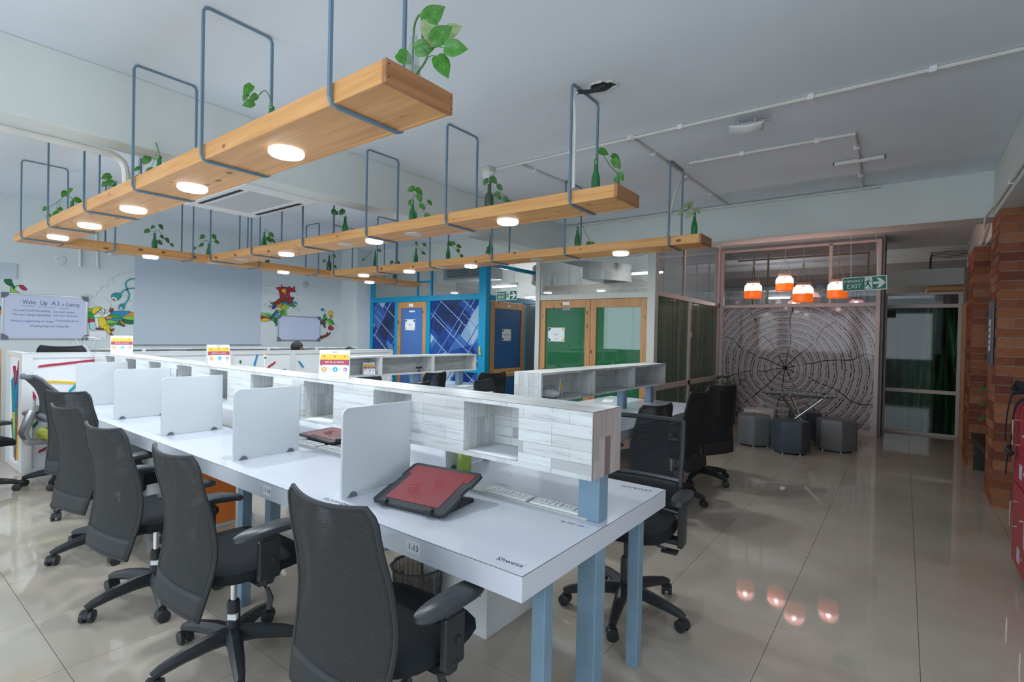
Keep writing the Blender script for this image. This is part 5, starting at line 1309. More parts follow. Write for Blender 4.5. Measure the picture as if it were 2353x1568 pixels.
def make_mesh_chair(mesh='mesh', seat_mat='seat', rot=0.58, arms=True, zt=.955):
    t = thing('office_chair', '', 'chair')
    star_base(t, .30, rot)
    G().lathe([(.028, .13), (.027, .25), (.022, .262)], 16).build('cylinder_cover', 'black', t)
    G().lathe([(.0135, .26), (.0135, .40)], 14).build('gas_cylinder', 'chrome', t)
    G().box(-.028, -.0272, .185, -.010, .012, .21, T=Matrix.Rotation(.6, 4, 'Z')).build('sticker', 'paper', t)
    g = G(); g.box(-.13, -.075, .385, .10, .075, .425)
    g.build('mechanism', 'black_rough', t, bev=.012)
    g = G(); g.tube([(.03, -.07, .395), (.04, -.13, .385), (.05, -.19, .345)], .006, 6); g.tube([(.05, -.185, .355), (.055, -.205, .315), (.05, -.20, .265)], [.012, .018, .014], 8, flat=.4)
    g.build('height_lever', 'black', t)
    G().lathe([(.024, 0), (.026, .01), (.026, .035), (.020, .04)], 14, T=Matrix.Translation((.12, -.10, .39)) @ Matrix.Rotation(R(90), 4, 'X')).build('tension_knob', 'black', t)
    # seat cushion
    rs = []
    for (a, b_, z, cx) in ((.19, .205, .425, .035), (.217, .238, .432, .035), (.230, .25, .455, .035), (.228, .248, .478, .033), (.21, .23, .495, .03), (.15, .17, .504, .02), (.05, .06, .507, .02)):
        ring = sup(a, b_, 32, 3.2, cx, 0, z)
        ring = [(p[0], p[1], p[2] - .03 * max(0, (p[0] - .12) / .13) ** 2) for p in ring]
        rs.append(ring)
    G().rings(rs).build('seat', seat_mat, t)
    # backrest
    fn = back_surface(.20, .235, .205, .33, zt, -.238)
    G().grid(fn, 18, 26).build('mesh_back', mesh, t, solid=.006)
    edge = [Vector(fn(0, k / 26)) for k in range(27)] + [Vector(fn(k / 18, 1)) for k in range(1, 19)] + [Vector(fn(1, 1 - k / 26)) for k in range(1, 27)] + [Vector(fn(1 - k / 18, 0)) for k in range(1, 18)]
    G().tube(edge, .0085, 6, closed=True).build('back_rim', 'black_rough', t)
    fb = back_surface(.20, .235, .205, .33, zt, -.238)
    G().grid(lambda u, v: fb(u, v * .16 - .005), 14, 4).build('back_hem', 'black_rough', t, solid=.014)
    g = G(); g.tube([(-.10, 0, .40), (-.14, 0, .405), (-.178, 0, .44), (-.196, 0, .60)], [.022, .020, .014, .010], 8, flat=1.6)
    g.build('back_support', 'black', t)
    if arms:
        for s_ in (-1, 1):
            g = G(); g.box(-.045, s_ * .285 - .013, .44, .045, s_ * .285 + .013, .60); g.box(-.036, s_ * .285 - .008, .58, .036, s_ * .285 + .008, .632)
            g.build('arm_post', 'black', t, bev=.006)
            g = G(); g.tube([(0, s_ * .10, .412), (0, s_ * .24, .412), (0, s_ * .28, .43), (0, s_ * .285, .46)], .018, 6, flat=1.8, up=(0, 0, 1)); g.build('arm_bracket', 'black', t)
            G().lathe([(.013, 0), (.013, .008), (.009, .010)], 12, T=Matrix.Translation((.012, s_ * .298, .52)) @ Matrix.Rotation(R(-90 * s_), 4, 'X')).build('arm_button', 'black', t)
            rr = []
            for (a, b_, z) in ((.105, .030, .628), (.125, .040, .632), (.135, .046, .643), (.132, .044, .656), (.115, .034, .663), (.06, .012, .665)):
                ring = sup(a * 1.1, b_, 24, 2.6, .015, s_ * .285, z)
                rr.append([(p[0], p[1] + .02 * s_ * ((p[0] - .02) / .13) ** 2 * -1, p[2] - .018 * ((p[0] - .02) / .13) ** 2) for p in ring])
            G().rings(rr).build('arm_pad', 'pad', t)
    return t
cA = make_mesh_chair()
GRP = 'black mesh office chairs at the long desk'
cA.location = (1.15, 1.37, 0); cA.rotation_euler = (0, 0, R(2)); cA['label'] = 'black mesh office chair nearest the camera with its back turned'; cA['group'] = GRP
for x, y, a, z, lb in ((1.085, 2.34, 1, 0, 'second black mesh office chair from the camera along the left side of the desk'),
                    (1.07, 3.20, 8, 0, 'third black mesh office chair from the camera beside the desk end of the white pedestal'),
                    (1.12, 4.13, 9, .0, 'fourth black mesh office chair from the camera, its back rim worn'),):
    dup(cA, (x, y, z), R(a), lb, GRP)
dup(cA, (1.30, 5.15, 0), R(27), 'fifth chair of the left row, black, turned towards the low partition', GRP)

# see-through mesh chair with rectangular back (right side of the desk), faces -x
def make_frame_chair():
    t = thing('office_chair', 'black office chair with see-through rectangular mesh back at the right side of the desk', 'chair', group=None)
    star_base(t, .32, .14)
    G().lathe([(.028, .13), (.027, .27), (.022, .28)], 16).build('cylinder_cover', 'black', t)
    G().lathe([(.0135, .28), (.0135, .42)], 14).build('gas_cylinder', 'black', t)
    G().box(-.12, -.08, .40, .10, .08, .44).build('mechanism', 'black_rough', t, bev=.01)
    rs = [[(p[0], p[1], p[2]) for p in sup(a, b_, 32, 3.2, .01, 0, z)] for (a, b_, z) in ((.21, .21, .44), (.245, .25, .455), (.25, .255, .48), (.235, .24, .505), (.15, .16, .515))]
    G().rings(rs).build('seat', 'seat', t)
    def fn(u, v):
        s_ = 2 * u - 1
        return (-.245 - .05 * v + .04 * math.exp(-((v - .3) / .25) ** 2) + .035 * s_ * s_, s_ * (.235 - .008 * v), .50 + .50 * v)
    G().grid(lambda u, v: fn(u * .96 + .02, v * .62 + .36), 14, 14).build('mesh_back', 'mesh_open', t)
    G().grid(lambda u, v: fn(u * .96 + .02, v * .36), 14, 6).build('lower_back', 'black_rough', t, solid=.012)
    edge = [fn(0, k / 14) for k in range(15)] + [fn(.03 + .94 * k / 12, 1) for k in range(13)] + [fn(1, 1 - k / 14) for k in range(15)] + [fn(1 - k / 12, 0) for k in range(1, 12)]
    G().tube(edge, .014, 6, closed=True).build('back_frame', 'black', t)
    g = G(); g.tube([fn(k / 12, .36) for k in range(13)], .014, 6); g.build('lumbar_bar', 'pad', t)
    g = G(); g.tube([(-.10, 0, .42), (-.24, 0, .42), (-.27, 0, .50), (-.24, 0, .66)], .02, 8, flat=1.7); g.build('back_support', 'black', t)
    for s_ in (-1, 1):
        G().box(-.05, s_ * .29 - .014, .40, .04, s_ * .29 + .014, .635).build('arm_post', 'black', t, bev=.006)
        G().box(-.04, s_ * .16, .41, .03, s_ * .30, .435).build('arm_bracket', 'black', t, bev=.004)
        G().rings([sup(a, b_, 24, 2.6, .0, s_ * .29, z) for a, b_, z in ((.11, .03, .632), (.135, .045, .638), (.13, .043, .660), (.06, .02, .666))]).build('arm_pad', 'black', t)
    g = G(); g.tube([(.03, .05, .41), (.02, .16, .39), (.0, .21, .37)], .007, 6); g.box(-.035, .19, .355, .02, .27, .365); g.build('height_lever', 'black', t)
    G().box(-.283, -.20, .86, -.280, -.165, .90).build('care_label', 'offwhite', t)
    return t
cR = make_frame_chair(); cR.location = (2.60, 1.17, 0); cR.rotation_euler = (0, 0, R(180 + 6))

# chairs at the middle desk face +y
GR2 = 'black mesh office chairs at the middle and far desks'
cS = make_mesh_chair('mesh_dk', 'tan', .1, True, .93)
cS['label'] = 'black chair with tan seat at the middle desk, seen through the open mesh back'; cS['group'] = GR2
cS.location = (4.0, 1.78, 0); cS.rotation_euler = (0, 0, R(75))
cB = make_mesh_chair('mesh_dk', 'seat', .7, True, 1.0)
cB['label'] = 'black chair with ribbed see-through back, right one at the far desk'; cB['group'] = GR2
cB.location = (4.86, 4.17, 0); cB.rotation_euler = (0, 0, R(78))
dup(cB, (4.62, 1.66, 0), R(84), 'black mesh office chair at the middle desk, seen edge on with worn back', GR2)  # darker mesh on this and the next chair: dimmer light put into colour
dup(cB, (5.47, 1.66, 0), R(66), 'black mesh office chair farthest right at the middle desk', GR2)
dup(cB, (4.24, 4.60, 0), R(98), 'black chair with ribbed see-through back, left one at the far desk', GR2)
dup(cA, (4.35, 3.40, 0), R(-80), 'black chair on the far side of the middle desk, only its top edge in view', GR2)
dup(cB, (5.15, 3.35, -.0), R(-95), 'black chair peeking out left of the middle shelf box', GR2)
dup(cA, (3.55, 4.15, 0), R(95), 'low black chair back just above the long shelf box', GR2)
dup(cA, (4.75, 6.0, 0), R(-90), 'dark chair on the far side of the desk by the cyan partition', GR2)
cH = make_mesh_chair('mesh_dk', 'seat', .2, False, 1.235)
cH['label'] = 'dark rounded high chair top behind the low partition beside the table fan'; cH['group'] = GR2
cH.location = (1.62, 7.40, 0); cH.rotation_euler = (0, 0, R(60))

# grey and lime chair by the partition
t = thing('office_chair', 'grey armchair with silver frame and lime green seat by the low partition', 'chair', (1.36, 6.24, 0), R(8))
star_base(t, .31, .2)
G().lathe([(.028, .13), (.027, .36), (.02, .40)], 14).build('gas_cylinder', 'black', t)
G().rings([sup(a, b_, 28, 3, .02, 0, z) for a, b_, z in ((.20, .20, .42), (.235, .24, .44), (.24, .245, .475), (.22, .225, .50), (.10, .12, .51))]).build('seat', 'lime', t)
fn = back_surface(.20, .215, .16, .60, 1.0, -.20, .07, .09, .02, .05)
G().grid(fn, 14, 14).build('mesh_back', 'mesh_grey', t, solid=.01)
G().tube([fn(0, k / 14) for k in range(15)] + [fn(k / 12, 1) for k in range(1, 13)] + [fn(1, 1 - k / 14) for k in range(1, 15)] + [fn(1 - k / 12, 0) for k in range(1, 12)], .012, 6, closed=True).build('back_rim', 'corner', t)
G().tube([fn(.1, .99), fn(.5, 1.0), fn(.9, .99)], .022, 8).build('head_roll', 'corner', t)
g = G(); g.tube([(-.10, 0, .40), (-.30, 0, .42), (-.33, 0, .50), (-.27, 0, .70)], [.03, .035, .035, .03], 8, flat=1.8); g.build('silver_spine', 'silver', t)
for s_ in (-1, 1):
    G().tube([(-.24, s_ * .10, .66), (-.24, s_ * .24, .645), (-.10, s_ * .27, .640), (.08, s_ * .27, .635)], .022, 8, flat=1.3).build('arm_rest', 'corner', t)
    G().tube([(.0, s_ * .10, .41), (.0, s_ * .24, .42), (-.04, s_ * .265, .63)], .012, 8).build('arm_post', 'silver', t)
# chair cut by the left edge
cL = make_mesh_chair('mesh_dk', 'seat', .9, True, .95)
cL['label'] = 'black armchair cut by the left edge, its seat front and two armrests in view'; cL['group'] = GRP
cL.location = (.70, 6.22, 0); cL.rotation_euler = (0, 0, R(18))

# ================================================================== under the desk
def pedestal(label, x0, x1, y0, y1, z1, mat, front=None):
    t = thing('drawer_pedestal', label, 'cabinet')
    G().box(x0, y0, .0, x1, y1, z1).build('carcass', 'whitebox', t, bev=.002, seg=1)
    if mat != 'whitebox': G().box(x0 + .01, y0 - .012, .03, x1 - .01, y0 - .0005, z1 - .01).build('coloured_face', mat, t)
    G().lathe([(.004, 0), (.004, .002)], 8, T=Matrix.Translation((x0 - .001, y0 + .04, .20)) @ Matrix.Rotation(R(-90), 4, 'Y')).build('screw_cap', 'corner', t)
    return t
pedestal('white pedestal standing under the near end of the foreground desk', 1.90, 2.34, 1.56, 2.02, .62, 'whitebox')
pedestal('pedestal with an orange face under the desk beyond the second chair', 1.40, 1.86, 4.0, 4.45, .62, 'orange_pan')
pedestal('white pedestal under the desk behind the third chair', 1.30, 1.75, 4.40, 4.66, .62, 'whitebox')
t = thing('waste_bin', 'round black wire waste bin lined with a clear bag under the desk', 'bin', (1.80, 1.93, 0))
g = G()
for k in range(30):
    a = 2 * PI * k / 30
    g.tube([(.105 * math.cos(a), .105 * math.sin(a), .005), (.128 * math.cos(a), .128 * math.sin(a), .29)], .0012, 4)
for z in (.06, .12, .18, .24): g.tube([((.105 + .023 * z / .29) * math.cos(a), (.105 + .023 * z / .29) * math.sin(a), z) for a in [2 * PI * k / 28 for k in range(28)]], .0012, 4, closed=True)
g.build('wire_mesh', 'black', t)
G().tube([(.130 * math.cos(a), .130 * math.sin(a), .293) for a in [2 * PI * k / 32 for k in range(32)]], .006, 8, closed=True).build('rim', 'black', t)
G().lathe([(.105, 0), (.105, .006)], 28).build('bottom', 'black', t)
rb2 = random.Random(4)
def bagf(u, v):
    a = 2 * PI * u; r = .100 + .026 * v + .006 * math.sin(9 * a + 5 * v)
    if v > .93: r += .012
    return (r * math.cos(a), r * math.sin(a), .008 + .29 * v)
G().grid(bagf, 60, 10).build('liner_bag', 'bag', t)
for k in range(9):
    a = 2.2 + k * .28
    G().box(-.022, -.003, .0, .022, .003, .23, T=Matrix.Translation((.085 * math.cos(a), .085 * math.sin(a), .02)) @ Matrix.Rotation(a + PI / 2, 4, 'Z') @ Matrix.Rotation(R(rb2.uniform(-8, 8)), 4, 'Y')).build('cardboard_strip', 'kraft', t)

# ================================================================== low decorated partition
t = thing('low_partition', 'low white partition decorated with coloured sticks behind the desks', 'partition')
PY = 6.85
frame = [(1.13, PY, 0, 1.21, 7.0, 1.183), (1.21, PY, 1.135, 5.72, 7.0, 1.183), (1.21, PY, 0, 5.72, 7.0, .04), (5.66, PY, .04, 5.72, 7.0, 1.135), (1.13, 7.0, 1.135, 1.21, 7.62, 1.183), (1.13, 7.56, 0, 1.21, 7.62, 1.135), (1.13, 7.0, 0, 1.21, 7.56, .04)]
for a in frame: G().box(*a).build('frame_board', 'whitebox', t, bev=.002, seg=1)
for xx in (3.05, 3.90, 4.75): G().box(xx, PY, .04, xx + .07, 7.0, 1.135).build('frame_board', 'whitebox', t, bev=.002, seg=1)
G().box(1.21, PY + .02, .04, 5.66, 6.98, 1.135).build('front_panel', 'paper', t)
G().box(1.155, 7.0, .04, 1.19, 7.56, 1.135).build('side_panel', 'paper', t)
G().box(1.13, PY - .004, 1.1834, 5.72, PY + .15, 1.1838).build('edge_strip', 'whitebox', t)
SC = {'r': 'mural_r', 'y': 'mural_y', 'g': 'mural_t', 'd': 'mural_d', 'b': 'mural_b', 't': 'mural_t'}
def stick(parent, a, b_, plane, mat, wd=.022, zmax=1.13):
    a = Vector(a); b_ = Vector(b_); d = (b_ - a).normalized()
    if plane == 'y': s_ = Vector((-d.z, 0, d.x)) * wd / 2; e = d * .02
    else: s_ = Vector((0, -d.z, d.y)) * wd / 2; e = d * .02
    poly = [a - s_, a + s_ + e, b_ + s_, b_ - s_ - e]
    if plane == 'y': G().prism([(p.x, min(p.z, zmax)) for p in poly], PY + .006, PY + .02, 'y').build('coloured_stick', mat, parent)
    else: G().prism([(p.y, min(p.z, zmax)) for p in poly], 1.135, 1.155, 'x').build('coloured_stick', mat, parent)
for k, a, b_ in STICKS: stick(t, a, b_, 'y', SC[k])
f = 1.13 / 1.08
for k, a, b_ in SIDESTICKS:
    a2 = (1.13, a[1] * f + .06, 1.458 + (a[2] - 1.458) * f); b2 = (1.13, b_[1] * f + .06, 1.458 + (b_[2] - 1.458) * f)
    stick(t, a2, b2, 'x', SC[k], .018)
# louvred wooden screen at the far left
t = thing('louvred_screen', 'pine louvred screen standing at the left edge behind the chairs', 'screen')
G().box(1.04, 7.66, 0, 1.10, 7.71, 1.20).build('frame_post', 'pine_z', t); G().box(.0, 7.66, 0, .06, 7.71, 1.20).build('frame_post', 'pine_z', t)
G().box(.06, 7.66, 1.14, 1.04, 7.71, 1.20).build('frame_rail', 'pine_x', t); G().box(.06, 7.66, .04, 1.04, 7.71, .10).build('frame_rail', 'pine_x', t)
G().box(.06, 7.70, .1, 1.04, 7.71, 1.19).build('backing', 'dark', t)
for k in range(29):
    z = .115 + k * .036
    G().box(.06, -.018, -.003, 1.04, .018, .003, T=Matrix.Translation((0, 7.685, z)) @ Matrix.Rotation(R(-40), 4, 'X')).build('slat', 'pine_x', t)
# ================================================================== back wall
WY = YW - .0
def wall_poly(parent, pl, mat, layer, nm='painted_shape', sm=True):
    p = smooth_poly([tuple(q_) for q_ in pl], 3) if sm else pl
    f = (YW) / 9.27
    p = [(a * f, 1.458 + (b_ - 1.458) * f) for a, b_ in p]
    return G().prism(p, YW - .0012 - layer * .0004, YW - .0002 - layer * .0, 'y').build(nm, mat, parent)
def ribbon(pts, wd, d):
    """flat painted line on the back wall"""
    f = YW / 9.27; g = G()
    P_ = [Vector((a * f, 1.458 + (b_ - 1.458) * f)) for a, b_ in pts]
    L_, R__ = [], []
    for i, p in enumerate(P_):
        t_ = (P_[min(i + 1, len(P_) - 1)] - P_[max(i - 1, 0)])
        t_ = t_.normalized() if t_.length > 1e-6 else Vector((1, 0))
        n_ = Vector((-t_.y, t_.x)) * wd / 2
        L_.append(p + n_); R__.append(p - n_)
    poly = L_ + R__[::-1]
    n = len(P_); vs = [(p.x, YW - d, p.y) for p in L_] + [(p.x, YW - d, p.y) for p in R__]
    g.add(vs, [(i, i + 1, n + i + 1, n + i) for i in range(n - 1)])
    return g
for nm, data, lb in (('wall_mural', MURAL_L, 'painted mural of a helmeted worker, hills and lamp flowers left of the big screen'), ('wall_mural', MURAL_R, 'painted mural of a red sailing ship riding coloured waves right of the big screen')):
    t = thing(nm, lb, 'mural')
    for i, (k, pl) in enumerate(data): wall_poly(t, pl, 'mural_' + k, i + 1)
    lay = len(data) + 2
    half = [d_ for d_ in DASH if (d_[0][0] < 3.2) == (data is MURAL_L)]
    for dl in half:
        sp = smooth_poly([tuple(p) for p in dl], 6, False); g = G()
        for j in range(0, len(sp) - 1, 2):
            r_ = ribbon(sp[j:j + 2], .005, .0018 + lay * .0004); g.add(r_.v, r_.f)
        o = g.build('dashed_line', 'inkgrey', t)
    for k, wd, pl in STROKE:
        if (pl[0][0] < 3.2) == (data is MURAL_L):
            ribbon(smooth_poly([tuple(p) for p in pl], 5, False), wd * 1.6, .0018 + lay * .0004).build('painted_line', 'mural_' + k, t)
    # outlines of the shapes
    g = G()
    for i, (k, pl) in enumerate(data):
        sp = smooth_poly([tuple(q_) for q_ in pl], 3); sp = sp + [sp[0]]
        r_ = ribbon(sp, .0045, .0014 + (i + 1) * .0004); g.add(r_.v, r_.f)
    g.build('dark_outline', 'mural_k', t)['kind'] = 'stuff'
o = tag(G().box(2.77, YW - .012, 1.205, 4.70, YW - .001, 2.62).build('projection_board', 'screen', bev=.003), 'very large blank grey projection board on the back wall', 'screen')
G().box(2.75, YW - .034, 1.195, 4.72, YW - .0, 1.206).build('lower_trim', 'alu', o)
def whiteboard(label, x0, x1, z0, z1, nm='whiteboard'):
    t = thing(nm, label, 'whiteboard', (0, YW - .022, 0))
    G().box(x0, 0, z0, x1, .010, z1).build('surface', 'whiteboard', t)
    for a in ((x0 - .012, z0 - .012, x1 + .012, z0 + .008), (x0 - .012, z1 - .008, x1 + .012, z1 + .012), (x0 - .012, z0, x0 + .008, z1), (x1 - .008, z0, x1 + .012, z1)):
        G().box(a[0], -.006, a[1], a[2], .02, a[3]).build('frame_bar', 'alu', t, bev=.002, seg=1)
    for cx, sx in ((x0, 1), (x1, -1)):
        for cz, sz in ((z0, 1), (z1, -1)):
            G().prism([(cx - sx * .018, cz - sz * .018), (cx + sx * .06, cz - sz * .018), (cx + sx * .05, cz + sz * .02), (cx + sx * .02, cz + sz * .05), (cx - sx * .018, cz + sz * .06)], -.010, -.0061, 'y').build('corner_cap', 'corner', t)
    return t
t = whiteboard('whiteboard covered in handwriting at the far left of the back wall', 1.34, 2.20, 1.285, 1.865)
def hand(s, size, x, z, mat, sh=.15, x1=None): return text(s, size, plane_T((x, -.0013, z), (1, 0, 0), (0, 0, 1)), mat, 'handwriting', t, shear=sh, ext=.0002, align='LEFT', fit=(x1 - x) if x1 else None)
hand('Wake', .085, 1.525, 1.765, 'inkgrey', .05, 1.655); hand('Up', .085, 1.70, 1.762, 'inkgrey', .05, 1.77); hand('A.I', .09, 1.815, 1.762, 'inkblue', 0, 1.895); hand('is', .05, 1.92, 1.75, 'inkgrey', .1, 1.945); hand('Coming', .072, 1.965, 1.755, 'inkgrey', .05, 2.115)
hand("You can't build something", .040, 1.43, 1.655, 'inkgrey', .2, 1.80); hand(", you can't design", .040, 1.82, 1.650, 'inkblue', .2, 2.06)
hand("You can't design Something.", .040, 1.43, 1.598, 'inkgrey', .2, 1.81); hand("you can't describe", .040, 1.84, 1.600, 'inkblue', .2, 2.10)
hand('Without programming on design,', .038, 1.41, 1.515, 'inkblue', .2, 1.84); hand('Programing is the art', .036, 1.86, 1.53, 'inkgrey', .2, 2.11)
hand('of adding bugs into empty file', .040, 1.60, 1.452, 'inkgrey', .2, 2.0)
for a, b_, z in ((1.51, 1.64, 1.712), (1.68, 1.86, 1.708), (1.90, 2.0, 1.70)): G().box(a, -.0012, z, b_, -.0002, z + .004).build('underline', 'inkgrey', t)
whiteboard('small blank whiteboard on the back wall under the painted ship', 5.03, 5.88, 1.285, 1.735)
o = tag(G().box(1.0, YW - .02, 2.06, 1.47, YW, 2.26).build('notice_panel', 'screen', bev=.003), 'small grey panel high on the back wall at the left edge', 'panel')
t = thing('wall_socket_plate', 'white switch and socket plate beside the handwritten whiteboard', 'socket', (2.33, YW - .012, 1.325))
G().box(-.10, 0, -.06, .10, .012, .06).build('plate', 'white', t, bev=.003)
for x, z, w_ in ((-.015, .025, .012), (.015, .025, .012), (-.075, -.028, .012), (-.048, -.028, .012)): G().box(x - w_, -.004, z - .018, x + w_, .0, z + .018).build('switch', 'white', t, bev=.002, seg=1)
for x in (0, .055):
    for dx, dz in ((0, .012), (-.01, -.008), (.01, -.008)): G().lathe([(.004, 0), (.004, .002)], 8, T=Matrix.Translation((x + dx, -.001, -.028 + dz)) @ Matrix.Rotation(R(90), 4, 'X')).build('hole', 'dark', t)
for x, z, lb in ((1.90, 2.37, 'left flat round cap on the back wall'), (5.58, 2.37, 'right flat round cap on the back wall above the ship')):
    t = thing('round_wall_cap', lb, 'cap', (x, YW, z))
    G().lathe([(.07, 0), (.07, .006), (.055, .010)], 24, T=Matrix.Rotation(R(90), 4, 'X')).build('disc', 'acgrille' if x > 3 else 'wall', t)
    G().lathe([(.006, .010), (.006, .012)], 8, (-.02, .01, 0), T=Matrix.Rotation(R(90), 4, 'X')).build('screw', 'dark', t)
t = thing('wall_camera', 'small white camera fixed high on the back wall left of the big board', 'camera', (2.43, YW, 2.55))
G().box(-.03, -.02, -.02, .03, 0, .03).build('bracket', 'white', t, bev=.004)
G().tube([(0, -.02, 0), (.0, -.10, -.03)], .028, 12).build('body', 'white', t)
t = thing('wall_camera', 'small white camera fixed high on the back wall above the red ship', 'camera', (4.80, YW, 2.62))
G().box(-.03, -.02, -.02, .03, 0, .03).build('bracket', 'white', t, bev=.004)
G().tube([(0, -.02, 0), (.03, -.10, -.03)], .028, 12).build('body', 'white', t)
t = thing('hanging_cable', 'loose yellowish cable dangling from the ceiling near the back wall', 'cable')
G().tube(smooth_poly([(3.9, 8.6, 3.14), (3.88, 8.6, 3.0), (3.93, 8.6, 2.85), (3.84, 8.6, 2.72), (3.86, 8.6, 2.70)], 4, False), .006, 6).build('cable', 'offwhite', t)
G().box(3.84, 8.59, 2.68, 3.88, 8.61, 2.70).build('plug', 'dark', t)
conduit('white pipe dropping down the back wall behind the nearest shelf', [[(2.10, YW - .02, 3.14), (2.12, YW - .02, 2.3)]], [], r=.018)
conduit('second white pipe beside it on the back wall', [[(2.28, YW - .02, 3.14), (2.32, YW - .02, 2.3)]], [], r=.014)

# ================================================================== small things on desks
def tent_card(label, loc, rz, s=1.0):
    t = thing('tent_card', label, 'table card', loc, rz, 'refer and earn tent cards')
    w_, h_, d_ = .075 * s, .148 * s, .035 * s
    a = math.atan2(d_, h_)
    pr = [(-d_, 0), (-d_ + .0012, 0), (0, h_), (d_ - .0012, 0), (d_, 0), (.0008, h_ + .001), (-.0008, h_ + .001)]
    g = G(); g.v = []
    for x in (-w_, w_): g.v += [(x, p[0], p[1]) for p in pr]
    n = 7; g.f = [[0, 1, 2, 6], [2, 3, 4, 5], [2, 5, 6], [7, 13, 9, 8], [9, 12, 11, 10], [9, 13, 12]] + [[i, (i + 1) % n, (i + 1) % n + n, i + n] for i in range(n)]
    g.sm = [False] * len(g.f)
    g.build('card', 'paper', t)
    L = math.hypot(d_, h_); up = Vector((0, d_ / L, h_ / L)); out = Vector((0, -h_ / L, d_ / L))
    def P_(u, v, k=0.0006):
        k += .0016
        return Vector((-w_, -d_, 0)) + Vector((1, 0, 0)) * (2 * w_ * u) + up * (L * v) + out * k * s
    def panel(nm, pl, mat, k=.0006):
        g = G(); vs = [P_(u, v, k) for u, v in pl]; g.add(vs, [list(range(len(vs)))]); g.build(nm, mat, t)
    panel('yellow_band', [(.03, .67), (.97, .67), (.97, .86), (.03, .86)], 'yellowprint')
    panel('red_ribbon', [(.02, .50), (.98, .50), (.98, .67), (.02, .67)], 'redprint', .0008)
    panel('ribbon_end', [(.03, .50), (.09, .50), (.09, .455)], 'purpleprint'); panel('ribbon_end', [(.97, .50), (.91, .50), (.91, .455)], 'purpleprint')
    for cx, mt in ((.16, 'orangeprint'), (.53, 'blueprint'), (.86, 'purpleprint')):
        rr = .082 if cx < .8 else .06
        panel('round_icon', [(cx + rr * math.cos(k * PI / 8), .34 + rr * 1.0 * math.sin(k * PI / 8)) for k in range(16)], mt)
        panel('icon_mark', [(cx - .03, .36), (cx + .03, .36), (cx + .02, .31), (cx, .29), (cx - .02, .31)], 'paper', .001)
    def Tt(u, v, k=.0012): return plane_T(P_(u, v, k), (1, 0, 0), up)
    text('REFER & EARN', .0135 * s, Tt(.5, .583), 'paper', 'lettering', t, ext=.0001, space=1.1)
    text('BHIVE', .010 * s, Tt(.5, .935), 'inkgrey', 'lettering', t, ext=.0001)
    for u in (.35, .70): text('>', .013 * s, Tt(u, .34), 'ink', 'lettering', t, ext=.0001)
    for u in (.16, .5, .84):
        for dv in (0, -.03): panel('fine_print', [(u - .08, .215 + dv), (u + .08, .215 + dv), (u + .08, .222 + dv), (u - .08, .222 + dv)], 'alu')
        panel('skyline_icon', [(u - .03, .76), (u - .03, .83), (u - .01, .83), (u - .01, .80), (u + .01, .82), (u + .03, .79), (u + .03, .76)], 'orangeprint')
    panel('fine_print', [(.22, .09), (.78, .09), (.78, .10), (.22, .10)], 'alu')
    return t
VA = R(-30)
tent_card('nearest tent card reading refer and earn on the long shelf box', (1.79, 2.66, OT + .0005), R(-40), 1.12)
tent_card('middle tent card on the long shelf box, turned to show its side', (1.81, 4.22, OT + .0005), R(-8), 1.05)
tent_card('farthest tent card at the far end of the long shelf box', (1.85, 6.55, OT + .0005), R(-16), 1.25)
tent_card('tent card standing inside a cell of the box before the cyan partition', (3.82, 5.0, .969), R(-20), .92)
t = thing('desk_flag', 'small tricolour flag on a white stand on the long shelf box', 'flag', (1.83, 3.55, OT))
G().lathe([(.018, 0), (.018, .004), (.006, .010)], 14).build('stand', 'white', t)
G().tube([(0, 0, .008), (-.004, .003, .115)], .0016, 6).build('pole', 'white', t)
for k, mt in enumerate(('signgreen', 'paper', 'orangeprint')): G().box(-.004, -.001, .078 + k * .012, .012, .001, .090 + k * .012).build('stripe', mt, t)
# papers
def papers(label, loc, rz, w_, h_, n=3, mat='paper'):
    t = thing('paper_sheets', label, 'paper', loc, rz)
    for k in range(n):
        def pf(u, v, k=k): return ((u - .5) * w_ + .004 * k, (v - .5) * h_ - .006 * k, .0012 * k + .004 * (k + 1) * abs(u - .5) ** 2)
        G().grid(pf, 6, 6).build('sheet', mat, t, solid=.0006)
papers('white sheets lying in the first open cell of the long shelf box', (1.80, 1.39, OB + th + .001), 0, .21, .27, 2)
papers('loose pile of papers sticking out of the third open cell', (1.775, 2.66, OB + th + .001), R(12), .21, .24, 4)
papers('papers spread on the far desk before the cyan partition', (5.25, 4.80, .7515), R(15), .3, .2, 3)
papers('thin booklet on the middle desk near its far end', (5.25, 2.62, .7515), R(20), .3, .12, 2)
t = thing('crumpled_paper', 'crumpled plastic and paper lump in the left cell of the middle shelf box', 'paper', (3.46, 2.24, .968))
rc = random.Random(9)
def cr(u, v):
    a = 2 * PI * u; r = math.sin(v * PI) * (.055 + .03 * rc.random()); return (r * math.cos(a) * 1.3, r * math.sin(a), .035 - .035 * math.cos(v * PI) * 1.0 + .006 * rc.random())
G().grid(cr, 14, 8).build('lump', 'paper', t)
G().tube(smooth_poly([(.12, 0, .005), (.13, -.01, .07), (.16, 0, .15), (.18, .01, .08), (.19, 0, .0)], 4, False), .004, 6).build('bent_strip', 'white', t)
G().box(.13, -.01, .07, .16, -.004, .13, T=Matrix.Rotation(.1, 4, 'Y')).build('yellow_label', 'yellowprint', t)
t = thing('spray_bottle', 'lime green plastic bottle behind the post on the foreground desk', 'bottle', (1.985, 1.80, .7503))
G().lathe([(.0335, 0), (.038, .006), (.038, .10), (.034, .13), (.016, .155), (.014, .17)], 20).build('body', 'limeplastic', t)
G().lathe([(.017, .168), (.017, .19), (.010, .20)], 14).build('cap', 'lime', t)
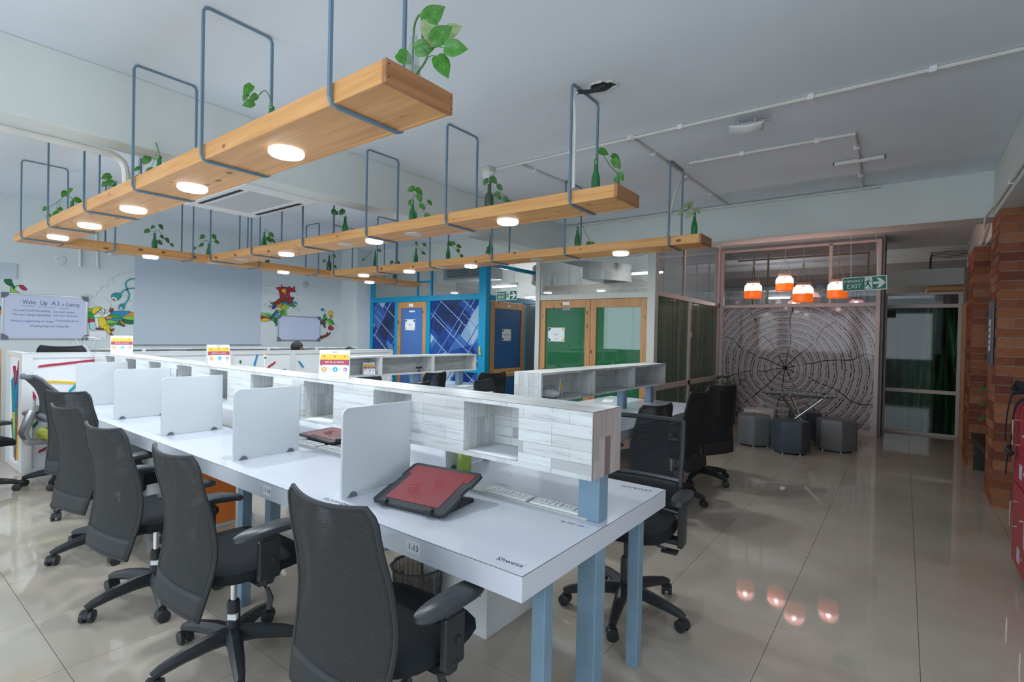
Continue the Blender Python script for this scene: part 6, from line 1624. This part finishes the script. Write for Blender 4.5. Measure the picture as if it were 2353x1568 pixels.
t = thing('web_camera', 'small black web camera in the middle cell of the box before the cyan partition', 'camera', (4.60, 4.99, .969))
G().lathe([(.03, 0), (.03, .006), (.008, .012), (.007, .04)], 14).build('stand', 'black', t); G().box(-.045, -.015, .04, .045, .015, .065).build('body', 'black', t, bev=.008)
t = thing('pen', 'red-tipped pen lying on the middle desk', 'pen', (5.62, 2.60, .757), R(20))
G().tube([(-.07, 0, 0), (.06, 0, 0)], .005, 8).build('barrel', 'white', t); G().tube([(.06, 0, 0), (.085, 0, 0)], .0055, 8).build('cap', 'red', t)
# name labels on the desk
def desk_label(label, s, loc, rz, size=.028, w_=.11, h_=.035, mat='ink'):
    t = thing('desk_label', label, 'label', loc, rz)
    G().box(-w_ / 2, -h_ / 2, 0, w_ / 2, h_ / 2, .0004).build('clear_tape', 'lam', t)
    text(s, size, plane_T((0, 0, .0006), (1, 0, 0), (0, 1, 0)), mat, 'lettering', t, ext=.0001)
desk_label('taped name label on the near corner of the foreground desk', 'Shweta', (1.285, .965, .7505), R(-87), .034, .10, .045)
desk_label('taped name label near the nearest desk screen', 'ABHANTU', (1.275, 1.87, .7505), R(93), .032, .13, .045)
desk_label('taped name label on the far near corner of the foreground desk', 'VEDANTI', (2.30, .99, .7505), R(93), .036, .15, .05)
desk_label('taped number label beside the thick post', '501 DD 46', (1.70, .985, .7505), R(93), .022, .12, .035)
desk_label('faint printed strip across the desk beside the sockets', 'VINDHYA', (1.93, 1.50, .7505), R(93), .016, .10, .02, 'inkgrey')
def edge_label(label, s, y):
    t = thing('seat_number', label, 'label', (1.2295, y, .712))
    G().box(-.0008, -.035, -.022, 0, .035, .022).build('paper_tag', 'paper', t)
    text(s, .030, plane_T((-.0012, 0, 0), (0, -1, 0), (0, 0, 1)), 'ink', 'lettering', t, ext=.0001)
edge_label('seat number tag 1-13 on the desk edge', '1-13', 1.345); edge_label('seat number tag 1-14 on the desk edge', '1-14', 2.34); edge_label('distant seat number tag 1-15 on the desk edge', '1-15', 4.25)

# table fan behind the partition
t = thing('table_fan', 'table fan with a wire guard behind the low partition', 'fan', (1.93, 8.05, .75), R(-20))
g = G(); rr = .24; zc_ = .34
for s_ in (-.04, .05):
    g.tube([(rr * math.cos(a), s_ * .3, zc_ + rr * math.sin(a)) for a in [2 * PI * k / 36 for k in range(36)]], .003, 5, closed=True)
    g.tube([(.11 * math.cos(a), s_, zc_ + .11 * math.sin(a)) for a in [2 * PI * k / 28 for k in range(28)]], .002, 4, closed=True)
    for k in range(36):
        a = 2 * PI * k / 36
        g.tube([(.03 * math.cos(a), s_ * 1.2, zc_ + .03 * math.sin(a)), (.11 * math.cos(a), s_, zc_ + .11 * math.sin(a)), (rr * math.cos(a), s_ * .3, zc_ + rr * math.sin(a))], .0014, 4)
g.build('wire_guard', 'alu', t)
for k in range(3): G().box(.02, -.004, -.05, .15, .004, .05, T=Matrix.Translation((0, .0, zc_)) @ Matrix.Rotation(k * 2 * PI / 3, 4, 'Y') @ Matrix.Rotation(R(25), 4, 'X')).build('blade', 'acgrille', t, bev=.01)
G().lathe([(.035, -.06), (.04, .0), (.04, .12), (.02, .14)], 16, T=Matrix.Translation((0, 0, zc_)) @ Matrix.Rotation(R(-90), 4, 'X')).build('motor', 'white', t)
G().tube([(0, .06, .0), (0, .06, zc_)], .014, 8).build('stem', 'white', t); G().lathe([(.10, 0), (.10, .015), (.03, .03)], 20, (0, .06, 0)).build('foot', 'white', t)

# ================================================================== seated people behind the low partition
def person(label, x, y, ztop, face):
    """seated figure: one skinned body with head, hands on the desk; hair is a child"""
    me = bpy.data.meshes.new('person')
    h = ztop
    J = {'pel': (0, 0, .50), 'sp': (.0, 0, .68), 'ch': (.02, 0, .88), 'nk': (.03, 0, h - .24), 'hd0': (.045, 0, h - .19), 'hd1': (.05, 0, h - .12), 'hd2': (.04, 0, h - .045),
         'shL': (.02, .17, .96), 'elL': (.10, .22, .74), 'wrL': (.30, .14, .775), 'shR': (.02, -.17, .96), 'elR': (.10, -.22, .74), 'wrR': (.30, -.14, .775),
         'hL': (.36, .13, .775), 'hR': (.36, -.13, .775),
         'hpL': (.04, .09, .49), 'knL': (.42, .12, .48), 'anL': (.42, .12, .08), 'toL': (.54, .12, .04), 'hpR': (.04, -.09, .49), 'knR': (.42, -.12, .48), 'anR': (.42, -.12, .08), 'toR': (.54, -.12, .04)}
    rad = dict(pel=.15, sp=.13, ch=.15, nk=.055, hd0=.060, hd1=.085, hd2=.075, shL=.065, elL=.045, wrL=.028, shR=.065, elR=.045, wrR=.028, hL=.03, hR=.03, hpL=.09, knL=.06, anL=.042, toL=.035, hpR=.09, knR=.06, anR=.042, toR=.035)
    E_ = [('pel', 'sp'), ('sp', 'ch'), ('ch', 'nk'), ('nk', 'hd0'), ('hd0', 'hd1'), ('hd1', 'hd2'), ('ch', 'shL'), ('shL', 'elL'), ('elL', 'wrL'), ('wrL', 'hL'), ('ch', 'shR'), ('shR', 'elR'), ('elR', 'wrR'), ('wrR', 'hR'),
          ('pel', 'hpL'), ('hpL', 'knL'), ('knL', 'anL'), ('anL', 'toL'), ('pel', 'hpR'), ('hpR', 'knR'), ('knR', 'anR'), ('anR', 'toR')]
    for s_, sg in (('L', 1), ('R', -1)):
        for k, (dy, ln) in enumerate(((-.026, .072), (-.009, .082), (.009, .078), (.026, .062))):
            a, b_ = 'f%d%s' % (k, s_), 'g%d%s' % (k, s_)
            J[a] = (.385, sg * .13 + dy, .778); J[b_] = (.385 + ln * .6, sg * .13 + dy * 1.3, .766); rad[a] = .0095; rad[b_] = .008
            E_ += [('h' + s_, a), (a, b_)]
        J['t' + s_] = (.375, sg * .095, .770); rad['t' + s_] = .010; E_.append(('h' + s_, 't' + s_))
    names = list(J); me.from_pydata([J[n] for n in names], [(names.index(a), names.index(b_)) for a, b_ in E_], [])
    o = bpy.data.objects.new('person', me); COL.objects.link(o)
    ly = me.skin_vertices if len(me.skin_vertices) else None
    md = o.modifiers.new('skin', 'SKIN')
    if not len(me.skin_vertices):
        me.attributes  # layer is created by the modifier on demand
    return o, me, names, rad
def build_person(label, x, y, ztop, face, hair_len=.0):
    import bmesh
    o, me, names, rad = person(label, x, y, ztop, face)
    bm = bmesh.new(); bm.from_mesh(me); L = bm.verts.layers.skin.verify(); bm.verts.ensure_lookup_table()
    for i, n in enumerate(names): bm.verts[i][L].radius = (rad[n], rad[n])
    bm.verts[0][L].use_root = True
    bm.to_mesh(me); bm.free()
    sd = o.modifiers.new('subdivision', 'SUBSURF'); sd.levels = 1; sd.render_levels = 1
    dg = bpy.context.evaluated_depsgraph_get()
    m2 = bpy.data.meshes.new_from_object(o.evaluated_get(dg))
    o.modifiers.clear(); o.data = m2
    m2.materials.clear()
    for k in ('skin', 'shirt'): m2.materials.append(M[k])
    for p in m2.polygons:
        p.use_smooth = True
        c = p.center
        skin = c.z > ztop - .26 or (c.x > .22 and .70 < c.z < .85 and abs(c.y) < .25 and c.x > .24)
        p.material_index = 0 if skin else 1
    o.location = (x, y, 0); o.rotation_euler = (0, 0, face)
    tag(o, label, 'person')
    hx, hz = .045, ztop - .10
    rs = []
    for k in range(9):
        v = k / 8; z = -.035 + .140 * v; r = math.sqrt(max(0, 1 - max(0, (z) / .106) ** 2)) if z > 0 else 1 - .15 * (-z / .035)
        rs.append([(hx - .018 + .098 * r * math.cos(a) - (.03 if z < .02 and math.cos(a) > .2 else 0) * max(0, math.cos(a)) * 1.6, .084 * r * math.sin(a), hz + z) for a in [2 * PI * j / 20 for j in range(20)]])
    G().rings(rs).build('hair', 'hair', o)
    g = G()
    g.tube([(hx + .085, 0, hz + .005), (hx + .108, 0, hz - .035), (hx + .088, 0, hz - .045)], [.006, .013, .009], 8); o2 = g.build('nose', 'skin', o)
    for s_ in (-1, 1):
        G().lathe([(.0001, -.011), (.009, -.006), (.011, 0), (.009, .006), (.0001, .011)], 10, (hx + .078, s_ * .031, hz)).build('eye', 'white', o)
        G().lathe([(.005, -.003), (.006, .0)], 8, T=Matrix.Translation((hx + .091, s_ * .031, hz)) @ Matrix.Rotation(R(90), 4, 'Y')).build('pupil', 'hair', o)
        G().rings([[(hx - .01 + .018 * math.cos(a), s_ * (.082 + d_), hz - .01 + .028 * math.sin(a)) for a in [2 * PI * j / 12 for j in range(12)]] for d_ in (-.004, .008)]).build('ear', 'skin', o)
    G().box(hx + .075, -.022, hz - .072, hx + .090, .022, hz - .064).build('mouth', 'redprint', o, bev=.003)
    return o
build_person('person with short black hair facing right, head above the low partition', 4.30, 7.42, 1.30, R(5))
build_person('person with dark hair behind the partition, left one of the last pair', 6.12, 9.0, 1.14, R(-95))
build_person('person with dark hair behind the partition, rightmost head', 5.24, 7.36, 1.21, R(85))

# ================================================================== lounge corner
def pouf(label, x, y, rz, mat, s=1.0):
    t = thing('hexagonal_pouf', label, 'pouf', (x, y, 0), rz, 'hexagonal leatherette poufs')
    r = .235 * s
    def hexr(rad, z, rd=.05):
        out = []
        for k in range(6):
            a0 = k * PI / 3
            for da in (-.10, -.05, 0, .05, .10):
                rr = rad * (1 - (.016 if abs(da) < .03 else .004 if abs(da) < .08 else 0)) * (math.cos(PI / 6) / math.cos(PI / 6 - abs(da))); a = a0 + da
                out.append((rr * math.cos(a), rr * math.sin(a), z))
        return out
    G().rings([hexr(r * .97, .022), hexr(r, .035), hexr(r, .20), hexr(r * 1.005, .37), hexr(r * .99, .405), hexr(r * .94, .422), hexr(r * .6, .428), hexr(r * .1, .43)]).build('cushion_body', mat, t)
    for k in range(6):
        a = k * PI / 3
        G().lathe([(.012, 0), (.012, .025)], 10, (r * .85 * math.cos(a), r * .85 * math.sin(a), 0)).build('foot', 'alu', t)
pouf('light grey hexagonal pouf, left one in front of the round glass table', 7.86, 1.66, R(12), 'pouf_grey')
pouf('dark blue-grey hexagonal pouf, nearest of the lounge corner', 7.66, 1.17, R(-16), 'pouf_dark')
pouf('warm grey hexagonal pouf at the right of the glass table', 8.26, .71, R(20), 'pouf_mid', 1.06)
pouf('cream hexagonal pouf partly hidden behind the light grey one', 8.60, 1.74, R(5), 'pouf_cream', 1.05)
pouf('black hexagonal pouf behind the glass table', 8.80, 1.16, R(10), 'pouf_dark', 1.05)
t = thing('glass_table', 'round glass table on crossed chrome legs in front of the ring panel', 'table', (8.12, 1.15, 0))
G().lathe([(.465, .728), (.47, .732), (.47, .738), (.465, .742)], 48).build('glass_top', 'tableglass', t)
G().tube([(.468 * math.cos(a), .468 * math.sin(a), .735) for a in [2 * PI * k / 48 for k in range(48)]], .0042, 6, closed=True).build('top_edge', 'black', t)
for k in range(3):
    a = k * 2 * PI / 3 + .5
    G().tube([(.32 * math.cos(a), .32 * math.sin(a), .727), (-.05 * math.cos(a) + .03 * math.sin(a), -.05 * math.sin(a) - .03 * math.cos(a), .37), (-.33 * math.cos(a), -.33 * math.sin(a), .012)], .020, 12).build('leg', 'chrome', t)
    G().lathe([(.03, .722), (.03, .729)], 14, (.32 * math.cos(a), .32 * math.sin(a), 0)).build('mount_disc', 'chrome', t)
    G().lathe([(.024, 0), (.024, .012)], 12, (-.33 * math.cos(a), -.33 * math.sin(a), 0)).build('foot', 'black', t)
# planter by the ring panel
t = thing('planter', 'tall navy planter in the corner behind the chairs', 'planter', (9.45, 2.42, 0))
G().lathe([(.11, 0), (.115, .01), (.14, .56), (.145, .58), (.125, .58)], 6).build('pot', 'bluepot', t)
G().lathe([(.125, .55), (.0001, .56)], 6, cap0=False).build('soil', 'dark', t)
pl = thing('potted_plant', 'broad-leaved plant growing in the navy planter', 'plant', (9.45, 2.42, .56))
rp_ = random.Random(3)
for k in range(11):
    a = k * 2.4; r = .05 + .02 * (k % 4); hh = .08 + .022 * k
    p = Vector((r * 1.6 * math.cos(a), r * 1.6 * math.sin(a), hh))
    G().tube([(0, 0, 0), (p.x * .3, p.y * .3, hh * .7), tuple(p)], .004, 5).build('stem', 'stem', pl)
    leaf(pl, p, (math.cos(a), math.sin(a), .1 - .05 * (k % 5)), (0, 0, 1), .16 + .03 * rp_.random(), 'leaf_dk')
# bench and plant by the far column
t = thing('stone_bench', 'dark stone bench between the brick columns', 'bench', (7.62, -.94, 0))
G().box(-.60, -.28, .36, .60, .28, .42).build('slab', 'granite', t, bev=.004)
for x in (-.55, .50): G().box(x, -.26, 0, x + .06, .26, .36).build('leg', 'granite', t)
pl = thing('potted_plant', 'trailing green plant on the stone bench between the brick columns', 'plant', (7.70, -.86, .42))
G().lathe([(.07, 0), (.09, .12), (.095, .13)], 16).build('pot', 'black', pl)
for k in range(9):
    a = k * 2.1; z = .20 + .055 * k
    p = Vector((.10 * math.cos(a) - .02, .08 * math.sin(a) + .06, z))
    G().tube([(0, 0, .12), (p.x * .5, p.y * .5, z * .75), tuple(p)], .004, 5).build('stem', 'stem', pl)
    leaf(pl, p, (math.cos(a) - .5, math.sin(a) * .8 + .3, -.35), (-.5, .3, 1), .10, 'leaf_dk')
# notice board on the near column
t = thing('column_notice', 'grey notice panel with a white sheet on the near brick column', 'notice', (6.70, -.655, 1.58))
G().box(-.17, -.004, -.30, .10, .012, .30).build('panel', 'corner', t)
G().box(-.10, .0125, -.17, .02, .0135, .13).build('sheet', 'paper', t)
for k in range(4): G().box(-.085, .0138, -.12 + k * .055, .005, .0142, -.10 + k * .055).build('print_block', 'inkgrey', t)

# pendant jars
JARS = [(8.10, 1.77, 2.075, 'leftmost orange jar lamp, hanging at middle height'), (8.45, 1.42, 2.20, 'orange jar lamp hanging highest, second from the left'),
        (7.60, 1.06, 1.975, 'orange jar lamp hanging lowest, third from the left'), (8.15, .73, 2.055, 'rightmost orange jar lamp, partly behind the exit sign')]
def make_jar():
    t = thing('jar_pendant', '', 'pendant lamp')
    G().lathe([(.105, 0), (.117, .006), (.1185, .03), (.1185, .105)], 32, cap1=False).build('orange_glass', 'jar_orange', t)
    G().lathe([(.1185, .105), (.1185, .155), (.110, .185), (.090, .203), (.075, .21), (.075, .222)], 32, cap0=False, cap1=False).build('clear_glass', 'jar_clear', t)
    G().lathe([(.080, .213), (.084, .217), (.084, .243), (.078, .248)], 28).build('collar', 'jarlid', t)
    for k in range(4): G().tube([(.085 * math.cos(a), .085 * math.sin(a), .216 + k * .009) for a in [2 * PI * j / 24 for j in range(24)]], .005, 5, closed=True).build('rope_wrap', 'rope', t)
    G().lathe([(.014, .235), (.016, .20), (.012, .19)], 12).build('socket', 'black', t)
    G().lathe([(.012, .19), (.028, .165), (.036, .135), (.030, .108), (.0001, .096)], 16).build('bulb', 'bulb', t)
    for s_ in (-1, 1): G().tube([(.0, s_ * .086, .235), (0, s_ * .04, .37), (0, 0, .48)], .0035, 5).build('rope', 'rope', t)
    G().lathe([(.006, .46), (.011, .475), (.011, .49), (.005, .50)], 8).build('knot', 'rope', t)
    G().tube([(0, 0, .24), (0, 0, 1.0)], .003, 5).build('cord', 'alu', t)
    return t
jr = make_jar()
for i, (x, y, z, lb) in enumerate(JARS):
    o = jr if i == 0 else dup(jr, (0, 0, 0), 0)
    o.location = (x, y, z); o['label'] = lb; o['group'] = 'orange jar pendant lamps'
    G().tube([(0, 0, .99), (0, 0, ZC - z - .001)], .003, 5).build('upper_cord', 'alu', o)
    l = bpy.data.lights.new('jar_light', 'POINT'); l.energy = 13.0; l.color = (1.0, .80, .70); l.shadow_soft_size = .035
    lo = bpy.data.objects.new('jar_light', l); lo.location = (x, y, z + .05); lo.parent = None; COL.objects.link(lo)

# ================================================================== red lockers and straps
t = thing('locker_unit', 'red metal lockers with chrome handles at the right edge', 'locker', (0, 0, 0))
LY = -.60
G().box(3.30, -1.1, .04, 4.78, LY - .02, 1.10).build('carcass', 'red', t, bev=.003)
for c in range(3):
    for r_ in range(2):
        x1 = 4.775 - c * .49; x0 = x1 - .485; z0 = .05 + r_ * .525
        dr = G().box(x0, LY - .02, z0, x1, LY, z0 + .515).build('door', 'red', t, bev=.004)
        zh = z0 + .33
        g = G(); g.tube([(x0 + .32, LY, zh - .08), (x0 + .32, LY + .03, zh - .08), (x0 + .32, LY + .03, zh + .08), (x0 + .32, LY, zh + .08)], .006, 6); g.build('handle', 'chrome', dr)
        G().lathe([(.013, 0), (.013, .01), (.006, .014)], 12, T=Matrix.Translation((x0 + .15, LY, zh)) @ Matrix.Rotation(R(-90), 4, 'X')).build('lock', 'chrome', dr)
        G().box(x0 + .19, LY, z0 + .05, x0 + .27, LY + .002, z0 + .14).build('sticker', 'screen', dr)
        G().lathe([(.022, 0), (.022, .0015)], 14, T=Matrix.Translation((x0 + .12, LY, z0 + .10)) @ Matrix.Rotation(R(-90), 4, 'X')).build('number_disc', 'redprint', dr)
        text(str(12 + c + 3 * r_), .026, plane_T((x0 + .12, LY + .0022, z0 + .10), (-1, 0, 0), (0, 0, 1)), 'signwhite', 'lettering', dr)
t = thing('backpack', 'black backpack lying on the red lockers with straps hanging down', 'bag', (4.50, -.80, 1.10))
rs = [[(p[0], p[1], z + .012 * math.sin(p[0] * 20)) for p in sup(a, b_, 28, 2.6, 0, 0, 0)] for a, b_, z in ((.18, .12, .004), (.235, .165, .03), (.25, .175, .07), (.22, .15, .105), (.12, .08, .12))]
G().rings(rs).build('bag_body', 'strap', t)
def strap(pts, w_=.032):
    g = G(); P_ = [Vector(p) for p in smooth_poly(pts, 5, False)]
    for d_ in (0,):
        vs = []
        for i, p in enumerate(P_):
            tt = (P_[min(i + 1, len(P_) - 1)] - P_[max(i - 1, 0)]).normalized(); s_ = tt.cross(Vector((0, 1, 0)))
            s_ = s_.normalized() if s_.length > .1 else Vector((1, 0, 0))
            vs += [p + s_ * w_ / 2, p - s_ * w_ / 2]
        g.add(vs, [(2 * i, 2 * i + 1, 2 * i + 3, 2 * i + 2) for i in range(len(P_) - 1)], True)
    return g
strap([(.22, .10, .07), (.30, .20, .05), (.315, .225, -.02), (.335, .235, -.14), (.375, .235, -.28)]).build('strap', 'strap', t, solid=.004)
strap([(.05, .14, .05), (.07, .215, -.0), (.13, .23, -.12), (.12, .235, -.24), (.16, .235, -.30), (.14, .235, -.36)]).build('strap', 'strap', t, solid=.004)
strap([(.10, .235, -.31), (.17, .24, -.33), (.24, .238, -.40), (.30, .236, -.50)]).build('strap', 'strap', t, solid=.004)
G().tube([(.20, .12, .05), (.30, .16, .09), (.37, .18, .10), (.36, .20, .06)], [.03, .034, .03, .02], 8, flat=.6).build('padded_strap_end', 'strap', t)
G().tube([(.10, .235, -.33), (.14, .25, -.32), (.19, .24, -.30)], .018, 8).build('buckle', 'black', t)
